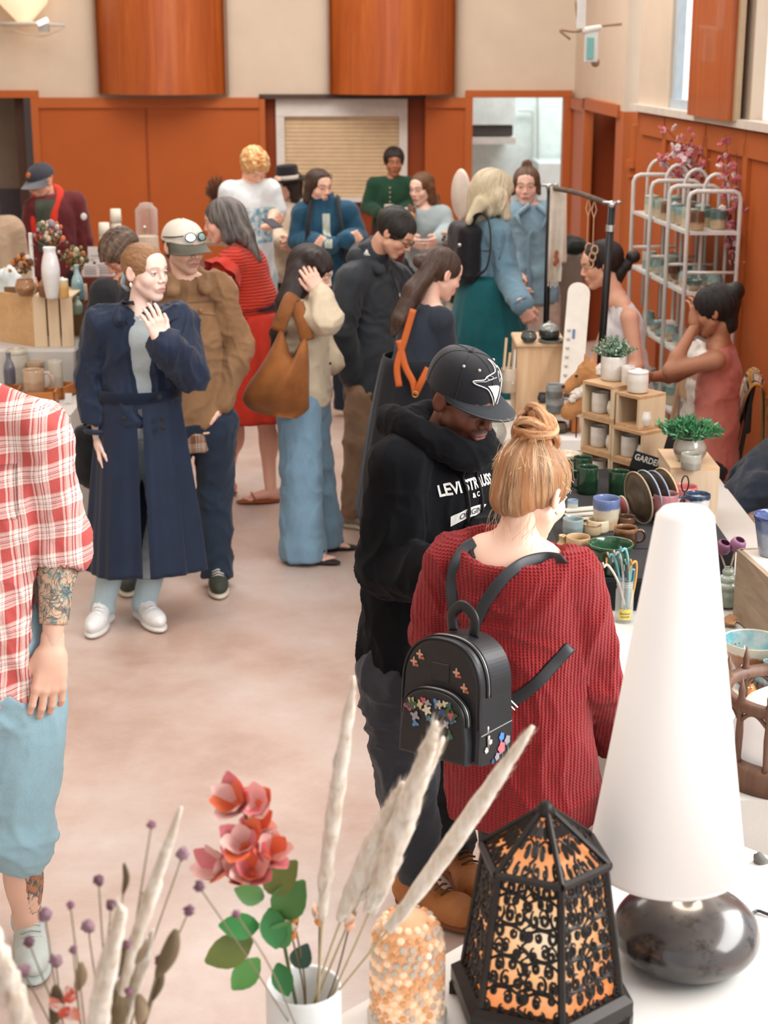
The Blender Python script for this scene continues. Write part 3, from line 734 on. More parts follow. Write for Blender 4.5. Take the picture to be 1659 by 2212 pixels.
def pants(S, mat, infl=.014, amp=.006, vox=.011, seed=2, ra=None, name='trousers', end=1.0, wide=0.0, fat=1.0, sc_=(8, 8, 6)):
    s = SD(vox, .02); i = infl
    s.cap(S['waist']*.5+S['pelvis']*.5, S['pelvis']-V3(0, 0, .03), .125*S['w']*fat+i*.6, .13*S['w']*fat+i, n=S['f'], q=.8)
    for n in 'LR':
        kr = .058+i+wide*.4; ar = (.045 if ra is None else ra)+i*.6+wide
        e = S['kn'+n]+(S['an'+n]-S['kn'+n])*end
        s.cap(S['hip'+n]-V3(0, 0, .02), S['kn'+n], .088*fat+i, kr, k=.02); s.cap(S['kn'+n], e, kr, ar, k=.02)
        if end >= .9: s.cap(e, e-V3(0, 0, .06+wide*.6), ar*1.02, ar*1.04, k=.02)
    if end >= .9: s.plane((0, 0, .05 if wide < .03 else .022), (0, 0, -1))
    return obj(name, s.mesh(folds(amp, sc_, seed)), mat, S['T'], True)
def skirt(S, mat, z0, z1, r0, r1, q=.78, nf=11, amp=.03, name='skirt', seed=0, flare=1.3, off=(0, 0, 0), open_=None, tiers=0, seg=120, rings=26):
    f, r = S['f'], S['r']; c0 = S['pelvis'] if z0 < S['waist'][2] else S['waist']; rg = np.random.RandomState(seed); V = []; ph = rg.rand(6)*6
    off = np.array(off, float); Fs = []
    for i in range(rings+1):
        t = i/rings; z = z0+(z1-z0)*t; R_ = r0+(r1-r0)*t**(1/flare)
        tb = (t*tiers) % 1 if tiers else 0
        for j in range(seg):
            a = 2*math.pi*j/seg; if_ = math.sin(nf*a+ph[0]+.8*math.sin(2*a+ph[1]))*.6+math.sin((nf*1.7//1)*a+ph[2]+t)*.4
            rr = R_*(1+.0)+amp*if_*min(1, t*1.5)+.004*math.sin(23*a+ph[3])*t+(.012*tb if tiers else 0)
            V.append(V3(c0[0], c0[1], 0)+off*t+r*math.cos(a)*rr+f*math.sin(a)*rr*q+V3(0, 0, z+.006*math.sin(3*a+ph[4])*t))
    V = np.array(V); n = (rings+1)*seg
    Vi = V.copy(); ctr = V.reshape(rings+1, seg, 3).mean(1).repeat(seg, 0); Vi = ctr+(V-ctr)*.96
    V = np.concatenate([V, Vi])
    for i in range(rings):
        for j in range(seg):
            k = (j+1) % seg
            if open_ and open_[0] < 2*math.pi*(j+.5)/seg < open_[1] and i/rings > (open_[2] if len(open_) > 2 else -1): continue
            Fs += [(i*seg+j, (i+1)*seg+j, (i+1)*seg+k, i*seg+k), (n+i*seg+j, n+i*seg+k, n+(i+1)*seg+k, n+(i+1)*seg+j)]
    for j in range(seg):
        k = (j+1) % seg; i = rings; Fs.append((i*seg+j, n+i*seg+j, n+i*seg+k, i*seg+k)); Fs.append((j, k, n+k, n+j))
    return obj(name, (V, np.array(Fs)), mat, S['T'], True)
def hair(S, mat, style='short', vox=.006, line=.0, extra=None, amp=.0025, name='hair', vol=1.0, flow='down', noisef=(60, 60, 10), ex=None, T=None, low=-.055, rear=None, hat=False):
    """hair in the head's own frame; extra: list of (a, b, ra, rb) capsules in that frame; ex: the same in world metres"""
    M, c, hs = S['M'], S['head'], S['hs']; s = SD(vox, .02)
    s.ell((0, -.016, .036), (.083*vol, .104*vol, .089*vol)); 
    if style in ('bob', 'long'):
        for x in (-1, 1): s.cap((x*.066, -.02, .0), (x*.07, -.02, -.09), .035, .035, k=.03)
        s.cap((0, -.07, 0), (0, -.06, -.10), .05, .05, k=.03)
    for e in (extra or []): s.cap(e[0], e[1], e[2], e[3] if len(e) > 3 else e[2], k=.015)
    for e in (ex or []): s.cap(M.T@(np.array(e[0])-c)/hs, M.T@(np.array(e[1])-c)/hs, e[2]/hs, (e[3] if len(e) > 3 else e[2])/hs, k=.02)
    s.ell((0, .088, -.035+line), (.064, .058, .088), k=.012, sub=True)
    if style in ('short', 'bun', 'pony'):
        s.ell((0, .055, -.10+line), (.12, .10, .085), k=.012, sub=True)
        if not (ex or extra): s.plane((0, 0, low), (0, 0, -1))
    if hat: s.plane((0, 0, .03), (0, 0, 1))
    def dsp(P, N):
        q = P*np.array(noisef); n = vnoise(q, 5); n2 = vnoise(q*2.2, 8); return amp*((1-np.abs(2*n-1))*1.4-.6)+amp*.6*(n2-.5)
    if flow == 'down': fl = lambda P: np.stack([np.arctan2(P[:, 0], -P[:, 1]+.0)*.09, P[:, 2]*.10, P[:, 1]*.0], 1)
    elif flow == 'back': fl = lambda P: np.stack([np.arctan2(P[:, 0], P[:, 2]+.02)*.09, P[:, 1]*.08, P[:, 0]*0], 1)
    else: fl = flow
    if flow == 'down':
        def dsp(P, N):
            a = np.arctan2(P[:, 0], -P[:, 1]); q = np.stack([a*5.5, P[:, 2]*9, P[:, 1]*4], 1); n = vnoise(q, 5); n2 = vnoise(q*[2.5, 1.5, 1], 8)
            return amp*((1-np.abs(2*n-1))*1.4-.6)*1.6+amp*.7*(n2-.5)
    V, Q = s.mesh(dsp)
    return obj(name, (c+hs*(V@M.T), Q), mat, T or S['T'], True, attrs={'flow': fl(V)})
def shoe(S, n, kind, cols, yaw=None, s_=1.0, pos=None):
    """sneaker / boot / sandal under the ankle, on the floor"""
    an = S['an'+n] if pos is None else pos; f, r = bodyaxes(S['yaw'] if yaw is None else yaw); f = np.array(f); B = V3(an[0], an[1], 0); u = V3(0, 0, 1)
    A = np.stack([r, f, u], 1)*s_
    L = lambda v: B+np.asarray(v)@A.T
    g = thing_parts = []
    mu, ms, ml = cols
    s = SD(.006, .012)
    if kind in ('sneaker', 'boot'):
        s.ell((0, .10, .045), (.042, .095, .038)); s.ell((0, -.03, .05), (.036, .045, .045), k=.03); s.cap((0, -.02, .06), (0, .02, .075), .037, .035, k=.03)
        if kind == 'boot': s.cap((0, -.025, .06), (0, -.02, .19), .046, .052, k=.03); s.ell((0, .13, .05), (.048, .06, .045), k=.02)
        s.plane((0, 0, .022), (0, 0, -1))
        V, Q = s.mesh(folds(.0015, (30, 30, 30), 4)); o = obj('shoe' if kind != 'boot' else 'boot', (L(V), Q), mu, S['T'], True)
        t = SD(.006, .01); t.ell((0, .10, .015), (.046, .10, .02)); t.ell((0, -.025, .015), (.04, .052, .02), k=.03); t.plane((0, 0, .0), (0, 0, -1)); t.plane((0, 0, .034), (0, 0, 1))
        V, Q = t.mesh(); obj('sole', (L(V), Q), ms, o, True)
        lz = .022 if kind == 'boot' else .006
        V = [tube(L([(-.024, y, .084+lz-(y-.03)*.24), (.0, y+.008, .097+lz-(y-.03)*.24), (.024, y, .084+lz-(y-.03)*.24)]), .0036, 6) for y in (.035, .055, .075, .095)]
        if kind == 'boot': V += [tube(L([(-.03, .028, .11+.028*i), (0, .048, .125+.028*i), (.03, .028, .11+.028*i)]), .0038, 6) for i in range(4)]
        obj('laces', join(*V), ml, o, True)
        if kind == 'boot': obj('collar', (lambda g_: (L(g_[0]), g_[1]))(lathe([(.05, .172), (.058, .176), (.06, .195), (.052, .215), (.046, .2)], (0, -.02, 0), 20)), plain('2c2624', .7), o, True)
    else:
        s.ell((0, .07, .014), (.045, .135, .014)); s.plane((0, 0, .0), (0, 0, -1)); V, Q = s.mesh(); o = obj('sandal', (L(V), Q), ms, S['T'], True)
        for y, w_ in ((.10, .045),)+(((.04, .042),) if kind == 'sandal2' else ()):
            pts = [(-w_, y-.02, .015), (-w_*.8, y, .045), (0, y+.01, .062), (w_*.8, y, .045), (w_, y-.02, .015)]
            obj('strap', tube(L(curve(pts, 14)), .0035, 8, flat=(A@V3(0, 0, 1))), mu, o, True)
def foot(S, n, skin, yaw=None):
    an = S['an'+n]; f, r = bodyaxes(S['yaw'] if yaw is None else yaw); B = V3(an[0], an[1], 0); A = np.stack([r, f, V3(0, 0, 1)], 1)
    s = SD(.005, .012); s.ell((0, -.02, .05), (.03, .04, .04)); s.cap((0, 0, .055), (0, .1, .036), .033, .024); sg = 1 if n == 'R' else -1
    for i in range(5): s.cap((sg*(.028-.0) * (1-2*i/4.2)*-1, .10, .03), (sg*(.03)*(1-2*i/4.2)*-1, .155-i*.008, .025), .011-.001*i, .009-.0006*i, k=.006)
    V, Q = s.mesh(); return obj('foot', (B+V@A.T, Q), attr_mat('skin', .5, .12, .4, 900), S['T'], True, attrs={'Col': np.tile(lin(skin)[:3], (len(V), 1))})
def proj_mesh(objs_V, bvh, dirn, off=.0015):
    out = []
    for v in objs_V:
        h, n_, i, d = bvh.ray_cast(Vector(v), Vector(dirn))
        out.append(np.array(h)-np.array(dirn)*off if h is not None else np.array(v)+np.array(dirn)*.12)
    return np.array(out)
def text_geo(s, size, weight=0):
    cu = bpy.data.curves.new('lettering', 'FONT'); cu.body = s; cu.size = size; cu.align_x = 'CENTER'; cu.resolution_u = 3; cu.offset = weight
    o = bpy.data.objects.new('tmp', cu); COL.objects.link(o); bpy.context.view_layer.update()
    me = o.to_mesh(); V = np.array([tuple(v.co) for v in me.vertices]); Fs = [tuple(p.vertices) for p in me.polygons]; o.to_mesh_clear(); bpy.data.objects.remove(o); bpy.data.curves.remove(cu)
    return V, Fs
def basecap(S, mat, matb, brim_flat=False, bl=.075, name='cap', seams=True, tilt=0, lift=0, T=None):
    """baseball cap on the head: crown, brim, button, seams"""
    M, c, hs = S['M'], S['head'], S['hs']; R = rotm((1, 0, 0), tilt)
    L = lambda v: c+hs*((np.asarray(v)@R.T+[0, 0, lift])@M.T)
    n, m = 36, 14; V = []; Fs = []
    hgt = .105 if brim_flat else .092
    def crown(a, t, e=0):      # t 0 rim .. 1 top
        th = t*math.pi/2; k = .62 if brim_flat else .9
        cr = math.cos(th)**(k); z = math.sin(th)**.95*hgt
        return ((.0885+e)*cr*math.cos(a), -.012+(.112+e)*cr*math.sin(a), .032+z+e*math.sin(th))
    for i in range(m+1):
        for j in range(n): V.append(crown(2*math.pi*j/n, min(i/m, .995)))
    for i in range(m):
        for j in range(n): k = (j+1) % n; Fs.append((i*n+j, i*n+k, (i+1)*n+k, (i+1)*n+j))
    Fs.append(tuple(m*n+j for j in range(n)))
    cr_o = obj(name, (L(V), Fs), mat, T or S['T'], True)
    # brim
    Vb = []; nb, mb = 24, 8
    for sgn in (1, -1):
        for i in range(mb+1):
            t = i/mb
            for j in range(nb+1):
                a = math.pi*(.08+.84*j/nb); x, y, z = crown(a, 0)
                w = math.sin(math.pi*(.0+j/nb))**.6; droop = -(.004 if brim_flat else .03)*(abs(math.cos(a))**2)*1.2
                Vb.append((x*(1+.06*t*w), y+t*bl*w*(1.0), .034+droop*t-.016*t*(1 if not brim_flat else .5)+sgn*.0018))
    Fb = []; q = (mb+1)*(nb+1)
    for s0 in (0, q):
        for i in range(mb):
            for j in range(nb):
                a = s0+i*(nb+1)+j; f_ = (a, a+1, a+nb+2, a+nb+1); Fb.append(f_ if s0 else f_[::-1])
    for j in range(nb): a = mb*(nb+1)+j; Fb.append((a, a+1, q+a+1, q+a))
    obj('brim', (L(Vb), Fb), matb, cr_o, True)
    obj('button', (lambda g: (L(g[0]), g[1]))(sphere((0, -.012, .032+hgt), (.009, .009, .006))), mat, cr_o, True)
    if seams:
        ds = []
        for k in range(6):
            a = math.pi/6+k*math.pi/3+math.pi/6*0
            ds.append(tube(L([crown(a, t, .0005) for t in np.linspace(.02, .98, 12)]), .0011*hs, 5))
        obj('seam', join(*ds), mat, cr_o, True, kind='stuff')
    S['crown'] = lambda a, t, e=.001: L([crown(a, t, e)])[0]
    return cr_o
# ------------------------------------------------------------------ the crowd, nearest last
def straps(S, pts, w, mat, name='strap', parent=None, th=.0035, nrmv=None, bvh=None):
    return obj(name, tube(curve(pts, 28), th, 8, flat=nrmv if nrmv is not None else S['f']), mat, parent or S['T'], True)
def glasses(S, mat, on='eyes', up=0, lens=None, name='glasses', big=1.0, fw=0):
    M, c, hs = S['M'], S['head'], S['hs']; L = lambda v: c+hs*((np.asarray(v, float)+[0, fw, up])@M.T); g = []
    for x in (-1, 1):
        a = np.linspace(0, 2*math.pi, 17)[:-1]
        pts = [(x*.033+math.cos(t)*.023*big, .106-abs(math.cos(t)*x*.023+.033)*.08, .003+math.sin(t)*.017*big*(.9 if math.sin(t) < 0 else 1)) for t in a]
        g.append(tube(L(pts), .0021, 6, closed=True)); g.append(tube(L([(x*.057, .098, .01), (x*.078, .06, .012), (x*.083, .0, .006)]), .0022, 6))
        if lens: o = obj('lens', (L([(x*.033, .104, .003)]+pts), [(0, i+1, (i+1) % 16+1) for i in range(16)]), lens, S['T'])
    g.append(tube(L([(-.012, .106, .008), (0, .109, .011), (.012, .106, .008)]), .0022, 6))
    return obj(name, join(*g), mat, S['T'], True)
def buttons(S, pts, r, mat, nv, name='button'):
    for p in pts: obj(name, lathe([(r*.2, 0), (r, 0), (r, .003), (r*.8, .004), (.001, .003)], (0, 0, 0), 12, rot=frame3(nrm(np.cross(nv, (0, 0, 1.01))), nv)) if 0 else (lambda g: (g[0]+p, g[1]))(lathe([(r*.2, 0), (r, 0), (r, .003), (r*.8, .004), (.001, .003)], (0, 0, 0), 12, rot=np.stack([nrm(np.cross((0, .1, 1), nv)), nrm(np.cross(nv, np.cross((0, .1, 1), nv))), nrm(nv)], 1))), mat, S['T'], True)
SKIN_F = 'edc4ae'; 
WHITE_SNK = [plain('e4e6e6', .5), plain('dcdcd8', .5), plain('f0f0f0', .6)]

# far : woman in green by the hatch, holding a cup
S = skel(840, 14.1, 1.68, -5, dict(head=(851, 350, 0), shL=(886, 391, 0), shR=(808, 391, 0), elR=(795, 448, 0), wrR=(822, 462, -.22), elL=(893, 445, 0), wrL=(858, 462, -.22)))
person(S, 'person in a dark green long-sleeved top holding a white cup in front of the shutter', 'b07a5c', fem=True, lip='8a3a34', brow='1a1210', hdir=((-.9, -.3, .2), (.9, -.3, .2)), hnorm=((0, -1, .3), (0, -1, .3)), hands=('grip', 'grip'), hy=5)
hair(S, hair_mat('14100e', '2c2420'), 'short', amp=.004, vol=1.06)
G13 = fabric('1f4432'); top(S, G13, infl=.022, hem=.0, amp=.005, vox=.012, name='blouse', elen=.85)
skirt(S, fabric('4a2024'), S['pelvis'][2]+.12, .12, .15, .26, nf=9, amp=.012)
buttons(S, [S['chest']+S['f']*.13+V3(0, 0, .10-.04*i) for i in range(5)], .006, plain('d8c8a0', .4), S['f'])
[shoe(S, n, 'sneaker', [plain('2a2a2c', .6), plain('888480', .6), plain('555555', .6)]) for n in 'LR']
cup = S['wrR']*.5+S['wrL']*.5+V3(.0, -.06, .0)
o = obj('paper_cup', lathe([(.001, 0), (.028, 0), (.04, .10), (.042, .103), (.037, .10), (.02, .02)], cup-V3(0, 0, .02), 20), plain('e8e2da', .5), loc=cup-V3(0, 0, .02)); tag(o, 'white paper cup held by the woman in dark green', 'cup')

# girl in pale blue behind the jewellery table
S = skel(918, 12.2, 1.62, -20, dict(head=(911, 408, 0), shL=(955, 455, 0), shR=(882, 460, 0), elR=(872, 505, -.05), wrR=(890, 520, -.25), elL=(968, 500, -.05), wrL=(945, 518, -.25), pelvis=(920, 555, .1)))
person(S, 'person in a pale blue sweater with long brown hair fading to blonde', 'f0cab8', hy=-38, hp=8, brow='5a3c28')
hair(S, hair_mat('4e3222', '7c5638'), 'long', ex=[(at(938, 430, 12.25), at(948, 470, 12.2), .045, .05), (at(892, 435, 12.15), at(887, 470, 12.1), .03, .028)], flow='down')
hair(S, hair_mat('a87444', 'd8a870'), 'none', vol=.3, ex=[(at(946, 468, 12.2), at(951, 492, 12.15), .048, .03), (at(888, 468, 12.08), at(886, 492, 12.05), .03, .018)], name='hair_end')
top(S, fabric('c4d6da', 'knit'), infl=.028, hem=-.02, amp=.004, name='sweater'); pants(S, fabric('2c3440'))

# three by the counter
S = skel(622, 11.8, 1.66, -35, dict(head=(620, 402, 0), shL=(655, 442, .05), shR=(598, 448, -.05), elR=(592, 500, 0), wrR=(605, 520, -.2), elL=(662, 500, 0), wrL=(640, 520, -.2)))
person(S, 'person in a cream jacket and black wide-brimmed hat with a pale band', 'e6b8a0', hy=-60, brow='3a2a20')
hair(S, hair_mat('1e1814', '3a2c24'), 'long', vol=1.0)
top(S, fabric('dccdb8'), infl=.03, hem=-.02, amp=.008, name='jacket'); pants(S, fabric('22242c'), wide=.03)
M = S['M']; hl = lambda g: (S['head']+g[0]@M.T, g[1])
ht = obj('hat', hl(lathe([(.001, .135), (.05, .14), (.072, .15), (.08, .14), (.088, .05), (.09, .045), (.14, .04), (.16, .052), (.162, .058), (.14, .048), (.088, .052)], (0, -.01, 0), 30)), fabric('1c1a1c'), S['T'], True)
obj('hat_band', hl(lathe([(.0895, .052), (.0905, .055), (.0885, .078), (.087, .08)], (0, -.01, 0), 30, cap=False)), plain('d4ccc0', .6), ht, True)
S = skel(543, 11.2, 1.84, 30, dict(head=(549, 362, 0), shL=(583, 402, 0), shR=(497, 405, 0), elR=(487, 470, 0), wrR=(530, 497, -.3), elL=(596, 455, 0), wrL=(578, 490, -.3)))
person(S, 'person in a white T-shirt with a blue print, reddish blond hair, reading a phone', 'f0c2a8', fem=False, hy=30, hp=42, eyes=False, brow='b07848', hdir=((.8, -.5, .1), (-.2, -.9, .1)), hnorm=((.2, .3, -.9), (0, .3, -.9)), hands=('bent', 'grip'))
hair(S, hair_mat('b8743a', 'e8b070', 'f0cc96'), 'short', vol=1.1, amp=.014, line=.010, noisef=(48, 48, 48), flow='back')
b16 = top(S, fabric('e2eaee'), infl=.032, sleeve='short', hem=-.04, amp=.006, name='shirt', fat=1.0, vox=.012); pants(S, fabric('bccdd6', 'denim'), wide=.02); 
PR = NT('print'); PR.set(.8); PR.col(PR.ramp(PR.noise(PR.tc(), 26, 4, .7), [(.42, 'e2eaee'), (.5, '9cc4d4'), (.62, '5c8ca4')]))
def chest_patch(S, bo, cx, cz, w, h, mat, name, off=.002, n=14, dirn=None, lbl=None):
    me = bo.data; wl = WL[bo]; bv = BVHTree.FromPolygons([Vector(wl)+v.co for v in me.vertices], [tuple(p.vertices) for p in me.polygons])
    d = -nrm(dirn if dirn is not None else S['f']); r = nrm(np.cross(d, (0, 0, 1))); V = []
    P = [S['chest']-d*.6+r*(cx+w*(i/n-.5))+V3(0, 0, cz+h*(j/n-.5)) for j in range(n+1) for i in range(n+1)]
    V = proj_mesh(P, bv, d, off); return obj(name, (V, [(j*(n+1)+i, j*(n+1)+i+1, (j+1)*(n+1)+i+1, (j+1)*(n+1)+i) for j in range(n) for i in range(n)]), mat, S['T'], True)
chest_patch(S, b16, -.0, -.08, .24, .24, PR.m, 'shirt_print')
pp = at(588, 482, 10.75)
o = obj('phone', box(pp, (.085, .15, .01), rz=.6, R=rotm((1, 0, 0), .3), bev=.003), plain('3c4250', .3), loc=pp); tag(o, 'dark phone held by the person in the white T-shirt', 'phone')
S = skel(705, 11.0, 1.72, 5, dict(head=(689, 405, 0), shL=(750, 448, 0), shR=(655, 452, 0), elR=(645, 520, 0), wrR=(715, 530, -.3), elL=(772, 515, 0), wrL=(748, 518, -.3)))
person(S, 'person in a blue zip jacket with dark pack straps and clasped hands', 'ecc0a8', hy=35, hp=5, brow='4a3020', hdir=((.9, -.1, .3), (-.8, -.1, .3)), hnorm=((0, -1, 0), (0, -1, 0)), hands=('fist', 'fist'))
hair(S, hair_mat('2c1e18', '50382a'), 'long', vol=1.02)
top(S, fabric('24506a'), infl=.032, hem=-.05, amp=.007, collar=.05, name='jacket'); pants(S, fabric('26303c'))
for sx in (-1, 1):
    q = (S['shL'] if sx > 0 else S['shR'])*.6+S['neck']*.4
    straps(S, [q+V3(0, .05, .08), q+V3(0, -.06, .06), q+V3(sx*.02, -.17, -.08), q+V3(sx*.03, -.16, -.25), q+V3(sx*.06, -.08, -.32)], .03, fabric('22262c'), th=.006)
chest_patch(S, S['T'].children[2] if 0 else [c for c in S['T'].children if c.name.startswith('jacket')][0], 0, .03, .05, .2, fabric('b8c0b4'), 'shirt')
glasses(S, plain('2a2422', .3), up=.075, fw=-.03)

# denim pair
S = skel(1148, 10.3, 1.76, -10, dict(head=(1137, 402, 0), shL=(1180, 452, 0), shR=(1115, 455, 0), elR=(1112, 540, 0), wrR=(1122, 590, -.1), elL=(1190, 545, .0), wrL=(1150, 598, -.1)))
person(S, 'person in an oversized light denim jacket facing us by the kitchen doorway', 'eec4b2', hy=-8, hp=4, brow='5a4030', lip='b05a58', hands=('relax', 'relax'))
hair(S, hair_mat('463022', '7a5a42'), 'short', extra=[((0, -.03, .12), (0, -.03, .13), .03, .03), ((.07, .0, .0), (.078, .02, -.09), .024, .02), ((-.07, .0, .0), (-.078, .02, -.09), .02, .014)], amp=.004)
top(S, fabric('6e93a8', 'denim'), infl=.045, hem=.0, amp=.008, name='jacket', elen=.85); pants(S, fabric('c8b4a8'), wide=.05)
cl = S['neck']; obj('collar', join(tube([cl+V3(-.02, -.10, .01), cl+V3(-.10, -.13, -.05), cl+V3(-.06, -.17, -.14)], [.03, .035, .01], 8, flat=V3(0, -1, .5), wf=.5), tube([cl+V3(.03, -.10, .01), cl+V3(.10, -.12, -.05), cl+V3(.05, -.17, -.14)], [.03, .035, .01], 8, flat=V3(0, -1, .5), wf=.5)), fabric('7c9fb4', 'denim'), S['T'], True, kind='stuff')
straps(S, [cl+V3(.0, -.17, -.14), S['chest']+S['f']*.175, S['waist']+S['f']*.18, S['pelvis']+S['f']*.18], .01, fabric('54788e', 'denim'), 'placket', th=.004)
S = skel(1062, 9.0, 1.80, 112, dict(head=(1066, 420, 0), shL=(1040, 500, .12), shR=(1078, 495, -.12), elR=(1098, 600, -.15), wrR=(1128, 662, -.5), elL=(1060, 590, .2), wrL=(1110, 640, .0), pelvis=(1055, 640, 0), neck=(1055, 470, 0)))
person(S, 'person in a denim jacket and long teal skirt reaching down to the pottery', 'e8b8a4', hy=110, hp=15, hdir=(None, (.55, .25, -1.0)), hnorm=(None, (-.1, -1, 0)), hands=('relax', 'bent'), brow='a08060')
hair(S, hair_mat('b8a482', 'e6dcc4', 'cfc2a0'), 'long', vol=1.12, ex=[(at(1035, 415, 9.0), at(1030, 465, 9.0), .06, .05), (at(1075, 430, 8.92), at(1092, 468, 8.9), .058, .022), (at(1040, 440, 8.9), at(1012, 478, 8.85), .04, .015)], amp=.007)
top(S, fabric('54788e', 'denim', '9cc0d0'), infl=.030, hem=-.08, amp=.007, name='jacket', elen=.92, vox=.01)
sk_m = fabric('146068', 'tierd', rough=.6)
skirt(S, sk_m, S['pelvis'][2]+.13, .15, .16, .33, q=.95, nf=13, amp=.013, tiers=3, name='skirt')
sm_ = fabric('3c5c72', 'denim'); jo = [c for c in S['T'].children if c.name.startswith('jacket')][0]; w_ = WL[jo]; bj = BVHTree.FromPolygons([Vector(w_)+v.co for v in jo.data.vertices], [tuple(p.vertices) for p in jo.data.polygons])
def rc(bv, px, py, D, off=.004):
    d = nrm(at(px, py, D)-V3(0, 0, CZ)); h = bv.ray_cast(Vector((0, 0, CZ)), Vector(d))[0]; return np.array(h)-d*off if h is not None else at(px, py, D)
for q in ([(1020, 530), (1045, 540), (1078, 535)], [(1078, 470), (1088, 500), (1086, 530), (1078, 560)], [(1052, 545), (1056, 600), (1058, 628)], [(1015, 620), (1040, 632), (1075, 632)], [(1112, 655), (1124, 648), (1136, 642)]): obj('seam', tube(curve([rc(bj, x, y, 8.9) for x, y in q], 10), .0045, 5), sm_, S['T'], True)
# her black backpack
def bag_body(c, h3, R, vox=.008, rd=.05, dm=None):
    s = SD(vox, .02); s.rbox(c, h3, rd, R); return s.mesh(dm or folds(.004, (9, 9, 9), 3))
T = thing('backpack', 'black backpack on the back of the blonde denim jacket', 'backpack', at(1005, 590, 8.95))
R = np.stack([S['r'], S['f'], S['u']], 1); cb = at(1003, 545, 8.95)
obj('bag', bag_body(cb, (.12, .07, .17), R, rd=.055), fabric('1e1e22', rough=.5), T, True)
obj('strap', tube(curve([at(1010, 505, 8.9), at(1030, 465, 8.84), at(1052, 470, 8.8), at(1060, 520, 8.78), at(1050, 580, 8.8), at(1015, 600, 8.88)], 30), .005, 8, flat=S['r']), fabric('1e1e22', rough=.5), T, True)
obj('buckle', sphere(at(993, 530, 8.84), (.012, .006, .012)), plain('c8c8c8', .25, 1), T, True)

# red dress
S = skel(520, 8.85, 1.70, -112, dict(head=(483, 478, 0), shR=(545, 560, .13), shL=(500, 555, -.13), elL=(460, 620, -.25), wrL=(425, 640, -.35), elR=(520, 640, .2), wrR=(450, 650, .1), pelvis=(545, 700, 0), neck=(510, 530, 0), anR=(490, 1040, .1), anL=(585, 1062, -.05), knR=(510, 900, .1), knL=(575, 910, 0)), wide=1.12)
person(S, 'person in a bright red belted dress with frilled sleeves, seen from behind', 'eebca6', hy=-95, hp=12, fat=1.12, brow='2c2220', hands=(None, None))
hair(S, hair_mat('2a2422', '5a5450', '847e7a'), 'long', vol=1.04, ex=[(at(505, 465, 8.85), at(530, 510, 8.8), .07, .05), (at(530, 510, 8.8), at(560, 560, 8.78), .045, .015)], amp=.003)
RD = fabric('cc3a26', 'smock')
top(S, RD, infl=.016, sleeve='cap', hem=.1, amp=.003, name='dress', fat=1.15, vox=.009)
skirt(S, fabric('c43422', 'tierd', rough=.7), S['waist'][2]-.02, .50, .165, .29, q=.92, nf=12, amp=.012, name='dress_skirt')
for n in 'LR':
    p = S['sh'+n]; d = nrm(S['el'+n]-p); e1 = np.cross(d, S['f']); e1 = nrm(e1); e2 = np.cross(d, e1); V = []
    for i in range(5):
        for j in range(40):
            a = 2*math.pi*j/40; rr = .075+.018*i/4*2+.012*math.sin(7*a)*i/4; V.append(p+d*(.02+.022*i)+rr*(e1*math.cos(a)+e2*math.sin(a)))
    obj('sleeve_frill', (V, [(i*40+j, i*40+(j+1) % 40, (i+1)*40+(j+1) % 40, (i+1)*40+j) for i in range(4) for j in range(40)]), fabric('c43422', 'tierd', rough=.7), S['T'], True)
bz = S['waist'][2]-.005
obj('belt', lathe([(.178, 0), (.184, .002), (.184, .043), (.178, .045)], (0, 0, 0), 40, cap=False) if 0 else (lambda g: ((g[0]*[1, 1, 1])@np.stack([S['r'], S['f']*.84, S['u']], 0)+V3(*(S['waist']*.75+S['pelvis']*.25)[:2], bz), g[1]))(lathe([(.166, 0), (.172, .002), (.172, .043), (.166, .045)], (0, 0, 0), 40, cap=False)), fabric('2c3848'), S['T'], True)
for n in 'LR': foot(S, n, 'e8b0a0', yaw=-80); shoe(S, n, 'sandal', [plain('a8622c', .6), plain('8a4a20', .6), None], yaw=-80)

# glasses man in grey shell jacket
S = skel(805, 8.4, 1.72, 60, dict(head=(853, 502, -.1), shR=(760, 592, -.12), shL=(855, 588, .16), elR=(735, 715, -.18), wrR=(762, 815, -.12), elL=(885, 690, .1), wrL=(880, 790, -.05), pelvis=(805, 820, 0), neck=(805, 548, 0), knR=(775, 950, -.1), anR=(762, 1078, -.1), knL=(825, 950, .1), anL=(790, 1045, .25)))
person(S, 'person in a dark grey hooded shell jacket and khaki trousers looking down', 'e0ae94', fem=False, hy=68, hp=38, eyes=False, brow='1c1614', hands=('relax', None))
hair(S, hair_mat('12100f', '2e2a28'), 'short', amp=.003, vol=1.04)
glasses(S, plain('16161a', .3), lens=None)
J8 = fabric('30363c', rough=.6); b8 = top(S, J8, infl=.04, hem=-.06, amp=.008, collar=.02, name='jacket', elen=.92, sc_=(7, 7, 5))
s = SD(.01, .03); nk = S['neck']; s.cap(nk+V3(-.07, .07, .0), nk+V3(-.08, -.05, -.02), .05, .05); s.cap(nk+V3(-.08, -.05, -.02), nk+V3(.04, -.10, -.07), .045, .03); s.cap(nk+V3(.0, .09, .0), nk+V3(.08, .05, -.06), .035, .03)
obj('hood', s.mesh(folds(.006, (10, 10, 10), 8)), J8, S['T'], True)
obj('shirt_collar', tube(curve([nk+V3(-.04, -.075, .02), nk+V3(.01, -.07, -.01), nk+V3(.05, -.02, -.02), nk+V3(.055, .05, .0)], 14), .02, 8), fabric('dfe0e0'), S['T'], True)
straps(S, [S['neck']+S['f']*.10+V3(0, 0, -.06), S['chest']+S['f']*.165, S['waist']+S['f']*.165, S['pelvis']+S['f']*.165], .01, plain('14161a', .4), 'zipper', th=.003, nrmv=S['f'])
chest_patch(S, b8, .07, .06, .05, .02, plain('d8dce0', .6), 'logo_patch')
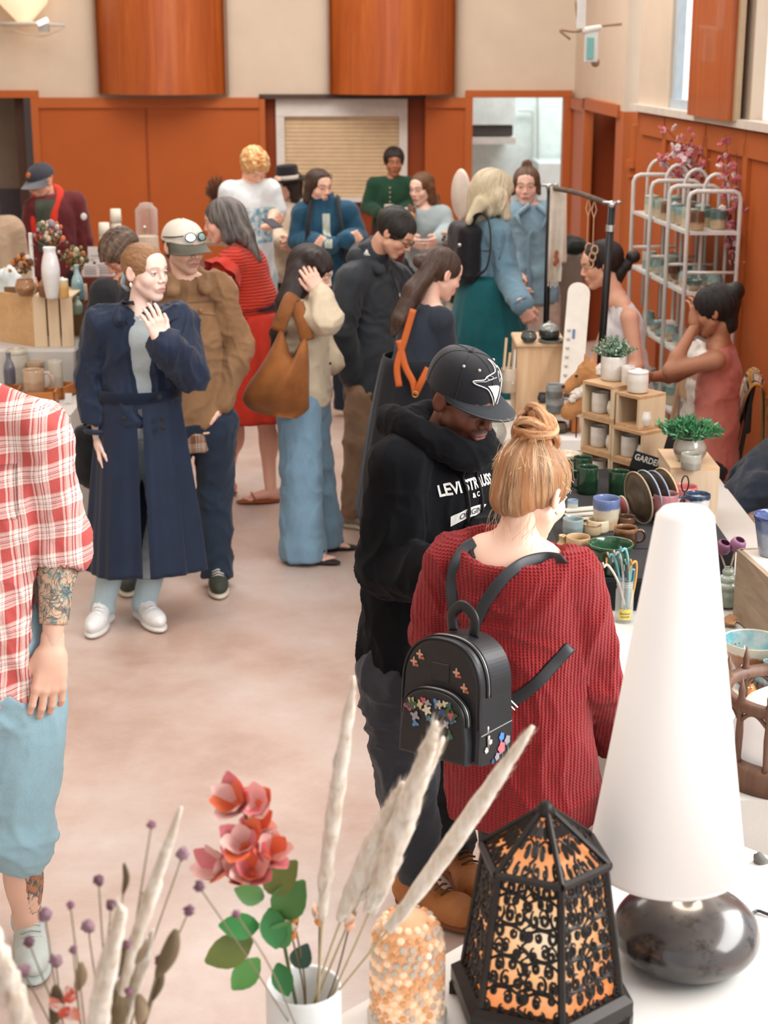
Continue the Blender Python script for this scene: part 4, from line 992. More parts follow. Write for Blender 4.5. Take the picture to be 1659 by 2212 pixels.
pants(S, fabric('8a6f58'), infl=.02, amp=.009, ra=.05, seed=4)
for n in 'LR': shoe(S, n, 'sneaker', [plain('8c8474', .7), plain('c4bca8', .6), plain('2c3030', .6)], yaw=60 if n == 'R' else 80)

# navy woman with orange crossed straps, leaning over the far pottery
S = skel(905, 7.45, 1.62, 128, dict(head=(952, 592, .12), shL=(880, 672, .16), shR=(955, 678, -.04), elR=(965, 790, .0), wrR=(1010, 830, .35), elL=(930, 760, .45), wrL=(1000, 800, .55), pelvis=(890, 850, .0), neck=(925, 650, .08)))
person(S, 'person in a navy top with orange apron straps and a long ponytail', 'ecc2ae', hy=118, hp=22, hands=('relax', 'relax'), brow='3a2a20')
hair(S, hair_mat('2c201a', '5c4436', '3c2a20'), 'pony', extra=[((0, -.10, .03), (0, -.135, .02), .03, .03)], ex=[(at(925, 588, 7.5), at(895, 630, 7.45), .042, .05), (at(895, 630, 7.45), at(862, 690, 7.4), .048, .035), (at(862, 690, 7.4), at(850, 722, 7.38), .032, .012)], amp=.003)
top(S, fabric('28303c', rough=.7), infl=.012, hem=.05, amp=.004, name='shirt', elen=.9)
top(S, fabric('222a38', rough=.8), infl=.022, sleeve='short', hem=.1, amp=.004, name='tee', vox=.01) if 0 else None
skirt(S, fabric('1c1e24'), S['pelvis'][2]+.18, .32, .16, .27, q=.95, nf=8, amp=.015, name='apron', off=(-.03, .02, 0))
OL = plain('c06028', .5)
bk = -S['f']
for p in ([(862, 835), (858, 790), (875, 730), (893, 668)], [(862, 735), (875, 790), (892, 825), (897, 850)], [(897, 852), (910, 825), (925, 795)]):
    obj('leather_strap', tube(curve([at(a, b, 7.26 if a < 900 else 7.24) for a, b in p], 24), .005, 8, flat=V3(0, -1, .2)), OL, S['T'], True)
obj('strap_ring', tube([at(897+6*math.cos(a), 852+6*math.sin(a), 7.23) for a in np.linspace(0, 6.28, 14)[:-1]], .003, 6, closed=True), plain('c8a060', .3, 1), S['T'], True)

# dark-clothed man stooping behind the coat woman
S = skel(240, 8.6, 1.70, -60, dict(head=(262, 548, 0), shL=(225, 620, -.15), shR=(290, 622, .15), pelvis=(240, 850, .2), elL=(205, 720, -.2), wrL=(185, 830, -.3)))
person(S, 'person with tousled brown hair bending at the left, mostly hidden', 'd8a088', fem=False, hy=-60, hp=45, eyes=False, brow='3a2a20')
hair(S, hair_mat('2e211a', '604838', '7a6454'), 'short', vol=1.12, amp=.006, extra=[((0, .04, .06), (0, .09, .05), .035, .02)], flow='back')
top(S, fabric('26282c'), infl=.03, hem=-.1, name='jacket'); pants(S, fabric('24262c')); 
for n in 'LR': shoe(S, n, 'sneaker', [plain('2a2a2c', .6), plain('888480', .6), plain('555555', .6)])

# far left : red hood, and a beige coat at the edge
S = skel(118, 11.4, 1.84, -12, dict(head=(88, 392, 0), shL=(160, 428, .05), shR=(75, 440, -.05), elL=(180, 520, .05), wrL=(175, 600, 0), elR=(65, 520, -.05), wrR=(75, 590, -.1), neck=(105, 422, .05)))
person(S, 'person in a maroon jacket with red hood lining and dark cap', 'e0ac92', fem=False, hy=-35, hp=20, eyes=False, brow='3a2a20')
basecap(S, fabric('3a3c44'), fabric('6c6e74'), name='cap'); obj('cap_emblem', sphere(S['crown'](math.pi*.5, .35, .002), (.018, .006, .02)), plain('c86a30', .6), S['T'], True)
glasses(S, plain('1c1c1e', .3), lens=plain('2a2624', .2))
b4 = top(S, fabric('5e2226'), infl=.035, hem=-.05, amp=.006, name='jacket', seed=6)
chest_patch(S, b4, -.01, -.02, .13, .36, fabric('43483e'), 'shirt', off=.006)
nk = S['neck']
obj('hood_lining', join(tube(curve([nk+V3(-.09, -.13, -.36), nk+V3(-.085, -.15, -.12), nk+V3(-.075, -.06, .02), nk+V3(0, .07, .05), nk+V3(.09, -.05, .02), nk+V3(.06, -.16, -.14), nk+V3(.05, -.15, -.36)], 40), .028, 10)), fabric('c83420'), S['T'], True)
obj('sleeve_badge', sphere(at(181, 468, 11.27), (.022, .006, .025)), plain('e0dcd8', .6), S['T'], True)
pants(S, fabric('2a2c30'))
S = skel(-22, 10.2, 1.7, 30, {})
person(S, 'person in a beige coat cut off by the left edge', 'e0b098', hands=('relax', 'relax'))
hair(S, hair_mat('3a2a20', '60483a'), 'long'); top(S, fabric('a89078'), infl=.045, hem=-.1, name='coat'); pants(S, fabric('302c2c'))

# light seller in white, seated sideways
S = skel(1330, 8.25, 1.6, -88, dict(head=(1300, 572, 0), shL=(1360, 672, -.14), shR=(1325, 665, .16), elL=(1375, 790, -.2), wrL=(1310, 860, -.35), elR=(1290, 780, .2), wrR=(1265, 840, .1), pelvis=(1365, 880, 0), neck=(1330, 632, 0)))
person(S, 'person in a white sleeveless top, dark low bun, in profile behind the shelf', 'e4b096', hy=-88, hp=14, lip='a8504c', brow='1c1614', iris='2a1c14', hands=('bent', 'bent'), vox=.0036)
hair(S, hair_mat('120e0e', '2e2625'), 'bun', extra=[((0, -.10, -.03), (0, -.12, -.035), .03, .03), ((0, -.165, -.0), (0, -.17, -.0), .034, .034), ((0, .08, .05), (.03, .09, -.02), .012, .006), ((0, -.08, -.06), (0, -.06, -.09), .035, .03)], amp=.003)
top(S, fabric('e2e2e6'), infl=.018, sleeve='none', hem=-.1, amp=.007, name='sleeveless_top', shr=.028)
pants(S, fabric('3a4450')); [shoe(S, n, 'sneaker', [plain('2a2a2c', .6), plain('888480', .6), plain('555555', .6)]) for n in 'LR']
# seller in pink tank top, arm raised
S = skel(1530, 7.75, 1.6, -118, dict(head=(1545, 672, 0), shL=(1548, 765, -.12), shR=(1570, 745, .18), elL=(1448, 800, -.10), wrL=(1502, 702, .0), elR=(1460, 810, .25), wrR=(1400, 815, .1), pelvis=(1540, 985, 0), neck=(1553, 728, .03), knR=(1405, 975, .1), knL=(1400, 1000, -.1), anR=(1405, 1130, .1), anL=(1400, 1150, -.1)))
person(S, 'person in a salmon pink sleeveless top, black bun, one elbow raised', 'b07c60', hy=-110, hp=15, brow='1c1614', hdir=((.1, .1, 1), None), hnorm=((.3, -.9, 0), None), hands=('bent', 'relax'))
hair(S, hair_mat('0c0a0a', '242020'), 'bun', extra=[((0, -.10, .07), (0, -.115, .075), .042, .042), ((0, -.06, -.02), (0, -.05, -.08), .045, .04)], amp=.004, vol=1.08)
top(S, fabric('c07468'), infl=.016, sleeve='none', hem=-.05, amp=.006, name='sleeveless_top', shr=.03)
pants(S, fabric('2c2c30'))
# bent person in navy at the right edge
T = thing('person', 'person in a navy shirt bent low at the right edge, brown hair hanging', 'person', at(1640, 1160, 6.3)*[1, 1, 0])
s = SD(.012, .05); s.cap(at(1660, 1010, 6.5), at(1610, 1120, 6.3), .05, .05); s.cap(at(1700, 1000, 6.6), at(1720, 1300, 6.5), .1, .1); obj('body', s.mesh(), attr_mat('skin', .5, .12, .4, 900), T, True, attrs={})
s = SD(.01, .04); s.cap(at(1690, 1020, 6.5), at(1625, 1080, 6.4), .15, .13); s.cap(at(1640, 1060, 6.3), at(1595, 1140, 6.25), .075, .06); s.cap(at(1650, 1050, 6.6), at(1720, 1300, 6.6), .15, .14); obj('shirt', s.mesh(folds(.012, (7, 7, 7), 3)), fabric('242c38'), T, True)
s = SD(.007, .03); s.ell(at(1645, 1150, 6.12), (.10, .09, .085)); s.cap(at(1630, 1150, 6.1), at(1605, 1170, 6.05), .05, .02)
def dsp(P, N):
    n = vnoise(P*[30, 30, 90], 5); return .004*(1-np.abs(2*n-1))
V, Q = s.mesh(dsp); obj('hair', (V, Q), hair_mat('3c2a20', '8a6a50', 'a08468'), T, True, attrs={'flow': np.stack([V[:, 0]*.3+V[:, 2], V[:, 0]*.1, V[:, 1]*.2], 1)})
# ------------------------------------------------------------------ nearer people
def bvh_of(o):
    w = WL[o] if o in WL else np.zeros(3)
    return BVHTree.FromPolygons([Vector(w)+v.co for v in o.data.vertices], [tuple(p.vertices) for p in o.data.polygons])
def on(bv, px, py, off=.01, D=4.0):
    d = nrm(at(px, py, D)-V3(0, 0, CZ)); h, n_, i, t = bv.ray_cast(Vector((0, 0, CZ)), Vector(d))
    return (np.array(h)-d*off) if h is not None else at(px, py, D)
# woman in the navy trench coat
S = skel(300, 6.85, 1.68, 8, dict(head=(314, 588, 0), shR=(222, 688, 0), shL=(382, 684, .03), elR=(200, 815, .02), wrR=(213, 950, -.05), elL=(412, 806, -.10), wrL=(350, 738, -.27), pelvis=(300, 905, 0), neck=(300, 668, .0), anR=(222, 1312, -.05), anL=(312, 1302, .0)))
person(S, 'person in a long navy trench coat and white sneakers, one hand at her collar', 'f4d6c8', hy=52, hp=2, hs=1.02, lip='c07a74', brow='b08a6a', iris='6c7c84', vox=.0026, hv=.0028, hands=('relax', 'relax'), hdir=((-.28, -.1, .95), None), hnorm=((.35, -.9, .15), None), blush=.08)
hair(S, hair_mat('6e4a30', 'b08660', '8a6240'), 'bun', vox=.0045, flow='back', extra=[((0, -.09, -.045), (0, -.125, -.055), .034, .03)], amp=.0018, noisef=(90, 14, 90), line=.004, vol=.985)
obj('scrunchie', (lambda g: (S['head']+g[0]@S['M'].T, g[1]))(tube([(.034*math.cos(a), -.100+.006*math.sin(5*a), -.045+.04*math.sin(a)) for a in np.linspace(0, 6.283, 30)[:-1]], .012, 8, closed=True)), fabric('a8bccc'), S['T'], True)
obj('earring', sphere(S['head']+S['M']@V3(-.086, 0, -.045), (.006, .006, .011)), plain('e8e4da', .15, 0), S['T'], True); obj('earring', sphere(S['head']+S['M']@V3(.086, 0, -.045), (.006, .006, .011)), plain('e8e4da', .15), S['T'], True)
NV = fabric('17263e', rough=.62, sheen=.1, spec=.35)
f_, r_ = S['f'], S['r']
obj('shirt', top(S, None, infl=.012, hem=-.02, amp=.005, ret=True, sleeve='none'), fabric('98a4a8', 'denim', 'ccd4d4', var=.1), S['T'], True)
def coatcut(s, S):
    a = S['neck']+f_*.115-V3(0, 0, .0); b = S['waist']+f_*.150+V3(0, 0, -.05); L = V3(-r_[0], -r_[1], 0)
    s.cap(a, b+L*.02, .066, .052, k=.006, sub=True)
    for sx in (-1, 1):
        s.cap(S['neck']+r_*sx*.055-f_*.03+V3(0, 0, .02), S['neck']+r_*sx*.08+f_*.09-V3(0, 0, .035), .026, .020, k=.012)
coat = top(S, NV, infl=.042, hem=.04, amp=.012, vox=.008, name='coat', cutfn=coatcut, elen=.9, sc_=(9, 9, 4), neck=True, hemw=.95)
skirt(S, NV, S['waist'][2]+.02, .255, .176, .262, q=.78, nf=7, amp=.020, name='coat_skirt', seed=5, open_=(1.50, 1.62, .05), flare=1.0, off=(.0, 0, 0), rings=40, seg=150)
def hoop(S, z, r, h, mat, name, q=.8, c=None):
    c = S['waist'] if c is None else c
    B = np.stack([S['r'], S['f']*q, S['u']], 0)
    return obj(name, (lathe([(r-.006, 0), (r, .002), (r+.001, h*.5), (r, h-.002), (r-.006, h)], (0, 0, 0), 48, cap=False)[0]@B+V3(c[0], c[1], z), lathe([(r-.006, 0), (r, .002), (r+.001, h*.5), (r, h-.002), (r-.006, h)], (0, 0, 0), 48, cap=False)[1]), mat, S['T'], True)
hoop(S, S['waist'][2]-.02, .186, .05, fabric('101c30'), 'belt')
bvc = bvh_of(coat)
for (a, b) in ((232, 0),): pass
lp = [[(288, 650), (262, 652), (262, 672), (276, 700), (292, 664)], [(352, 662), (372, 660), (384, 684), (352, 704), (346, 676)]]
for q in lp:
    P = [on(bvc, x, y, .010, 6.7) for x, y in q]; Q2 = [p+V3(0, .008, 0) for p in P]; n = len(P)
    obj('lapel', (P+Q2, [tuple(range(n)), tuple(range(2*n-1, n-1, -1))]+[(i, n+i, n+(i+1) % n, (i+1) % n) for i in range(n)]), NV, S['T'])
BT = plain('1a1c24', .25)
for x, y in ((345, 858), (352, 925), (268, 905), (350, 905)): buttons(S, [at(x, y, 6.85-.165)], .011, BT, S['f'])
buttons(S, [at(x, y, 6.69) for x, y in ((332, 663), (272, 662))], .008, BT, S['f'])
hoop_cuff = tube(curve([S['wrR']+V3(.0, 0, .045)+.052*(r_*math.cos(a)+f_*math.sin(a)) for a in np.linspace(0, 6.283, 9)[:-1]], 24, True), .012, 8, closed=True, flat=None)
obj('cuff', hoop_cuff, NV, S['T'], True)
pants(S, fabric('93adb8', 'denim', 'd0dde2'), infl=.012, amp=.005)
for n, yw in (('R', -5), ('L', 28)): shoe(S, n, 'sneaker', WHITE_SNK, yaw=yw, s_=1.12)
T = thing('shoulder_bag', 'black bag hanging behind the navy coat at the table edge', 'bag', at(180, 1040, 7.1))
s = SD(.01, .03); s.cap(at(190, 950, 7.1), at(195, 1010, 7.1), .07, .09); obj('bag', s.mesh(folds(.01)), fabric('26282a'), T, True); obj('strap', tube(curve([at(180, 935, 7.1), at(205, 800, 7.12), at(240, 700, 7.05)], 12), .008, 6), fabric('26282a'), T, True)
# capped man in the tan jacket
S = skel(425, 7.4, 1.78, 12, dict(head=(397, 532, -.02), shR=(350, 622, .02), shL=(470, 606, .02), elR=(330, 745, .1), wrR=(345, 860, .0), elL=(515, 745, .06), wrL=(478, 878, -.02), pelvis=(425, 895, 0), neck=(405, 600, 0), knL=(462, 1070, 0), anL=(470, 1246, -.08), knR=(340, 1080, .1), anR=(282, 1262, -.05)), wide=.88)
person(S, 'person in a tan canvas jacket and pale cap with sunglasses on top', 'ecc4ae', fem=False, hy=38, hp=6, lip='b4605c', brow='4a3426', beard='8a6a54', vox=.0026, hands=('relax', None), hs=1.03)
hair(S, hair_mat('2e221c', '5a4436'), 'short', hat=True, vox=.005, amp=.004, vol=.99, extra=[((0, -.10, -.03), (0, -.11, -.05), .03, .025), ((.07, .01, .01), (.075, .02, -.015), .014, .01), ((-.07, .01, .01), (-.075, .02, -.015), .014, .01)])
basecap(S, fabric('d6cfc2', var=.1), fabric('5e5c50'), bl=.085, tilt=-.02, lift=-.006)
M = S['M']; cr = S['crown']
for sx in (-1, 1):
    c0 = cr(math.pi/2-sx*.30, .22, .014); nn = nrm(c0-S['head']-V3(0, 0, .03)); e1 = nrm(np.cross((0, 0, 1), nn)); e2 = np.cross(nn, e1)
    ring = [c0+e1*.024*math.cos(a)+e2*.019*math.sin(a) for a in np.linspace(0, 6.283, 19)[:-1]]
    g = obj('sunglasses_frame', tube(ring, .0032, 6, closed=True), plain('14161a', .2), S['T'], True)
    obj('sunglasses_lens', ([c0]+ring, [(0, i+1, (i+1) % 18+1) for i in range(18)]), plain('a8ccd0', .08, .9, var=0), g, True)
    obj('temple', tube(curve([cr(math.pi/2-sx*.62, .24, .014), cr(math.pi/2-sx*1.1, .18, .006), cr(math.pi/2-sx*1.7, .10, .006)], 10), .003, 6), plain('14161a', .2), g, True)
TN = fabric('8e6c4c', rough=.8, spec=.3)
obj('undershirt', top(S, None, infl=.01, hem=-.05, amp=.004, ret=True, sleeve='none', fat=.86), fabric('302a28'), S['T'], True)
s5 = top(S, None, infl=.016, hem=-.11, amp=.005, ret=True, sleeve='none', hemw=1.05, fat=.86)
obj('plaid_shirt', s5, fabric('b09080', 'plaid', '7c5040 c8b4a0 5c3c34 a8846c'), S['T'], True)
def jc(s, S):
    f, r = S['f'], S['r']; a = S['neck']+f*.15-V3(0, 0, .01); s.cap(a, S['chest']+f*.2+V3(0, 0, .02), .042, .02, k=.006, sub=True)
    for sx in (-1, 1): s.cap(S['neck']+r*sx*.06-f*.03+V3(0, 0, .01), S['neck']+r*sx*.075+f*.095-V3(0, 0, .05), .026, .026, k=.01)
tj = top(S, TN, infl=.031, hem=.01, amp=.012, vox=.008, name='jacket', cutfn=jc, fat=.93, elen=.93, sc_=(8, 8, 6), seed=12)
bvj = bvh_of(tj)
def onpatch(S, bv, quad, mat, name, n=6, off=.006, D=7.0):
    q = np.array(quad, float); V = []
    for j in range(n+1):
        for i in range(n+1):
            u, v = i/n, j/n; p = q[0]*(1-u)*(1-v)+q[1]*u*(1-v)+q[2]*u*v+q[3]*(1-u)*v; V.append(on(bv, p[0], p[1], off, D))
    V = V+[p+V3(0, .012, 0) for p in V]; k = (n+1)**2
    Fs = [(j*(n+1)+i, j*(n+1)+i+1, (j+1)*(n+1)+i+1, (j+1)*(n+1)+i) for j in range(n) for i in range(n)]
    rim = [i for i in range(n+1)]+[j*(n+1)+n for j in range(1, n+1)]+[n*(n+1)+i for i in range(n-1, -1, -1)]+[j*(n+1) for j in range(n-1, 0, -1)]
    Fs += [(a, b, b+k, a+k) for a, b in zip(rim, rim[1:]+rim[:1])]
    return obj(name, (V, Fs), mat, S['T'], True)
fl = onpatch(S, bvj, [(399, 654), (466, 650), (466, 680), (404, 676)], TN, 'pocket_flap')
buttons(S, [on(bvj, 433, 672, .012, 7.2)], .009, plain('a07c50', .3, .6), S['f']); buttons(S, [on(bvj, 402, 662, .010, 7.2)], .004, plain('c83030', .5), S['f'])
pants(S, fabric('1c2634', 'denim', '3a4a60'), infl=.022, amp=.010, ra=.052, seed=5, wide=.008)
SK = [plain('3c4038', .7), plain('d4ccbc', .6), plain('dcdcd4', .6)]
shoe(S, 'L', 'sneaker', SK, yaw=8, s_=1.12); shoe(S, 'R', 'sneaker', SK, yaw=5, s_=1.12)
# woman in cream jacket and wide jeans, hand in her hair
S = skel(650, 7.8, 1.62, 78, dict(head=(672, 588, 0), shR=(640, 668, -.12), shL=(672, 655, .14), elR=(706, 692, -.22), wrR=(690, 632, -.16), elL=(690, 745, .15), wrL=(720, 790, .1), pelvis=(655, 845, 0), neck=(650, 640, 0), knR=(650, 1010, -.09), anR=(655, 1176, -.09), knL=(675, 1000, .08), anL=(690, 1130, .12)))
person(S, 'person in a cream jacket and wide blue jeans, hand in her dark hair', 'ecc4b0', hy=82, hp=22, eyes=False, brow='2a1e1a', hdir=((.0, -.0, 1), (-.45, -.0, .9)), hnorm=(None, (.1, -1, .1)), hands=(None, 'bent'), vox=.0034, hv=.0032)
hair(S, hair_mat('140f10', '3a2c2a', '241a18'), 'long', vox=.0055, vol=1.08, ex=[(at(652, 590, 7.75), at(622, 655, 7.68), .07, .062), (at(622, 655, 7.68), at(600, 720, 7.68), .05, .035), (at(600, 720, 7.68), at(588, 775, 7.7), .033, .012), (at(676, 560, 7.73), at(694, 585, 7.72), .045, .02)], amp=.003, line=-.004)
CJ = fabric('cfc0a6', rough=.6, spec=.35, var=.06)
top(S, CJ, infl=.036, hem=.0, amp=.010, vox=.0085, name='jacket', elen=.8, sc_=(8, 8, 6), seed=21, hemw=.98)
wr = S['wrR']*.8+S['elR']*.2; d = nrm(S['wrR']-S['elR']); e1 = nrm(np.cross(d, (0, 1, 0))); e2 = np.cross(d, e1)
obj('cuff_strap', tube([wr-d*.03+.052*(e1*math.cos(a)+e2*math.sin(a)) for a in np.linspace(0, 6.283, 22)[:-1]], .006, 8, closed=True), CJ, S['T'], True)
buttons(S, [at(713, 785, 7.6)], .007, plain('2a2420', .4), V3(.5, -.85, 0))
pants(S, fabric('6d93ae', 'denim', 'a8c8dc'), infl=.022, amp=.009, ra=.052, wide=.048, vox=.009, seed=7, sc_=(8, 8, 3))
for n, yw in (('R', 70), ('L', 85)): foot(S, n, 'ecc0ae', yaw=yw); shoe(S, n, 'sandal', [plain('2a2422', .6), plain('2a2220', .6), None], yaw=yw)
T = thing('shoulder_bag', 'slouchy brown corduroy shoulder bag carried by the woman in wide jeans', 'bag', at(600, 900, 7.55))
n, m = 26, 20; V = []
L_ = [(606, 700), (590, 740), (562, 790), (535, 830), (524, 862), (540, 885), (575, 898)]; R_ = [(662, 728), (666, 750), (668, 790), (668, 830), (668, 860), (666, 885), (640, 905)]
L_ = curve([V3(x, y, 0) for x, y in L_], n); R_ = curve([V3(x, y, 0) for x, y in R_], n); k = min(len(L_), len(R_))
for i in range(k):
    t = i/(k-1)
    for j in range(2*m):
        a = 2*math.pi*j/(2*m); u = .5-.5*math.cos(a); px = L_[i][0]*(1-u)+R_[i][0]*u; py = L_[i][1]*(1-u)+R_[i][1]*u
        th = (.02+.085*math.sin(min(1, t*1.15)*math.pi*.93)**.8)*math.sin(a); th += .010*math.sin(13*u+3*t)*(math.sin(a))*(1-.5*t)
        sag = 60*math.exp(-((u-.45)/.28)**2)*(1-t)**2; V.append(at(px, py+sag, 7.56-th))
BG = fabric('8a5428', 'plain', rough=.6, var=.3, seed=3)
Fs = [(i*2*m+j, i*2*m+(j+1) % (2*m), (i+1)*2*m+(j+1) % (2*m), (i+1)*2*m+j) for i in range(k-1) for j in range(2*m)]; Fs += [tuple(range(2*m)), tuple((k-1)*2*m+j for j in range(2*m))[::-1]]
obj('bag', (V, Fs), BG, T, True)
obj('strap', tube(curve([at(600, 715, 7.56), at(613, 680, 7.56), at(628, 645, 7.60), at(640, 640, 7.66)], 14), .011, 8, flat=V3(0, 1, .1)), BG, T, True)
obj('strap', tube(curve([at(664, 735, 7.56), at(655, 700, 7.56), at(640, 655, 7.60)], 14), .011, 8, flat=V3(0, 1, .1)), BG, T, True)

# man in black cap and hoodie
S = skel(905, 4.4, 1.80, 42, dict(head=(1001, 862, -.04), shR=(862, 985, -.10), shL=(1030, 975, .15), elR=(842, 1225, -.14), wrR=(985, 1248, -.34), elL=(1060, 1150, .0), wrL=(1050, 1200, -.2), pelvis=(905, 1395, 0), neck=(945, 950, .0), knR=(880, 1690, -.1), anR=(905, 1945, -.10), knL=(960, 1680, .12), anL=(985, 1880, .10)), wide=1.12)
person(S, 'person in a black printed hoodie, black flat-brim cap and tan work boots', '6e4434', fem=False, hy=40, hp=20, eyes=False, lip='8a5a58', brow='1a1210', beard='140e0c', vox=.0024, hs=1.05, hands=('relax', 'relax'), blush=.04)
hair(S, hair_mat('100e0e', '1e1a1a'), 'short', amp=.001, vol=.965, hat=True)
CB = fabric('1b1d22', rough=.75, seed=3); basecap(S, CB, fabric('23282e', rough=.7), brim_flat=True, bl=.074, tilt=.05, lift=-.004)
cr = S['crown']
for a in (.5, 1.1, 2.15, 2.75): obj('eyelet', sphere(cr(a, .62, .001), (.0045, .0045, .0045), 10, 6), plain('b0aca4', .6), S['T'], True)
# embroidered bird head on the cap front, drawn as raised stitching (metres on the crown)
def capmap(u, v, e=.0025): return cr(math.pi/2-.20+u/.092, min(.95, .17+v/.085*.60), e)
def ribbon(pts, w, mp_, closed=False):
    P = [mp_(*p) for p in pts]; return tube(P, w, 6, closed=closed)
K = .00072
emb = lambda pts: [((x-230)*K*.62, (y)*K*.62) for x, y in pts]
outline = [(130, 68), (150, 78), (205, 88), (225, 105), (270, 118), (325, 128), (350, 160), (368, 205), (385, 180), (388, 150), (410, 140), (418, 100), (408, 62), (385, 50), (360, 30), (335, -20), (305, -85), (285, -40), (260, 0), (230, 35), (190, 50), (150, 58)]
SW = plain('d8d8d4', .7)
obj('bird_emblem', ribbon(curve([V3(*p, 0) for p in emb(outline)], 88, True)[:, :2], .0017, capmap, True), SW, S['T'], True)
fill = emb([(215, 62), (260, 62), (300, 60), (340, 50), (355, 35), (330, -15), (306, -60), (285, -20), (262, 15), (235, 45)])
c0 = np.mean(fill, 0); P = [capmap(*c0, .003)]+[capmap(c0[0]+(x-c0[0])*.8, c0[1]+(y-c0[1])*.8, .002) for x, y in fill]; obj('bird_cheek', (P, [(0, i+1, (i+1) % len(fill)+1) for i in range(len(fill))]), SW, S['T'])
obj('bird_stitching', join(ribbon(emb([(140, 68), (215, 78), (250, 88), (320, 92)]), .0009, capmap), ribbon(emb([(225, 100), (250, 112), (285, 100), (262, 86), (235, 90)]), .0008, capmap, True), ribbon(emb([(345, 60), (352, 100), (375, 118), (392, 98), (398, 70), (375, 72)]), .0011, capmap, True)), SW, S['T'], True, kind='stuff')
HD = fabric('111215', rough=.95, sheen=.04, spec=.12, seed=5)
def hc(s, S): s.ell(S['neck']+S['f']*.02+V3(0, 0, .03), (.065, .065, .07), k=.012, sub=True)
hd = top(S, HD, infl=.045, hem=-.0, amp=.012, vox=.007, name='hoodie', neck=False, cutfn=hc, sc_=(6, 6, 5), seed=31, fat=1.05, hemw=.92, elen=.95)
s = SD(.007, .03); nk = S['neck']; f, r = S['f'], S['r']
ring = curve([nk+r*.105+f*.05+V3(0, 0, .035), nk+r*.115-f*.02+V3(0, 0, .06), nk+r*.08-f*.11+V3(0, 0, .05), nk-f*.13+V3(0, 0, .03), nk-r*.08-f*.10+V3(0, 0, .04), nk-r*.10+f*.0+V3(0, 0, .03), nk-r*.06+f*.12+V3(0, 0, .0), nk+f*.125-V3(0, 0, .03), nk+r*.06+f*.10+V3(0, 0, .01)], 36, True)
for a, b in zip(ring, np.roll(ring, -1, 0)): s.cap(a, b, .031, .031)
s.cap(nk-f*.12, nk-f*.14-V3(0, 0, .12), .07, .05); obj('hood', s.mesh(folds(.007, (10, 10, 10), 8)), HD, S['T'], True)
g_ = top(S, None, infl=.045, hem=-.0, amp=.012, vox=.009, neck=False, sc_=(6, 6, 5), seed=31, fat=1.05, hemw=.92, arms='', ret=True); bh = BVHTree.FromPolygons([Vector(v) for v in g_[0]], [tuple(int(i) for i in q) for q in g_[1]])
def drawn(V2, cx, cz, name, mat, off=.0035):
    """flat print wrapped on the chest: x to the wearer's left, z up"""
    rr = -S['r']; P = [S['chest']+S['f']*.6+rr*((cx+x)*.84+.012)+V3(0, 0, (cz+y)*.84+.066) for x, y in V2]
    return proj_mesh(P, bh, -S['f'], off)
INK = plain('cfcfca', .8); PC = (0.0, -.02)
def sub2(V, Fs, n=1):
    for _ in range(n):
        V = list(map(tuple, V)); nf = []; E = {}
        def mid(a, b):
            k = (min(a, b), max(a, b))
            if k not in E: E[k] = len(V); V.append(tuple((np.array(V[a])+np.array(V[b]))/2))
            return E[k]
        for f in Fs:
            for i in range(1, len(f)-1):
                a, b, c = f[0], f[i], f[i+1]; x, y, z = mid(a, b), mid(b, c), mid(c, a); nf += [(a, x, z), (x, b, y), (z, y, c), (x, y, z)]
        Fs = nf
    return np.array(V), Fs
def lettering(txt, size, cx, cz, mat, name, arc=0, sx=1.0, weight=.0, off=.0035, shear=0):
    V, Fs = text_geo(txt, size, weight); V = V[:, :2]*[sx, 1]
    if arc: V = np.stack([V[:, 0], V[:, 1]-V[:, 0]**2*arc], 1)
    V, Fs = sub2(V, Fs); return obj(name, (drawn(V, cx, cz, name, mat, off), Fs), mat, S['T'])
PS = .84; PO = .005
lettering('LEVI STRAUSS', .050, .0, .045, INK, 'chest_lettering', arc=.7, sx=.82, weight=.0016)
lettering('& CO', .022, .02, .018, INK, 'chest_lettering', sx=1.1, weight=.0008)
def band(x0, x1, z, h, arc, n=16): return [(x0+(x1-x0)*i/n, z-((x0+(x1-x0)*i/n))**2*arc) for i in range(n+1)]+[(x1-(x1-x0)*i/n, z+h-((x1-(x1-x0)*i/n))**2*arc) for i in range(n+1)]
b_ = band(-.10, .10, -.045, .034, 2.2); n2 = len(b_)//2; Fb = [(i, i+1, len(b_)-2-i, len(b_)-1-i) for i in range(n2-1)]
obj('banner_print', (drawn(b_, 0, 0, '', None, .003), Fb), INK, S['T'])
BK = plain('1a1b1e', .8); lettering('ORIGINAL', .028, 0, -.037, BK, 'banner_lettering', arc=2.2, sx=1.1, off=.0048)
lettering('QUALITY', .024, 0, -.085, INK, 'chest_lettering', sx=.8, weight=.0006)
horse = [(-.085, -.115), (-.078, -.105), (-.07, -.10), (-.055, -.108), (-.045, -.13), (-.02, -.135), (-.008, -.13), (-.005, -.15), (-.012, -.165), (-.006, -.20), (-.014, -.20), (-.022, -.168), (-.034, -.165), (-.03, -.2), (-.038, -.2), (-.045, -.165), (-.058, -.175), (-.055, -.195), (-.063, -.195), (-.068, -.168), (-.055, -.15), (-.064, -.13), (-.074, -.125), (-.08, -.13)]
for sx in (1, -1):
    pts = [(sx*x, y) for x, y in horse]; ce = (sx*-.035, -.148)
    V = [ce]+pts; me_F = [(0, i+1, (i+1) % len(pts)+1) for i in range(len(pts))]
    obj('horse_print', (drawn(V, 0, 0, '', None, .003), me_F), INK, S['T'])
fig = [(-.004, -.12), (.004, -.12), (.006, -.14), (.014, -.2), (-.014, -.2), (-.006, -.14)]; obj('figure_print', (drawn([(0, -.15)]+fig, 0, 0, '', None, .003), [(0, i+1, (i+1) % 6+1) for i in range(6)]), INK, S['T'])
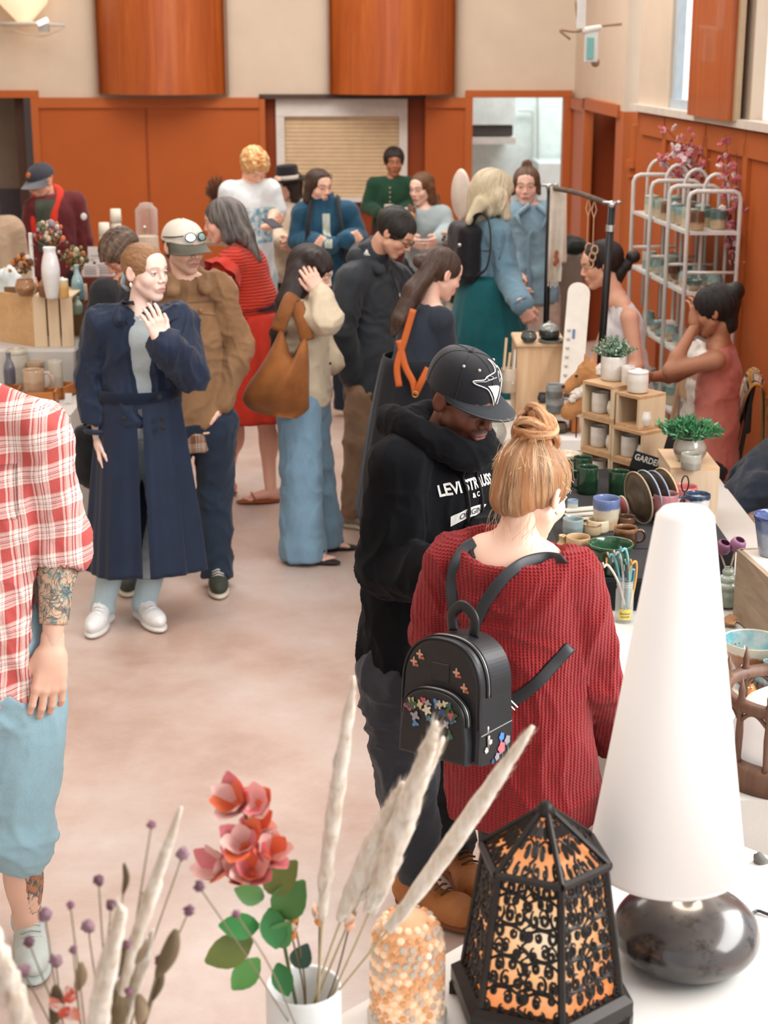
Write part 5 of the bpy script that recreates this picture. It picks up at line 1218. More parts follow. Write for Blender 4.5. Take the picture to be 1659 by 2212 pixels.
b_ = band(-.075, .075, -.235, .026, -1.2); obj('banner_print', (drawn(b_, 0, 0, '', None, .003), Fb), INK, S['T']); lettering('PATENTED', .02, 0, -.229, BK, 'banner_lettering', arc=-1.2, sx=1.1, off=.0048)
for sx in (-1, 1):
    P = [nk+f*.155+r*sx*.03+V3(0, 0, -.03)]+[p for p in drawn([(-sx*.035, .09-.03*i) for i in range(7)], 0, 0, '', None, .008)]
    obj('drawstring', tube(curve(P, 20), .0042, 6), plain('0e0e10', .7), S['T'], True)
hoop(S, S['pelvis'][2]-.06, .205, .055, HD, 'hem_band', q=.82, c=S['pelvis']) if 0 else None
pants(S, fabric('2a2c32', 'denim', '50545c', var=.2), infl=.026, amp=.012, end=.66, ra=.050, wide=.006, vox=.009, seed=9, fat=1.05)
for n, yw in (('R', 48), ('L', 20)): shoe(S, n, 'boot', [plain('ac6e3c', .6, var=.15), plain('7a4a28', .7), plain('5a3a20', .6)], yaw=yw, s_=1.12)

# woman in the red sweater dress
S = skel(1120, 3.85, 1.62, 150, dict(head=(1150, 1062, .03), shL=(975, 1188, .04), shR=(1240, 1222, -.04), elL=(940, 1370, .12), wrL=(980, 1480, .42), elR=(1288, 1470, -.02), wrR=(1345, 1640, .18), pelvis=(1118, 1520, 0), neck=(1110, 1180, .0), chest=(1105, 1290, 0), knR=(1180, 1850, 0), knL=(1095, 1850, .05), anR=(1215, 2090, 0), anL=(1120, 2080, .05)), wide=1.16)
person(S, 'person in a red knitted sweater dress with a messy blonde bun, back to us', 'f2cdb8', hy=138, hp=24, hs=1.04, vox=.0026, hv=.0028, fat=1.12, brow='a88060', hands=('relax', 'relax'), lip='c08078')
M, c, hs = S['M'], S['head'], S['hs']
bc = V3(0, -.055, .130)     # bun centre, head frame
def fl18(P):
    d = P-bc; e1 = nrm(V3(0, -.5, .85)); a = nrm(np.cross(e1, (1, 0, 0))); x = d[:, 0]; y = d@a; return np.stack([np.arctan2(x, y)*.09, np.linalg.norm(d, axis=1)*.06, np.zeros(len(P))], 1)
def dsp18(P, N):
    q = fl18(P)*[90, 60, 1]; n = vnoise(q, 3); n2 = vnoise(q*[2.6, 1.2, 1], 4); return .0035*((1-np.abs(2*n-1))*1.4-.6)+.002*(n2-.5)
HM = hair_mat('54331e', 'c8a27a', 'a06c42', scale=240)
s = SD(.0035, .02); s.ell((0, -.018, .036), (.086, .106, .09)); s.ell((0, -.075, -.03), (.058, .04, .05), k=.03)
s.ell(bc-V3(0, -.01, .02), (.045, .045, .03), k=.03)
s.ell((0, .088, -.035), (.066, .058, .088), k=.012, sub=True); s.ell((0, .055, -.10), (.12, .10, .085), k=.012, sub=True); s.ell((0, -.02, -.115), (.09, .08, .055), k=.01, sub=True)
V, Q = s.mesh(dsp18); obj('hair', (c+hs*(V@M.T), Q), HM, S['T'], True, attrs={'flow': fl18(V)})
rg = np.random.RandomState(2); HB = hair_mat('7e4420', 'd08c54', 'dcb084', scale=900)
bun = None
for k in range(13):
    ax_ = nrm(rg.randn(3)*[.6, .6, .35]+[0, 0, .9]); e1 = nrm(np.cross(ax_, (1, .3, 0))); e2 = np.cross(ax_, e1); R_ = .032+rg.rand()*.014; ph = rg.rand()*6; cc = bc+V3(*(rg.randn(3)*.008))+V3(0, -.25, 1)*(rg.rand()-.3)*.055
    pts = [cc+R_*(1+.08*math.sin(3*a))*(e1*math.cos(a+ph)+e2*math.sin(a+ph))+ax_*.02*(a/6-.5) for a in np.linspace(0, 6.0, 30)]
    rad = [.004+.0105*math.sin(math.pi*i/29)**.6 for i in range(30)]
    V, Fs = tube(pts, rad, 10); fl = np.stack([np.tile(np.arange(10)/10*.06, 30), np.repeat(np.arange(30)*.0012, 10), np.full(300, k*.1)], 1)
    obj('hair_coil', (c+hs*(V@M.T), Fs), HB, S['T'], True, attrs={'flow': fl})
gs = []
for k in range(170):
    if k < 110:
        a = rg.rand()*6.28; z = rg.rand()*.7-.25; p = V3(.092*math.cos(a), -.018+.11*math.sin(a), .03)*[1, 1, 0]*math.sqrt(max(.05, 1-z*z))+V3(0, 0, .036+z*.092); 
        if p[1] > .05: p[1] *= -1
        to = nrm(bc-p)+rg.randn(3)*.25; q = p+nrm(p)*.004; pts = [q, q+to*.03+nrm(p)*.008, q+to*.06+nrm(p)*.012*rg.rand()]
    elif k < 140: d = nrm(rg.randn(3)*[1, 1, .5]+[0, 0, .6]); q = bc+d*.04; pts = [q, q+d*.018+rg.randn(3)*.006, q+d*.03+rg.randn(3)*.014]
    else: x = (rg.rand()*2-1)*.075; q = V3(x, -.075+abs(x)*.7, -.05); pts = [q, q+V3(rg.randn()*.008, -.006, -.03), q+V3(rg.randn()*.02, -.004, -.05-rg.rand()*.05)]
    gs.append(tube(curve(pts, 8), .0005, 3))
obj('loose_strands', (lambda g: (c+hs*(g[0]@M.T), g[1]))(join(*gs)), plain('dcb890', .5), S['T'], kind='stuff')
obj('earring', sphere(c+hs*(M@V3(.086, -.002, -.038)), .0045), plain('e0e0e0', .2, 1), S['T'], True)
KN = fabric('9c2226', 'knit', rough=.95, spec=.15)
def sc18(s, S):
    s.ell(S['neck']+V3(0, -.02, .03), (.135, .12, .085), k=.012, sub=True)
    s.cap(S['elR']*.5+S['wrR']*.5, S['elR']*.36+S['wrR']*.64, .066, .064, k=.02)
sw = top(S, KN, infl=.022, hem=-.24, amp=.010, vox=.007, name='sweater_dress', neck=False, fat=1.12, cutfn=sc18, sc_=(7, 7, 4), seed=41, elen=.62, hemw=1.06)
bs = bvh_of(sw)
sb_ = bvh_of([o for o in S['T'].children if o.name.startswith('body')][0])
for q in ([(1022, 1168), (1018, 1182), (1024, 1205)],):
    obj('inner_strap', tube(curve([on(sb_, x, y, .004, 3.8) for x, y in q], 8), .0025, 6, flat=V3(0, -1, 0)), plain('1c1c20', .6), S['T'], True)
pants(S, fabric('24262c'), infl=.004, fat=.95)
for n in 'LR': shoe(S, n, 'sneaker', [plain('c8c8c8', .6), plain('e0e0e0', .6), plain('e8e8e8', .6)], yaw=150)
# her small black backpack with flower prints
T = thing('backpack', 'small black leather-look backpack with butterfly and flower prints', 'backpack', at(990, 1625, 3.55))
BL = plain('1f2023', .38, 0, .5, var=.2); nb = nrm(V3(-.62, -.78, .12)); axb = nrm(np.cross(nb, (0.06, 0, 1))); axb = -axb if axb[0] < 0 else axb; upb = np.cross(axb, -nb) if 0 else nrm(np.cross(nb, axb)); upb = upb if upb[2] > 0 else -upb
rollb = rotm(nb, .10); axb = rollb@axb; upb = rollb@upb
CB_ = at(985, 1497, 3.50)
Lb = lambda x, y, z: CB_+axb*x+nb*y+upb*z
def arch(w, h, n=40, taper=1.0, sq=2.4):
    pts = []
    for i in range(n+1):
        a = math.pi*i/n; ca, sa = math.cos(a), math.sin(a); pts.append((w*np.sign(ca)*abs(ca)**(2/sq), h*.12+h*.88*abs(sa)**(2/sq)))
    pts = [(x, z) for x, z in pts]; pts = [(w*taper, -h)]+[(w*taper, -h*.4)]+pts+[(-w*taper, -h*.4), (-w*taper, -h)]; return pts
def slab(w, h, y0, y1, name, mat, par, cz=0, rnd=.012, taper=1.06, cx=0):
    A = arch(w, h, taper=taper); m = len(A); V = []; rows = [(y0, 1.0), (y1-rnd, 1.0), (y1-rnd*.3, 1-rnd*.35/w), (y1, 1-rnd/w)]
    for y, k in rows: V += [Lb(cx+x*k, y, cz+z*(1-(1-k)*w/h)) for x, z in A]
    Fs = [(i*m+j, i*m+(j+1) % m, (i+1)*m+(j+1) % m, (i+1)*m+j) for i in range(3) for j in range(m)]+[tuple(3*m+j for j in range(m)), tuple(range(m))[::-1]]
    return obj(name, (V, Fs), mat, par, False), A
bw, bh_ = .112, .142
body, A = slab(bw, bh_, -.065, .065, 'bag', BL, T)
pk, A2 = slab(.092, .082, .065, .092, 'front_pocket', BL, T, cz=-.058, rnd=.008)
ZP = plain('9a9a98', .3, .8)
for y, w_, h_, cz, nm, par in ((.030, bw+.002, bh_+.002, 0, 'zipper', body), (.078, .0935, .0835, -.058, 'zipper', pk)):
    Ar = arch(w_, h_)[2:-2]; P = [Lb(x, y, z+cz) for x, z in Ar]
    obj(nm, tube(P, .0022, 6), ZP, par, True); obj('piping', join(tube([Lb(x, y+.007, z+cz) for x, z in Ar], .0022, 6), tube([Lb(x, y-.007, z+cz) for x, z in Ar], .0022, 6)), plain('141416', .4), par, True)
obj('piping', tube([Lb(x*1.0, .062, z) for x, z in arch(bw-.002, bh_-.002)[1:-1]], .003, 6), plain('121214', .35), body, True)
obj('zipper_pull', join(tube([Lb(bw+.004, .034, -.05), Lb(bw+.006, .034, -.068)], .004, 6), box(Lb(bw+.008, .034, -.085), (.006, .012, .03))), plain('b8b8b4', .25, 1), body, True)
obj('seam', tube([Lb(bw*1.06+.001, .063, -.068), Lb(bw*1.05+.001, 0, -.062), Lb(bw*1.06+.001, -.062, -.055)], .0012, 5), plain('8a8a88', .4), body)
pl = obj('leather_patch', box(Lb(.0, .0655, .062), (.05, .004, .044), R=np.stack([axb, nb, upb], 1), bev=.001), BL, body)
obj('grab_handle', tube(curve([Lb(-.03, -.02, bh_-.0), Lb(-.034, -.02, bh_+.04), Lb(-.005, -.02, bh_+.064), Lb(.028, -.02, bh_+.04), Lb(.03, -.02, bh_-.005)], 24), .0045, 8, flat=nb), BL, T, True)
def blob(cx, cy, cz, w, h, mat, name, rot=0, n=5, k=.35, side=False, par=None):
    pts = [((1+k*math.cos(n*a))*math.cos(a+rot)*w, (1+k*math.cos(n*a))*math.sin(a+rot)*h) for a in np.linspace(0, 6.283, 25)[:-1]]
    if side: P = [Lb(bw*1.06+.0025-.0*cx, cy+x, cz+z) for x, z in [(0, 0)]+pts]
    else: P = [Lb(cx+x, cy, cz+z) for x, z in [(0, 0)]+pts]
    obj(name, (P, [(0, i+1, (i+1) % 24+1) for i in range(24)]), mat, par or body)
BF = plain('cc9a80', .6)
for x, z in ((-.078, .075), (-.062, .095), (.045, .070), (.068, .038)):
    blob(x, .0665, z, .007, .008, BF, 'butterfly_print', n=4, k=.5); blob(x+.008, .0668, z-.008, .005, .005, plain('a86048', .6), 'butterfly_print', n=2, k=.4)
FC = ['5a86b8', '9a98a0', 'd8d0b8', '3e6250', '4a5c3a', '35507c', 'b85a68', 'c8b88a', '5c7c8c']
for i in range(26):
    a = rg.rand()*math.pi; rr = .6+.35*rg.rand(); x = .078*math.cos(a)*rr; z = -.058+.02+.05*math.sin(a)*rr-(.05*rg.rand() if i % 2 else 0)
    blob(x, .0935+i*.0001, z, .006+.006*rg.rand(), .006+.006*rg.rand(), plain(FC[i % len(FC)], .6), 'flower_print', rot=rg.rand()*6, n=3+i % 3, par=pk)
for i, (y, z, cI, s1) in enumerate(((-.02, -.085, 0, .010), (-.045, -.098, 1, .011), (-.022, -.112, 6, .014), (-.005, -.130, 1, .009), (.012, -.138, 5, .006), (.04, -.105, 2, .007), (.025, -.088, 2, .006))):
    blob(0, y, z, s1, s1, plain(['4a7cc0', '8a8890', 0, 0, 0, '35507c', 'd4606c'][cI] if cI != 2 else 'd8d0c0', .6), 'flower_print', n=5, k=.15, side=True)
obj('stem_print', join(*[tube([Lb(bw*1.06+.002, y, z), Lb(bw*1.06+.002, y-.006, z-.03)], .0009, 4) for y, z in ((-.02, -.09), (-.045, -.10), (-.024, -.115), (-.05, -.118))]), plain('5c8c78', .6), body, kind='stuff')
# straps over her shoulders
SP = plain('34363a', .5)
def on2(x, y, off):
    a, b = on(bs, x, y, off, 9), on(sb_, x, y, off, 9); return a if a[1] < b[1] else b
def strap(px, w, D=3.8, off=.012): P = [on2(x, y, off*.7) for x, y in px]; P = P+[P[-1]+V3(.006, .06, -.04), P[-1]+V3(.01, .11, -.12)] if px[-1][0] > 1100 else P; obj('strap', tube(curve(P, 36), w*.42, 8, flat=V3(.0, -1, .35), wf=7.5), SP, T, True)
strap([(988, 1352), (978, 1300), (976, 1255), (985, 1215), (1005, 1185), (1026, 1172)], .0048)
strap([(1022, 1356), (1050, 1300), (1082, 1255), (1118, 1224), (1150, 1210), (1185, 1205), (1212, 1212)], .0048)
strap([(1092, 1522), (1130, 1500), (1165, 1470), (1200, 1432), (1232, 1398)], .0048)
obj('strap_buckle', tube([on2(x, y, .02) for x, y in ((1098, 1508), (1118, 1528), (1112, 1534), (1092, 1514))], .002, 5, closed=True), plain('c0c0bc', .25, 1), T)

# plaid shirt man cut by the left edge
S = skel(-45, 4.05, 1.92, 12, dict(head=(-100, 700, 0), shL=(78, 905, -.02), shR=(-190, 905, .05), elL=(128, 1150, .02), wrL=(112, 1405, -.08), elR=(-230, 1150, .05), wrR=(-210, 1350, 0), pelvis=(-45, 1440, 0), neck=(-65, 830, 0), knL=(40, 1800, -.04), anL=(72, 2110, .05), knR=(-120, 1830, 0), anR=(-120, 2100, .05)), wide=1.25)
person(S, 'person in a red plaid shirt and light denim shorts with a tattooed forearm', 'e6bba4', fem=False, hv=.0026, hands=('relax', 'relax'), fat=1.1, arm=1.4, hnorm=((.35, -1, 0), None), hdir=(tuple(nrm(S['wrL']-S['elL'])), None), hsc=1.2)
hair(S, hair_mat('3a2a20', '60483a'), 'short')
def pc(s, S):
    d = nrm(S['wrL']-S['elL']); s.cap(S['elL']+d*.01, S['elL']+d*.05, .084, .084, k=.012); s.cap(S['elL']+d*.065, S['elL']+d*.3, .068, .06, k=.004, sub=True)
ps = top(S, fabric('c24a48', 'plaid', rough=.85), infl=.034, sleeve='long', hem=-.0, amp=.010, vox=.007, name='plaid_shirt', elen=.1, cutfn=pc, fat=1.08, seed=51, sc_=(7, 7, 4), neck=True)
bp = bvh_of(ps)
onpatch(S, bp, [(-60, 1010), (38, 1002), (40, 1120), (-60, 1130)], fabric('c24a48', 'plaid', rough=.85), 'breast_pocket', D=4.0, off=.004)
pants(S, fabric('7ea8b8', 'denim', 'c0dae2'), infl=.040, ra=.075, end=.06, amp=.009, vox=.009, name='denim_shorts', fat=1.1, seed=8)
d = nrm(S['anL']-S['knL']); hemp = S['knL']+(S['anL']-S['knL'])*.13
TT = NT('tattoo'); TT.set(.5, 0, .4); o_ = TT.tc(); v_ = TT.noise(TT.mp(o_, (1, 1, .7)), 30, 2, .5, 1.5)
ln = TT.ramp(v_, [(.44, '000000'), (.47, 'ffffff'), (.50, 'ffffff'), (.53, '000000'), (.58, '000000'), (.60, 'ffffff'), (.63, '000000')]); nz = TT.noise(o_, 24, 4, .6)
base = TT.ramp(nz, [(.38, '6c8484'), (.47, 'b4a894'), (.54, 'dcb698'), (.62, '98a49a'), (.72, '5c7074')])
TT.col(TT.mix(TT.math('MULTIPLY', ln, .75), base, '3c4448'))
sd = SD(.006, .02); el, wr = S['elL'], S['wrL']; e1 = el*.72+wr*.28
sd.cap(el, wr, .039*1.4+.0012, .0235*1.4+.0012, k=.012); sd.ell(e1, .040*1.4+.0012, k=.02); sd.plane(el+(wr-el)*.78, wr-el); sd.plane(el+(wr-el)*.12, el-wr)
obj('tattoo', sd.mesh(), TT.m, S['T'], True)
sd = SD(.006, .02); kn, an = S['knL'], S['anL']; cc = kn*.62+an*.38+V3(.032, -.018, 0); sd.cap(kn, an, .0535, .0325, k=.02); sd.ell(kn*.7+an*.3-S['f']*.015, (.0525, .0525, .0905), k=.03)
sd.plane(cc+V3(0, 0, .10), (0, 0, 1)); sd.plane(cc-V3(0, 0, .07), (0, 0, -1)); sd.plane(cc-V3(.018, 0, 0), (-1, 0, 0))
TT2 = NT('tattoo'); TT2.set(.5, 0, .4); TT2.col(TT2.ramp(TT2.noise(TT2.mp(TT2.tc(), (1, 1, .6)), 22, 3), [(.40, 'e6bba4'), (.47, '4a5458'), (.55, 'c08058'), (.62, '50605c')])); obj('tattoo', sd.mesh(), TT2.m, S['T'], True)
for n in 'LR': shoe(S, n, 'sneaker', [plain('c4ccc8', .6), plain('b8c0bc', .6), plain('c4ccc8', .6)], yaw=15, s_=1.2)
# ------------------------------------------------------------------ tables and pottery
def thin_glass():
    if 'gd' not in MC:
        gd = NT('thin_glass'); gd.set(.05, 0, .5); tr = gd.n('ShaderNodeBsdfTransparent'); mx_ = gd.n('ShaderNodeMixShader'); lw = gd.n('ShaderNodeLayerWeight'); lw.inputs[0].default_value = .35
        gd.l(gd.math('MULTIPLY_ADD', lw.outputs['Facing'], .5, .12), mx_.inputs[0]); gd.l(tr.outputs[0], mx_.inputs[1]); gd.l(gd.b.outputs[0], mx_.inputs[2]); gd.l(mx_.outputs[0], gd.t.nodes['Material Output'].inputs[0]); gd.col('e8ece8'); MC['gd'] = gd.m
    return MC['gd']
PROF = {
 'mug': [(.0, 0), (.90, 0), (.97, .04), (1, .5), (.98, .97), (.95, 1), (.90, .97), (.90, .5), (.86, .08), (.0, .06)],
 'cup': [(.0, 0), (.72, 0), (.80, .05), (.95, .5), (1, .97), (.96, 1), (.91, .97), (.86, .5), (.7, .1), (.0, .07)],
 'planter': [(.0, 0), (.60, 0), (.64, .03), (.80, .5), (.94, .88), (1.0, .92), (1.0, .985), (.95, 1), (.90, .96), (.76, .5), (.6, .1), (.0, .07)],
 'round': [(.0, 0), (.6, 0), (.75, .06), (.98, .35), (.97, .6), (.80, .86), (.78, .97), (.75, 1), (.70, .96), (.72, .85), (.86, .6), (.85, .35), (.6, .1), (.0, .08)],
 'bowl': [(.0, 0), (.38, 0), (.42, .05), (.62, .25), (.86, .62), (.99, .95), (1, 1), (.96, .99), (.82, .64), (.58, .3), (.3, .15), (.0, .13)],
 'bottle': [(.0, 0), (.85, 0), (1, .06), (1, .45), (.85, .62), (.42, .76), (.36, .9), (.45, .96), (.42, 1), (.28, .98), (.25, .8), (.0, .7)],
 'jar': [(.0, 0), (.92, 0), (1, .05), (1, .74), (.97, .78), (.97, .80), (1.02, .81), (1.02, .88), (.9, .93), (.34, .95), (.28, 1), (.0, 1.01)],
 'ribbed': [(.0, 0), (.72, 0), (.92, .06), (1, .2), (.96, .33), (.80, .42), (.78, .44), (.88, .50), (.80, .58), (.64, .62), (.62, .64), (.70, .70), (.60, .77), (.42, .80), (.40, .82), (.48, .87), (.42, .93), (.34, .95), (.33, 1), (.24, .98), (.24, .85), (.0, .6)],
 'cone': [(.0, 0), (1.0, 0), (1.0, .02), (.72, .38), (.42, .8), (.30, .97), (.28, 1), (.22, .98), (.25, .8), (.4, .5), (.0, .2)],
 'dome': [(.0, 0), (1, 0), (1, .3), (.95, .55), (.78, .76), (.45, .90), (.2, .92), (.2, 1), (.12, 1.03), (.0, 1.03)],
 'plate': [(.0, 0), (.6, 0), (.95, .6), (1, .85), (.97, 1), (.62, .4), (.0, .35)],
 'vase': [(.0, 0), (.6, 0), (.72, .08), (.98, .45), (1, .62), (.8, .8), (.62, .9), (.72, .98), (.7, 1), (.58, .97), (.55, .88), (.0, .5)],
}
for k in PROF: PROF[k] = [(max(r, .001), z) for r, z in PROF[k]]
def smoothprof(p, n=2):
    P = np.array(p, float)
    for _ in range(n-1):
        Q = [P[0]]
        for a, b in zip(P[:-1], P[1:]): Q += [.75*a+.25*b, .25*a+.75*b]
        P = np.array(Q+[P[-1]])
    return P
def pot(label, cat, px, yt, yb, w, z, kind='mug', mat=None, handle=None, group=None, name=None, h=None, seg=28, parent=None, loc=None, r=None, jit=.004, hm=None):
    if loc is None:
        b = atz(px, yb, z); m = mpp(b); r = w/2*m if r is None else r
        b = b+V3(0, r*PROF[kind][1][0]*.9, 0); b[0] = wx(px, b[1], z)
        m = mpp(b)
        if h is None: h = max(.02, ((yb-yt)*m-2*r*.3+(.3*r*(1-PROF[kind][1][0])*1.2))/.95)
    else: b = np.array(loc, float)
    P = smoothprof(PROF[kind])*[r, h]
    nm = name or {'mug': 'mug', 'cup': 'cup', 'planter': 'planter', 'round': 'pot', 'bowl': 'bowl', 'bottle': 'bottle', 'jar': 'jar', 'ribbed': 'vase', 'cone': 'vase', 'dome': 'dome', 'plate': 'plate', 'vase': 'vase'}[kind]
    if mat is None: mat = ('c8c0b0', 'e0dacc')
    if isinstance(mat, tuple): mat = glaze(*mat[:2], split=mat[2] if len(mat) > 2 else .5, h=round(h, 3), c3=mat[3] if len(mat) > 3 else None, split2=mat[4] if len(mat) > 4 else 0)
    body_only = handle is None
    if body_only:
        o = obj(nm, lathe(P, b, seg, jit), mat, parent, True, loc=b)
        if parent is None: tag(o, label, cat, group)
        return o, b, r, h
    T = thing(nm, label, cat, b, group); obj('bowl' if kind == 'bowl' else 'body', lathe(P, b, seg, jit), mat, T, True)
    a = math.radians(handle); d = V3(math.cos(a), math.sin(a), 0)
    pts = [b+d*r*.93+V3(0, 0, h*.80), b+d*r*1.35+V3(0, 0, h*.84), b+d*r*1.62+V3(0, 0, h*.6), b+d*r*1.45+V3(0, 0, h*.32), b+d*r*.95+V3(0, 0, h*.2)]
    obj('handle', tube(curve(pts, 18), r*.12, 8), mat, T, True)
    return T, b, r, h
def cloth_table(name, label, x0, x1, y0, y1, z, mat, drop=.7, cat='table', rz=0, c=None, folds_=True):
    """a covered table: top and four hanging sides in soft folds"""
    cx, cy = (x0+x1)/2, (y0+y1)/2; T = thing(name, label, cat, (cx, cy, 0)); V = []; nseg = 26
    per = []
    for a, b in (((x0, y0), (x1, y0)), ((x1, y0), (x1, y1)), ((x1, y1), (x0, y1)), ((x0, y1), (x0, y0))):
        for i in range(nseg): t = i/nseg; per.append((a[0]+(b[0]-a[0])*t, a[1]+(b[1]-a[1])*t))
    n = len(per); rows = 8
    for j in range(rows+1):
        t = j/rows
        for i, (x, y) in enumerate(per):
            k = .012*t*math.sin(i*.9+math.sin(i*.37)*2)+.03*t
            dx, dy = x-cx, y-cy; l = math.hypot(dx, dy); V.append((x+dx/l*k, y+dy/l*k, z-.004*(j > 0)-drop*t))
    Fs = [tuple(range(n))]+[(j*n+i, (j+1)*n+i, (j+1)*n+(i+1) % n, j*n+(i+1) % n) for j in range(rows) for i in range(n)]
    V = np.array(V); 
    if rz: R = rotm((0, 0, 1), rz); V = (V-[cx, cy, 0])@R.T+[cx, cy, 0]
    obj('tablecloth', (V, Fs), mat, T)
    legs = [box((cx+sx*(x1-x0-.14)/2, cy+sy*(y1-y0-.14)/2, (z-.03)/2), (.03, .03, z-.03)) for sx in (-1, 1) for sy in (-1, 1)]
    for g in legs:
        v = g[0]
        if rz: v = (v-[cx, cy, 0])@rotm((0, 0, 1), rz).T+[cx, cy, 0]
        obj('leg', (v, g[1]), plain('6a6a6c', .4, .6), T)
    return T
LINEN = fabric('cbc8c2', var=.03, sheen=.05); BLKCL = fabric('16171a', rough=.9)
PINE = wood('d8b088', 'ecd0aa', axis='z', knots=True); PINEX = wood('d8b48c', 'ecd2ae', axis='x'); GREYW = wood('8c7864', 'b4a088', axis='y', rough=.6)
cloth_table('table', 'white-clothed pottery table beside the woman in the red sweater dress', .66, 1.42, 3.52, 6.68, .75, LINEN)
RZ = .86; xb0 = .60
t = thing('riser', 'low display riser under black cloth holding the mugs', 'riser', (.9, 5.6, .75)); t['label'] = 'low display riser under black cloth holding the mugs'
rb_ = lambda x0, x1, y0, y1: box(((x0+x1)/2, (y0+y1)/2, (.752+RZ)/2), (x1-x0, y1-y0, RZ-.752), bev=.010)
for q in ((.60, .97, 4.87, 5.20), (.60, 1.20, 5.19, 5.64), (.60, 1.00, 5.63, 6.28)): obj('cloth_block', rb_(*q), BLKCL, t)
GRN = ('16301f', '20402c', .5); BRN = ('7a5434', 'b08858', .55)
pot('wide dark green glazed planter, largest pot on the black riser', 'planter', 1317, 1158, 1247, 100, RZ, 'planter', ('15301f', '2c5238', .5))
pot('brown streaked mug left of the wide green planter', 'mug', 1247, 1150, 1224, 54, RZ, 'mug', ('8a6038', 'c8a880', .75), None)
pot('squat gold-brown bottle nearest the blonde woman\'s chin', 'bottle', 1213, 1150, 1218, 36, RZ, 'bottle', ('a88454', 'c8ac80'), None)
pot('grey-blue cup behind the brown streaked mug', 'cup', 1237, 1112, 1160, 46, RZ, 'mug', ('7c8c8c', '98a8a8'))
pot('small tan cup with a brown rim between the blue-grey cup and the cream cup', 'cup', 1278, 1124, 1158, 42, RZ, 'mug', ('c8b08c', '7a5a3c', .85))
pot('cream cup with a pale speckled rim', 'cup', 1292, 1113, 1152, 50, RZ, 'mug', ('d8c8a8', 'e0d4b8'))
pot('tall cream tumbler with a broad blue band at the top', 'tumbler', 1308, 1066, 1148, 60, RZ, 'cup', ('cbb08a', 'd8ccb4', .35, '6a7ca8', .68), name='tumbler')
pot('small dark brown cup behind the handled brown mug', 'cup', 1351, 1108, 1140, 42, RZ, 'mug', ('4c382c', '6a4c38'))
pot('dark brown mug with its handle to the right, beside the green planter', 'mug', 1350, 1130, 1185, 52, RZ, 'mug', ('4a3020', '8c6444', .8), -8)
pot('pale blue tumbler just right of the blonde woman\'s ear', 'tumbler', 1236, 1076, 1120, 24, RZ, 'mug', ('c8ccc8', '8ca8c0', .8), name='tumbler')
for i, (a, b, w) in enumerate(((1266, 1030, 48), (1336, 1056, 46))): pass
pot('dark green mug with its handle turned left, front one of the green pair', 'mug', 1268, 1000, 1070, 47, RZ, 'mug', GRN, 190)
pot('dark green mug partly hidden behind another green mug', 'mug', 1258, 980, 1035, 42, RZ, 'mug', GRN, 180)
pot('dark green mug standing apart in front of the wooden cubbies', 'mug', 1336, 1010, 1072, 46, RZ, 'mug', GRN)
pot('pale cream bowl behind the blonde bun, at the back of the riser', 'bowl', 1222, 970, 1006, 62, .752, 'bowl', ('d8ccb4', 'e4dac8'))
for i, (px, py) in enumerate(((1262, 1108), (1258, 1098), (1256, 1088))):
    p = atz(px, py+12, RZ+.012+.011*i); o = obj('spoon_rest', (lambda g: (g[0], g[1]))(box(p, (.13, .035, .009), rz=.1+.1*i, bev=.003)), plain('dcd8ce', .3), loc=p); tag(o, ('bottom', 'middle', 'top')[i]+' of the stacked white ceramic spoon rests beside the blue-banded tumbler', 'spoon rest', 'stacked white spoon rests')
# half-round standing dishes and the rack of plates
def disc(label, cat, px, py, R_, z, mat, rim, yaw, tilt=.15, th=.008, name='plate', group=None):
    b = atz(px, py, z); n_ = rotm((0, 0, 1), yaw)@V3(1, 0, 0); n_ = nrm(n_+V3(0, 0, tilt)); A = np.stack([nrm(np.cross((0, 1, .3), n_)), nrm(np.cross(n_, nrm(np.cross((0, 1, .3), n_)))), n_], 1)
    T = thing(name, label, cat, b, group); c = b+V3(0, 0, R_*.97)
    obj('disc', lathe([(.001, 0), (R_*.6, 0), (R_*.96, th), (R_*.96, th+.004), (R_*.6, .005), (.001, .005)], c, 28, rot=A), mat, T, True)
    obj('rim', tube([c+A@V3(R_*.97*math.cos(a), R_*.97*math.sin(a), th+.001) for a in np.linspace(0, 6.283, 33)[:-1]], .0035, 6, closed=True), rim, T, True)
for px, c, lb in ((1300, 'dcd6c8', 'cream'), (1322, 'd8a880', 'tan'), (1341, 'b86a68', 'rose')): disc('small upright %s oval dish in the row behind the blue-banded tumbler' % lb, 'dish', px, 1118, .040, RZ, plain(c, .25), plain('e8ddc8', .3), .35, name='dish')
for px, py, R_, c, rc, lb in ((1372, 1132, .098, '5c5040', 'a89880', 'leftmost big bronze plate standing in the row by the sign'), (1392, 1128, .098, '4c4844', '98a8b8', 'bronze plate with a blue-grey rim second in the standing row'), (1412, 1124, .094, '544a44', '8c9cb0', 'dark plate with a slate rim third in the standing row'), (1430, 1118, .094, '685846', 'e0b890', 'rightmost standing plate with a warm cream rim')):
    disc(lb, 'plate', px, py, R_, RZ, plain(c, .25, var=.3), plain(rc, .3), .38)
sg = at(1398, 1002, 6.02); A = rotm((0, 0, 1), -.15)@rotm((0, 1, 0), .28)@rotm((1, 0, 0), -.12)
T = thing('sign', 'small black tilted sign lettered GARDEN above the standing plates', 'sign', sg-V3(0, 0, .05))
obj('panel', box(sg, (.125, .008, .072), R=A, bev=.002), plain('17181a', .5), T)
V, Fs = text_geo('GARDEN', .034, .0008); V = V*[.8, 1, 1]; obj('lettering', (sg+np.stack([V[:, 0], np.full(len(V), -.0052), V[:, 1]+.003], 1)@A.T, Fs), plain('dcdcd8', .6), T)
obj('stake', tube([sg-V3(0, -.006, .02), V3(sg[0], sg[1]+.01, RZ)], .004, 6), plain('17181a', .5), T)
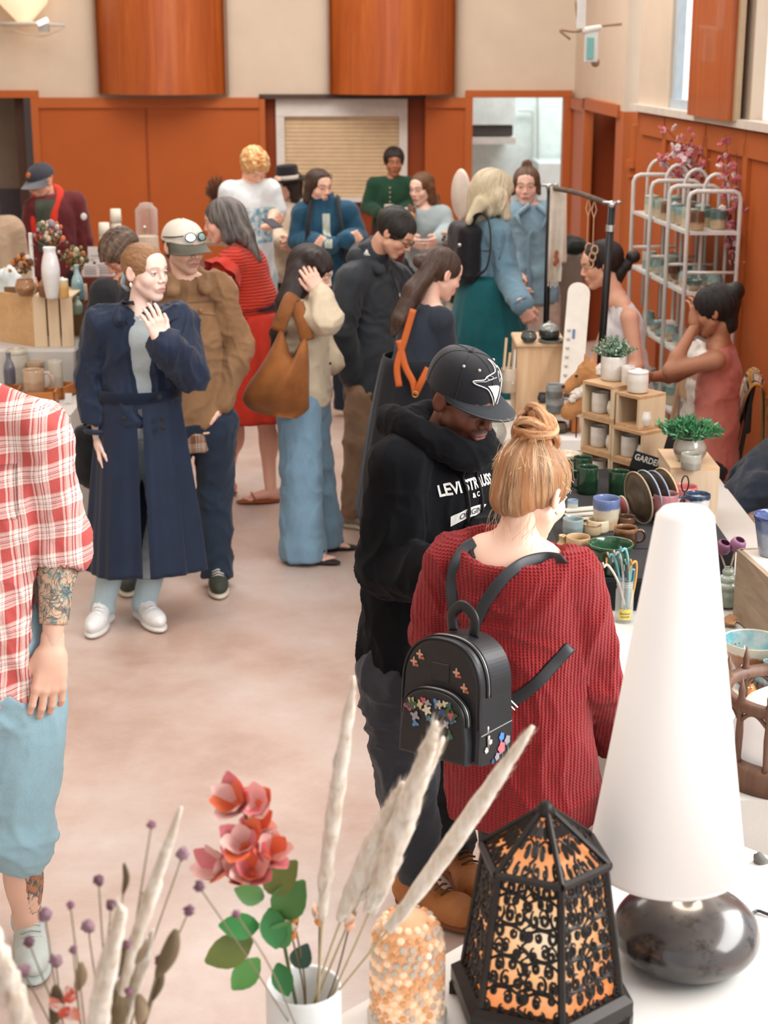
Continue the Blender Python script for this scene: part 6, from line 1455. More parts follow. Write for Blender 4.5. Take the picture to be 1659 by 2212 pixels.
pot('small white bottle between the standing plates and the tall wooden block', 'bottle', 1432, 1012, 1078, 22, RZ, 'bottle', ('dcd8d4', 'e4e4e4'))
PZ = RZ+.03
pot('glazed pink mug with its handle to the left, behind the tall lamp', 'mug', 1436, 1056, 1125, 58, PZ, 'mug', ('8c5458', 'b87c80', .4), 190)
pot('coral pink wide cup behind the pink mug', 'cup', 1477, 1040, 1092, 58, PZ, 'mug', ('a8484c', 'd07c7c', .6))
pot('white mug with a dark blue rim on a cream plate', 'mug', 1505, 1058, 1128, 54, PZ, 'cup', ('d0d4d0', 'dcdcd8', .4, '2c4460', .80), 175)
pot('cream plate under the blue-rimmed mug', 'plate', 1508, 1112, 1140, 76, RZ, 'plate', ('d8ccb4', 'dcd4c4'), h=.016)
rs = atz(1476, 1118, RZ); T = thing('ring_stand', 'thin black metal stand with a loop at the top among the pink mugs', 'stand', rs)
zt = at(1476, 1060, rs[1])[2]; obj('loop', tube([rs+V3(.013*math.cos(a), 0, zt-rs[2]+.026+.030*math.sin(a)) for a in np.linspace(0, 6.283, 20)[:-1]], .0026, 6, closed=True), plain('1a1a1c', .4), T, True); obj('rod', tube([rs, rs+V3(0, 0, zt-rs[2])], .004, 6), plain('1a1a1c', .4), T, True); obj('foot', lathe([(.001, 0), (.03, 0), (.03, .004), (.001, .005)], rs, 16), plain('1a1a1c', .4), T)
pot('pale grey mug with its handle to the right, right of the lamp top', 'mug', 1528, 1148, 1215, 50, .76, 'mug', ('b4bcb8', 'ccd2ce'), 15, h=.1)
pot('cream saucer under the hidden blue mug right of the lamp', 'plate', 1540, 1196, 1236, 66, .755, 'plate', ('d8ccb4', 'd8d0c0'), h=.014)
pot('blue mug mostly hidden by the right side of the tall lamp', 'mug', 1527, 1206, 1278, 40, .755, 'mug', ('5c7ca8', '7c98c4'), h=.1)
T_, b, r, h = pot('bulbous ribbed pale green vase holding two purple pods', 'vase', 1569, 1217, 1314, 58, .755, 'ribbed', ('8c9a8c', 'aebcb0'))
for (px, py), c, rr, lb, cut in (((1562, 1182), '7c4c68', .0265, 'dark plum ceramic pod on a stick, left of the pair', .5), ((1594, 1176), '9c6c8c', .0265, 'mauve ceramic pod on a stick, right of the pair', .5)):
    p = at(px, py, b[1]); T = thing('ceramic_pod', lb, 'ornament', b+V3(0, 0, h-.02), None); ax = nrm(V3(.25, -.35, .9)); A = np.stack([nrm(np.cross((0, 1, 0), ax)), nrm(np.cross(ax, nrm(np.cross((0, 1, 0), ax)))), ax], 1)
    obj('pod', lathe([(.001, -rr), (rr*.5, -rr*.86), (rr*.87, -rr*.5), (rr, 0), (rr*.87, rr*.5), (rr*.62, rr*.78), (rr*.55, rr*.76), (rr*.78, rr*.45), (rr*.88, 0), (rr*.7, -rr*.6), (.001, -rr*.8)], p, 20, rot=A), plain(c, .45), T, True); obj('stick', tube([b+V3(0, 0, h-.03), p-ax*rr*.9], .003, 6), plain('c8a888', .6), T, True)
pot('tall cone vase in streaked light blue with a bare clay foot', 'vase', 1624, 1232, 1352, 66, .755, 'cone', ('c09468', '7ca4b0', .16, '9cc0c8', .8))
pot('large bowl, turquoise inside and brown clay outside, at the right edge', 'bowl', 1622, 1348, 1462, 132, .755, 'bowl', NT.__name__ and ('9a6440', 'a87048', .45, 'd8d4c0', .72), h=.105)
bo = [o for o in bpy.data.objects if o.get('label', '').startswith('large bowl')][0]; q = WL[bo]; rr_ = max(v.co.x for v in bo.data.vertices)/1.0
TQ = NT('turquoise_glaze'); TQ.set(.1, 0, .5, .6); TQ.col(TQ.mix(TQ.ramp(TQ.noise(TQ.tc(), 9, 4), [(.42, '000000'), (.62, 'ffffff')]), '6cb0bc', 'd0dcd8'))
o = obj('interior_glaze', lathe([(rr_*.945, .1015), (rr_*.80, .066), (rr_*.6, .036), (rr_*.35, .0185), (.001, .0165)], q, 36, cap=False), TQ.m, bo, True, label='turquoise glaze inside')
pc_ = atz(1622, 1440, .755); 
tg = atz(1575, 1345, .755); o = obj('paper_tag', join(box(tg+V3(0, 0, .012), (.07, .03, .003), rz=.9, R=rotm((1, 0, 0), .3)), box(tg+V3(-.01, -.02, .008), (.05, .03, .003), rz=-.4)), plain('b48860', .7), loc=tg); tag(o, 'folded brown kraft paper tag beside the cone vase', 'tag')
def figurine(px, py, c, lb, kind):
    b = atz(px, py, .755); T = thing('figurine', lb, 'figurine', b); s = SD(.0025, .006); s.ell(b+V3(0, 0, .02), (.017, .017, .02)); s.cap(b+V3(0, 0, .03), b+V3(0, 0, .045), .012, .008)
    if kind: s.cap(b+V3(0, 0, .048), b+V3(.006, 0, .062), .005, .004); s.cap(b+V3(.006, 0, .062), b+V3(-.002, 0, .066), .004, .004)
    V, Q = s.mesh(); obj('body', (V, Q), plain(c, .2), T, True)
    for sx in (-1, 1): obj('eye', sphere(b+V3(.005*sx-.004, -.013, .036), .0036), plain('e8e8e8', .2), T, True); obj('pupil', sphere(b+V3(.005*sx-.0045, -.0165, .036), .0015), plain('101010', .2), T, True)
    if not kind: obj('curl', join(*[sphere(b+V3(.008*math.cos(a), .008*math.sin(a), .052), .005) for a in np.linspace(0, 6.28, 6)[:-1]]), plain('1c1814', .3), T, True, kind='stuff')
figurine(1601, 1485, '9cc4cc', 'tiny pale blue smiling figurine with a curled top', 1); figurine(1619, 1508, 'd88c44', 'tiny orange figurine with dark curls beside the blue one', 0)
pot('light blue jug at the right edge beside the tiny figurines', 'jug', 1655, 1418, 1496, 50, .755, 'bottle', ('6a4c3c', '8cb0b8', .3), 200, name='jug')
for i, (y0, y1, c) in enumerate(((1500, 1548, 'c05c60'), (1550, 1566, '5ca8b0'), (1568, 1590, '9a9a9c'))):
    p = atz(1592, (y0+y1)/2, .757); o = obj('sticker', join((lambda s: s)(lathe([(.001, 0), (.014+.004*(i == 0), 0), (.014+.004*(i == 0), .0015), (.001, .0015)], p, 16)), box(p+V3(-.03, 0, .0012), (.02, .004, .0012)), box(p+V3(-.03, -.012, .0012), (.024, .003, .0012))), plain(c, .6), loc=p); tag(o, ('red-edged round sticker lying at the back of the sticker row', 'turquoise round sticker in the middle of the sticker row', 'grey round sticker nearest the lamp in the sticker row')[i], 'sticker', 'stickers on the white cloth')
# glass jar of bent glazed pens
jb = atz(1348, 1343, .752)+V3(0, .01, 0); T = thing('glass_jar', 'glass jar of bent ceramic pens, yellow label, at the white table edge', 'jar', jb)
GLS = thin_glass(); hj = .135
obj('glass', lathe([(.001, 0), (.026, 0), (.029, .006), (.029, hj*.75), (.025, hj*.84), (.025, hj), (.023, hj), (.023, hj*.82), (.027, hj*.74), (.027, .008), (.001, .006)], jb, 24), GLS, T, True)
obj('thread', join(*[tube([jb+V3(.0262*math.cos(a), .0262*math.sin(a), hj*z) for a in np.linspace(0, 6.283, 20)[:-1]], .0012, 5, closed=True) for z in (.88, .93)]), GLS, T, True)
lab = [(.0302*math.cos(a), .0302*math.sin(a)) for a in np.linspace(-2.3, -.9, 9)]
obj('label_sticker', ([jb+V3(x, y, z) for z in (.012, .048) for x, y in lab], [(i, i+1, 10+i, 9+i) for i in range(8)]), plain('d8c468', .5), T)
V, Fs = text_geo('Bamboo\nvarnish', .010); V = V@np.diag([1, 1, 1]); obj('lettering', ([jb+V3(.0306*math.sin(v[0]/.03), -.0306*math.cos(v[0]/.03), .030+v[1]) for v in V], Fs), plain('222222', .6), T)
for i, (px, py, c, c2) in enumerate(((1306, 1222, 'd8b8a8', 'e4d0c4'), (1316, 1200, 'd89868', '5c98a0'), (1330, 1196, 'd0c0bc', 'b8b4b4'), (1344, 1188, '68a4ac', '84b8bc'), (1354, 1215, '8cb4b4', 'a8c4c4'), (1362, 1232, '4c94a4', '5ca4b0'), (1366, 1215, 'd89040', 'd8a058'))):
    top_ = at(px, py, jb[1]+.01*(i % 3-1)); b0 = jb+V3(.012*math.cos(i*2), .012*math.sin(i*2), .01); T = thing('pen', ['pale pink bent pen leaning furthest left in the jar', 'orange-tipped bent pen second from the left in the jar', 'mauve-grey bent pen in the jar', 'turquoise bent pen standing tallest in the jar', 'pale green bent pen right of the tall turquoise one', 'dark teal short pen in the jar', 'orange pen at the right side of the jar'][i], 'pen', b0, 'bent pens in the glass jar')
    P = curve([b0, b0*.4+top_*.6+V3(.015, 0, .01), top_+V3(.012, 0, .0), top_+V3(-.004, -.004, -.004)], 18); obj('shaft', tube(P, .0042, 7), plain(c2, .3), T, True)
    for q in (-1, 1): obj('ear', sphere(top_+V3(-.005, .004*q, .006), (.0035, .0035, .005), 8, 6), plain(c, .35), T, True)
    obj('paw', box(top_+V3(-.008, 0, -.018), (.006, .006, .022), bev=.002), plain(c, .35), T)
# wooden tray with the blue pot, right edge
t0 = atz(1598, 1186, .98); T = thing('wooden_tray', 'grey-brown wooden tray-box at the right edge carrying the blue pot', 'tray', (t0[0]+.25, t0[1]-.1, .755))
dirv = nrm(atz(1662, 1243, .98)-t0); L_ = .75; nr = V3(-dirv[1], dirv[0], 0); nr = nr if nr[1] > 0 else -nr; ang = math.atan2(dirv[1], dirv[0])
m = t0+dirv*L_/2; obj('front_board', box((m[0], m[1], .868), (L_, .018, .222), rz=ang), GREYW, T); m2 = m+nr*.3; obj('back_board', box((m2[0], m2[1], .868), (L_, .018, .222), rz=ang), GREYW, T)
m3 = t0+nr*.15; obj('end_board', box((m3[0], m3[1], .868), (.018, .3, .222), rz=ang), GREYW, T); m4 = m+nr*.15; obj('top_board', box((m4[0], m4[1], .972), (L_-.02, .285, .015), rz=ang), plain('d8cfc4', .5), T)
pot('speckled blue pot with a folded card inside, standing on the wooden tray', 'pot', 1668, 1098, 1206, 92, .98, 'planter', ('8c98a8', '5c6c94', .6, '3c4c80', .9), name='pot')
# tall wooden block with potted plant and little cup
BZ0 = .752; bx0, bx1 = wx(1446, 5.75, .9), wx(1552, 5.75, .9); zt_ = at(1500, 1018, 5.75)[2]
RZb, RZ = RZ, .752
T = thing('wooden_block', 'tall pale wooden block under the spiky potted plant', 'block', ((bx0+bx1)/2, 5.87, RZ)); 
for nm, g in (('front_panel', box(((bx0+bx1)/2, 5.76, (RZ+zt_)/2), (bx1-bx0, .014, zt_-RZ))), ('side_panel', box((bx0+.007, 5.9, (RZ+zt_)/2), (.014, .27, zt_-RZ))), ('side_panel', box((bx1-.007, 5.9, (RZ+zt_)/2), (.014, .27, zt_-RZ))), ('top_panel', box(((bx0+bx1)/2, 5.9, zt_+.006), (bx1-bx0, .29, .014)))): obj(nm, g, wood('d4bc9c', 'e4d2b6', axis='z') if nm != 'top_panel' else PINEX, T)
RZ = .752
def plant(label, px, yb, w, hpx, z, potmat, potkind, leaf, nl, R_, H_, spiky, potw, pothpx, Y=None):
    T_, b, r, h = None, None, None, None
    T = thing('potted_plant', label, 'plant', atz(px, yb, z))
    o, b, r, h = pot('', '', px, yb-pothpx, yb, potw, z, potkind, potmat, parent=T); o.name = 'plant_pot'
    rg = np.random.RandomState(len(label)); c = b+V3(0, 0, h)
    obj('soil', lathe([(.001, -.01), (r*.8, -.01), (r*.8, -.004), (.001, -.002)], c, 18), plain('3a2c22', .9), T)
    stems = []; leaves = {0: [], 1: [], 2: []}
    for i in range(nl):
        a = rg.rand()*6.283; el = (rg.rand()**.7)*1.25; d = nrm(V3(math.cos(a)*math.sin(el), math.sin(a)*math.sin(el), math.cos(el)*H_/R_)); L_ = (.55+.5*rg.rand())*R_*math.sqrt(math.sin(el)**2+(math.cos(el)*H_/R_)**2)
        p0 = c+V3(d[0]*r*.5, d[1]*r*.5, -.005); tip = p0+d*L_; stems.append(tube([p0, (p0+tip)/2+V3(0, 0, .008), tip], .0011, 4))
        for k in range(9 if not spiky else 12):
            t = .25+.75*k/(9 if not spiky else 12); q = p0*(1-t)+tip*t; ld = nrm(d*(1.2 if spiky else .5)+rg.randn(3)*.8+[0, 0, .3]); ll = (.022+.012*rg.rand()) if spiky else (.010+.006*rg.rand()); wd_ = ll*(.17 if spiky else .36); n_ = nrm(np.cross(ld, rg.randn(3)))
            e = np.cross(ld, n_); P = [q, q+ld*ll*.4+e*wd_, q+ld*ll, q+ld*ll*.4-e*wd_, q+ld*ll*.45+n_*wd_*.35]; leaves[rg.randint(3)].append((np.array(P), [(0, 1, 4), (1, 2, 4), (2, 3, 4), (3, 0, 4)]))
    obj('stems', join(*stems), plain('6a6048', .7), T, kind='stuff')
    for i, c_ in enumerate(leaf): obj('foliage', join(*leaves[i]), plain(c_, .45, spec=.6), T, kind='stuff')
plant('bushy grey-green plant in a white pot on top of the wooden cubbies', 1324, 824, 100, 90, at(1324, 824, 6.45)[2], ('d4d0c8', 'e0dcd6'), 'mug', ('4c7c5c', '8cb098', 'b4ccb8'), 120, .078, .088, False, 56, 66)
plant('spiky dark green plant in a grey waisted pot on the tall wooden block', 1489, 1000, 130, 100, zt_+.013, ('8c8880', 'a8a49a'), 'round', ('2c6c44', '3c8c54', '68a47c'), 95, .115, .07, True, 74, 70)
pot('small grey cup in front of the spiky plant', 'cup', 1492, 972, 1018, 46, zt_+.013, 'mug', ('98988c', 'b0b0a6'))
o = obj('card', box(at(1443, 985, 6.1), (.05, .006, .17), R=rotm((0, 1, 0), .25)), plain('1c1c1e', .6), loc=at(1443, 1005, 6.1)); tag(o, 'black card leaning between the cubbies and the wooden block', 'card')
# wooden cubbies
nc = nrm(V3(-.80, -.60, 0)); lc = V3(.60, -.80, 0)
def cubby(c, w, d, h, label, z0):
    T = thing('wooden_cubby', label, 'shelf', (c[0], c[1], z0), 'stacked wooden display cubbies'); A = np.stack([lc, -nc, V3(0, 0, 1)], 1); t = .012
    W2 = wood('b48c64', 'd8b890', axis='x')
    for nm, cc, s_ in (('bottom_board', (0, 0, t/2), (w, d, t)), ('top_board', (0, 0, h-t/2), (w, d, t)), ('side_board', (-w/2+t/2, 0, h/2), (t, d, h-2*t)), ('side_board', (w/2-t/2, 0, h/2), (t, d, h-2*t)), ('back_board', (0, d/2-t/2, h/2), (w-2*t, t, h-2*t))):
        obj(nm, box(V3(c[0], c[1], z0)+A@V3(*cc), s_, R=A), W2 if nm != 'side_board' else wood('ccb494', 'dcc8a8', axis='z'), T)
    return T, A
WP = ('d4cfc4', 'e0dcd4')
base1 = V3(wx(1316, 6.45, 1), 6.45, 0); base2 = base1+lc*.178
zt1 = at(1324, 824, 6.45)[2]; nlev = 3; H1 = (zt1-RZ)/3-.001
wh = []
for i in range(3):
    z0 = RZ+i*(H1+.001); cubby(base1, .175, .15, H1, ['lowest', 'middle', 'topmost'][i]+' cubby of the left stack holding white pots', z0)
    zt2 = at(1370, 852, 6.28)[2]; H2 = (zt2-RZ)/3-.001; z2 = RZ+i*(H2+.001); off2 = V3(.0, .02, 0)*(i == 2)
    cubby(base2+off2, .175 if i < 2 else .13, .15, H2, ['lowest', 'middle', 'topmost'][i]+' cubby of the right stack below the white lidded jar', z2)
    for k, (dx, rr, hh_) in enumerate(((-.035, .038, .085), (.040, .028, .062))):
        for b_, H_ in ((base1, z0), (base2, z2)):
            if b_ is base2 and k == 0 and i != 1: continue
            p = b_+lc*dx-nc*(-.02)+V3(0, 0, H_+.0125); pot(['tall', 'short'][k]+' white pot in the '+['lowest', 'middle', 'topmost'][i]+' '+('left' if b_ is base1 else 'right')+' cubby', 'pot', 0, 0, 0, 0, 0, 'mug' if k == 0 else 'round', WP, loc=p, r=rr, h=min(hh_, H1-.03), name='pot', group='white pots in the cubbies')
T_, b, r, h = pot('white lidded jar on the right cubby stack', 'jar', 1377, 788, 850, 46, zt2+.002, 'jar', WP); pot('second white jar just behind the lidded one', 'jar', 1356, 786, 838, 30, zt2+.002, 'mug', WP, name='jar')
# middle table with stool, mugs, animal, block
cloth_table('table', 'white-clothed table behind the blonde bun, further along the row', wx(1040, 7.4, .75), 1.04, 6.74, 8.1, .75, LINEN)
TZ = .752
T = thing('pedestal', 'knotty pine pedestal box carrying the dark butter dome', 'pedestal', atz(1167, 890, TZ)); px0, px1 = wx(1114, 7.75, 1), wx(1220, 7.75, 1); ptz = at(1167, 748, 7.75)[2]
for nm, g in (('front_panel', box(((px0+px1)/2, 7.75, (TZ+ptz)/2), (px1-px0-.01, .016, ptz-TZ))), ('side_panel', box((px0+.01, 7.9, (TZ+ptz)/2), (.016, .28, ptz-TZ))), ('side_panel', box((px1-.01, 7.9, (TZ+ptz)/2), (.016, .28, ptz-TZ))), ('top_board', box(((px0+px1)/2, 7.88, ptz+.01), (px1-px0+.01, .31, .024), bev=.006))): obj(nm, g, PINE if nm != 'top_board' else PINEX, T)
TP = ptz+.022
pot('small charcoal pot being touched by the denim-jacket woman', 'pot', 1142, 710, 741, 36, TP, 'round', ('3c4240', '5a605c'))
pot('dark plate under the butter dome', 'plate', 1191, 722, 741, 60, TP, 'plate', ('5c605a', '6c706a'), h=.012)
pot('butter dome, grey glaze above charcoal, on a dark plate', 'butter dish', 1186, 686, 733, 46, TP+.010, 'dome', ('2a2c2c', '343636', .3, '8c948c', .52), name='butter_dome')
T = thing('stool', 'small low stool, pale top and orange wooden legs, among the pottery', 'stool', atz(1207, 940, TZ)); sy = atz(1207, 935, TZ)[1]; sz = at(1207, 895, sy)[2]
obj('seat', box((wx(1207, sy+.06, sz), sy+.08, sz), (.225, .2, .018), bev=.006), PINEX, T)
for px in (1175, 1243): obj('leg', box((wx(px, sy, .8), sy+.05, (TZ+sz-.009)/2), (.035, .12, sz-.009-TZ), bev=.004), wood('b86830', 'cc8448', axis='z'), T)
pot('grey-glazed mug at the bottom of the pair on the stool', 'mug', 1198, 855, 893, 40, sz+.01, 'mug', ('6c7274', '98a0a0', .5), 0, h=.075)
z_ = sz+.01+.076; pot('grey-glazed mug stacked on top of another on the stool', 'mug', 1197, 822, 860, 38, z_, 'mug', ('6c7274', '98a0a0', .5), h=.06)
pot('small dark bowl beside the stacked grey mugs', 'bowl', 1172, 850, 872, 24, sz+.01, 'round', ('2e3238', '3c4048'), h=.05)
pot('low dark dish under the small stool', 'dish', 1208, 905, 936, 36, TZ, 'round', ('4c4440', '6a6058'), name='dish', h=.05)
wb_ = atz(1236, 975, TZ); T = thing('card_stand', 'white plaster block with a black rod standing in it', 'stand', wb_); obj('block', box(wb_+V3(0, .04, .028), (.105, .08, .055), bev=.005), plain('dededa', .5), T); obj('rod', tube([wb_+V3(.02, .04, .05), wb_+V3(.02, .04, .16)], .0035, 6), plain('1c2224', .4), T); obj('knob', sphere(wb_+V3(.026, .04, .16), .011), plain('d8d8d4', .4), T, True)
pot('grey-green rounded bowl by the capped man\'s chin', 'bowl', 1065, 900, 962, 60, TZ, 'round', ('a4a8a0', 'b8bab0'))
pot('flat cream plate behind the blonde bun', 'plate', 1100, 955, 1000, 120, TZ, 'plate', ('d4ccbc', 'dcd6c8'), h=.015)
for i, (x, y0, y1, c) in enumerate(((1088, 730, 800, 'd8bc98'), (1096, 762, 815, 'd0b894'), (1107, 755, 830, 'd8d4cc'))):
    a = at(x, y1, 7.7); b = at(x+6, y0, 7.75); o = obj('wooden_stick', tube([a, b], .007, 6), plain(c, .6), loc=a); tag(o, ('tall tan flat stick left of the pine pedestal', 'short tan flat stick beside the taller one', 'white rounded post right beside the pine pedestal')[i], 'stick')
pot('jar holding the flat wooden sticks left of the pedestal', 'jar', 1098, 790, 850, 34, at(1098, 850, 7.7)[2], 'mug', ('c8b8a0', 'd8ccb8'), name='jar')
# tan animal figure
ac = at(1250, 850, 7.05); T = thing('animal_figure', 'tan animal figure with upright ear and white chest, snout to the left', 'figure', at(1255, 905, 7.05)); s = SD(.006, .02)
A_ = lambda x, y, dy=0: at(x, y, 7.05+dy)
s.ell(A_(1272, 800), (.045, .045, .045)); s.cap(A_(1262, 808), A_(1225, 838), .036, .024); s.cap(A_(1268, 785, -.02), A_(1264, 765, -.02), .013, .004); s.cap(A_(1285, 790, .03), A_(1284, 772, .03), .013, .004)
s.cap(A_(1290, 820), A_(1275, 860), .055, .05); s.cap(A_(1280, 855), A_(1228, 890), .048, .036); s.cap(A_(1295, 850), A_(1300, 930), .06, .06)
V, Q = s.mesh(folds(.003, (20, 20, 20), 2)); obj('body', (V, Q), plain('b07c4c', .8, var=.15), T, True)
obj('eye', sphere(A_(1245, 812, -.035), .007), plain('181210', .15), T, True); obj('nose', sphere(A_(1217, 835, -.012), .009), plain('2a1a14', .4), T, True)
s = SD(.006, .02); s.cap(A_(1268, 838, -.03), A_(1235, 862, -.025), .022, .015); s.ell(A_(1300, 800, -.03), (.03, .03, .03)); obj('chest_fur', s.mesh(folds(.006, (50, 50, 50), 2)), fabric('dcd6cc'), T, True)
# leaning white board and rack with cloth
T = thing('display_board', 'long white rounded board leaning by the clothes rail', 'board', at(1222, 850, 7.55)); P0, P1 = at(1232, 850, 7.5), at(1252, 612, 7.9); up = nrm(P1-P0); Lb_ = np.linalg.norm(P1-P0); sd_ = nrm(np.cross(up, (0, 1, 0))); nn = np.cross(sd_, up); A = np.stack([sd_, nn, up], 1)
pts = [(.055*math.cos(a), Lb_*.5+(Lb_*.5-.055)+.055*math.sin(a)) for a in np.linspace(0, math.pi, 11)]+[(-.055, 0), (.055, 0)]; m_ = len(pts)
obj('board', ([P0+A@V3(x, y, z) for y in (-.008, .008) for x, z in pts], [tuple(range(m_)), tuple(range(2*m_-1, m_-1, -1))]+[(i, m_+i, m_+(i+1) % m_, (i+1) % m_) for i in range(m_)]), plain('dcd8ce', .5), T)
obj('mark', box(P0+A@V3(.01, -.012, Lb_*.52), (.012, .004, .05), R=A), plain('5c7ca4', .5), T)
for k in range(7): obj('peg', sphere(P0+A@V3(.035, -.014, .04+.05*k), .009, 8, 6), plain('d4ccc4', .5), T, True)
T = thing('garment_rail', 'black pipe rail with a branch crossbar and silver joints', 'rack', (at(1187, 560, 8.9)[0], 8.9, 0)); BP = plain('17181a', .35, .3)
ta, tb = at(1188, 405, 8.9), at(1322, 443, 7.9); obj('post', tube([V3(ta[0], 8.9, 0), ta], .017, 10), BP, T, True); tb0 = at(1297, 790, 7.9); obj('post', tube([V3(tb0[0]-.02, 7.9, .0), tb0, tb], .019, 10), BP, T, True)
obj('crossbar', tube(curve([ta, ta*.5+tb*.5+V3(0, 0, .012), tb], 16), .014, 8), wood('4c4038', '7c6a58', axis='x', rough=.8), T, True)
for q in (ta, tb): obj('joint', join(sphere(q, (.022, .022, .022)), tube([q-V3(.045, 0, -.012), q+V3(.045, 0, .012)], .007, 6), sphere(q+V3(.03, -.02, .014), .011)), plain('b8bcbe', .25, .9), T, True)
obj('clamp', tube([tb*.88+tb0*.12, tb*.84+tb0*.16], .023, 10), plain('c8ccce', .3, .8), T)
T = thing('towel', 'long cream cloth with a small red-brown motif hanging from the rail', 'cloth', at(1200, 610, 8.75)); V = []; NC = 14; NR = 26
prof = [(1187, 1222), (1190, 1227), (1189, 1228), (1186, 1225), (1184, 1222), (1183, 1224)]
for j in range(NR+1):
    t = j/NR; y = 402+(608-402)*t
    for i in range(NC+1):
        u = i/NC; x0_ = 1189-6*t; x1_ = 1224; yy = y-(40*(u > .72)*t if j > NR-5 else 0); V.append(at(x0_+(x1_-x0_)*u, yy+10*u*(1-t), 8.83-.03*math.sin(u*9+t*2)*t-.02))
k = len(V); V = V+[v+V3(0, .012, 0) for v in V]
Fs = [(j*(NC+1)+i, j*(NC+1)+i+1, (j+1)*(NC+1)+i+1, (j+1)*(NC+1)+i) for j in range(NR) for i in range(NC)]; Fs += [tuple(a+k for a in f[::-1]) for f in Fs]
obj('cloth', (V, Fs), fabric('ddd5c6', sheen=.1), T, True)
obj('motif', join(*[sphere(at(1201+dx, 555+dy, 8.77), (.012, .004, .018), 8, 5) for dx, dy in ((0, 0), (2, 8), (-2, 14), (1, -8))]), plain('a85c38', .7), T, True, kind='stuff')
obj('fringe', join(*[tube([at(1185+i*5, 605, 8.8), at(1184+i*5, 618+3*(i % 2), 8.8)], .004, 5) for i in range(5)]), fabric('ddd5c6', sheen=.1), T, kind='stuff')
for i, (x, y0) in enumerate(((1270, 432), (1284, 436))):
    q = ta*.35+tb*.65 if i == 0 else ta*.26+tb*.74; T = thing('hanger_ring', ['left', 'right'][i]+' pale wooden hanging ring strand on the branch crossbar', 'hanging ornament', q-V3(0, 0, .35)); WD = plain('c8a080', .6)
    obj('cord', join(tube([q, q-V3(.012, 0, .05), q-V3(0, 0, .09)], .0035, 5), tube([q, q-V3(-.012, 0, .05), q-V3(0, 0, .09)], .0035, 5), tube([q-V3(0, 0, .09), q-V3(0, 0, .24)], .003, 5)), WD, T)
    for k in range(3): c_ = q-V3(.01*(k-1), 0, .25+.035*k); obj('ring', tube([c_+V3(.016*math.cos(a), 0, .022*math.sin(a)) for a in np.linspace(0, 6.283, 16)[:-1]], .0045, 6, closed=True), WD, T, True)
# white metal shelving with pots and blossoms
T = thing('shelving_rack', 'white tubular metal rack of pots against the right wall', 'shelf', (at(1485, 700, 9.2)[0], 9.2, 0)); WM = plain('dcdcd8', .35, .1)
US = [(1366, 1425, 376, 10.1), (1404, 1510, 390, 9.62), (1443, 1552, 401, 9.25), (1484, 1596, 411, 8.9)]; ZR = 1.745
for i, (xa, xb, yt, D) in enumerate(US):
    xa_, xb_ = wx(xa, D, 1.5), wx(xa, D, 1.5)+.285; r_ = .04
    P = [(xa_, D, 0), (xa_, D, ZR-r_), (xa_+r_*.3, D, ZR-r_*.3), (xa_+r_, D, ZR), (xb_-r_, D, ZR), (xb_-r_*.3, D, ZR-r_*.3), (xb_, D, ZR-r_), (xb_, D, 0)]; obj('frame', tube(P, .0125, 8), WM, T, True)
    obj('rail', tube([(xa_, D, 1.30), (xb_, D, 1.30)], .009, 8), WM, T, True)
    P = [(xb_-.04+.07*math.cos(a)-.06, D+.18, ZR-.02+.10*math.sin(a)) for a in np.linspace(0, math.pi, 10)]; obj('arch', tube([(P[0][0], D+.18, .9)]+P+[(P[-1][0], D+.18, .9)], .0105, 8), WM, T, True)
sx_ = lambda D: np.interp(D, [8.9, 9.25, 9.62, 10.1], [wx(1484, 8.9, 1.5), wx(1443, 9.25, 1.5), wx(1404, 9.62, 1.5), wx(1366, 10.1, 1.5)])
shz = [1.525, 1.19, .84, .48]
for z in shz:
    V = [(sx_(8.9), 8.9, z), (sx_(8.9)+.285, 8.9, z), (sx_(10.1)+.285, 10.1, z), (sx_(10.1), 10.1, z)]; V = V+[(x, y, z-.018) for x, y, z in V]
    obj('shelf_board', (V, [(0, 1, 2, 3), (7, 6, 5, 4), (0, 4, 5, 1), (1, 5, 6, 2), (2, 6, 7, 3), (3, 7, 4, 0)]), WM, T)
sets = [('7c9a94', 'c8b898', .45), ('a8b4a4', 'd0c4a8', .5), ('54706c', 'bca884', .5), ('8ca8a8', 'c4b090', .55), ('6c4c38', 'b89c78', .4), ('b4b8ac', '8c9c94', .5)]
ords = ['nearest', 'second', 'third', 'fourth', 'fifth', 'sixth', 'seventh', 'eighth', 'ninth', 'tenth', 'last']
rg = np.random.RandomState(7)
for li, (z, n, kinds) in enumerate(((shz[0], 8, ('mug', 'mug', 'cup', 'jar')), (shz[1], 8, ('bowl', 'round', 'bowl', 'mug')), (shz[2], 6, ('plate', 'bowl', 'round')), (shz[3], 4, ('bowl', 'jar')))):
    for row in range(2 if li < 2 else 1):
        for i in range(n):
            D = 8.98+(10.05-8.98)*i/n+.05*row; x = sx_(D)+.075+.135*row; k = kinds[(i+row) % len(kinds)]; m_ = sets[rg.randint(6)]; hh = {'mug': .105, 'cup': .10, 'jar': .12, 'bowl': .06, 'round': .09, 'plate': .03}[k]
            pot('%s pottery %s on the %s shelf of the white rack, %s row' % (ords[i], {'round': 'pot', 'jar': 'lidded jar'}.get(k, k), ['top', 'second', 'third', 'bottom'][li], ['left', 'right'][row]), 'pottery', 0, 0, 0, 0, 0, k, (m_[1], m_[0], m_[2]), loc=(x, D, z+.001), r=.056 if k in ('bowl', 'plate') else .045, h=hh, group='pottery on the white rack', seg=18)
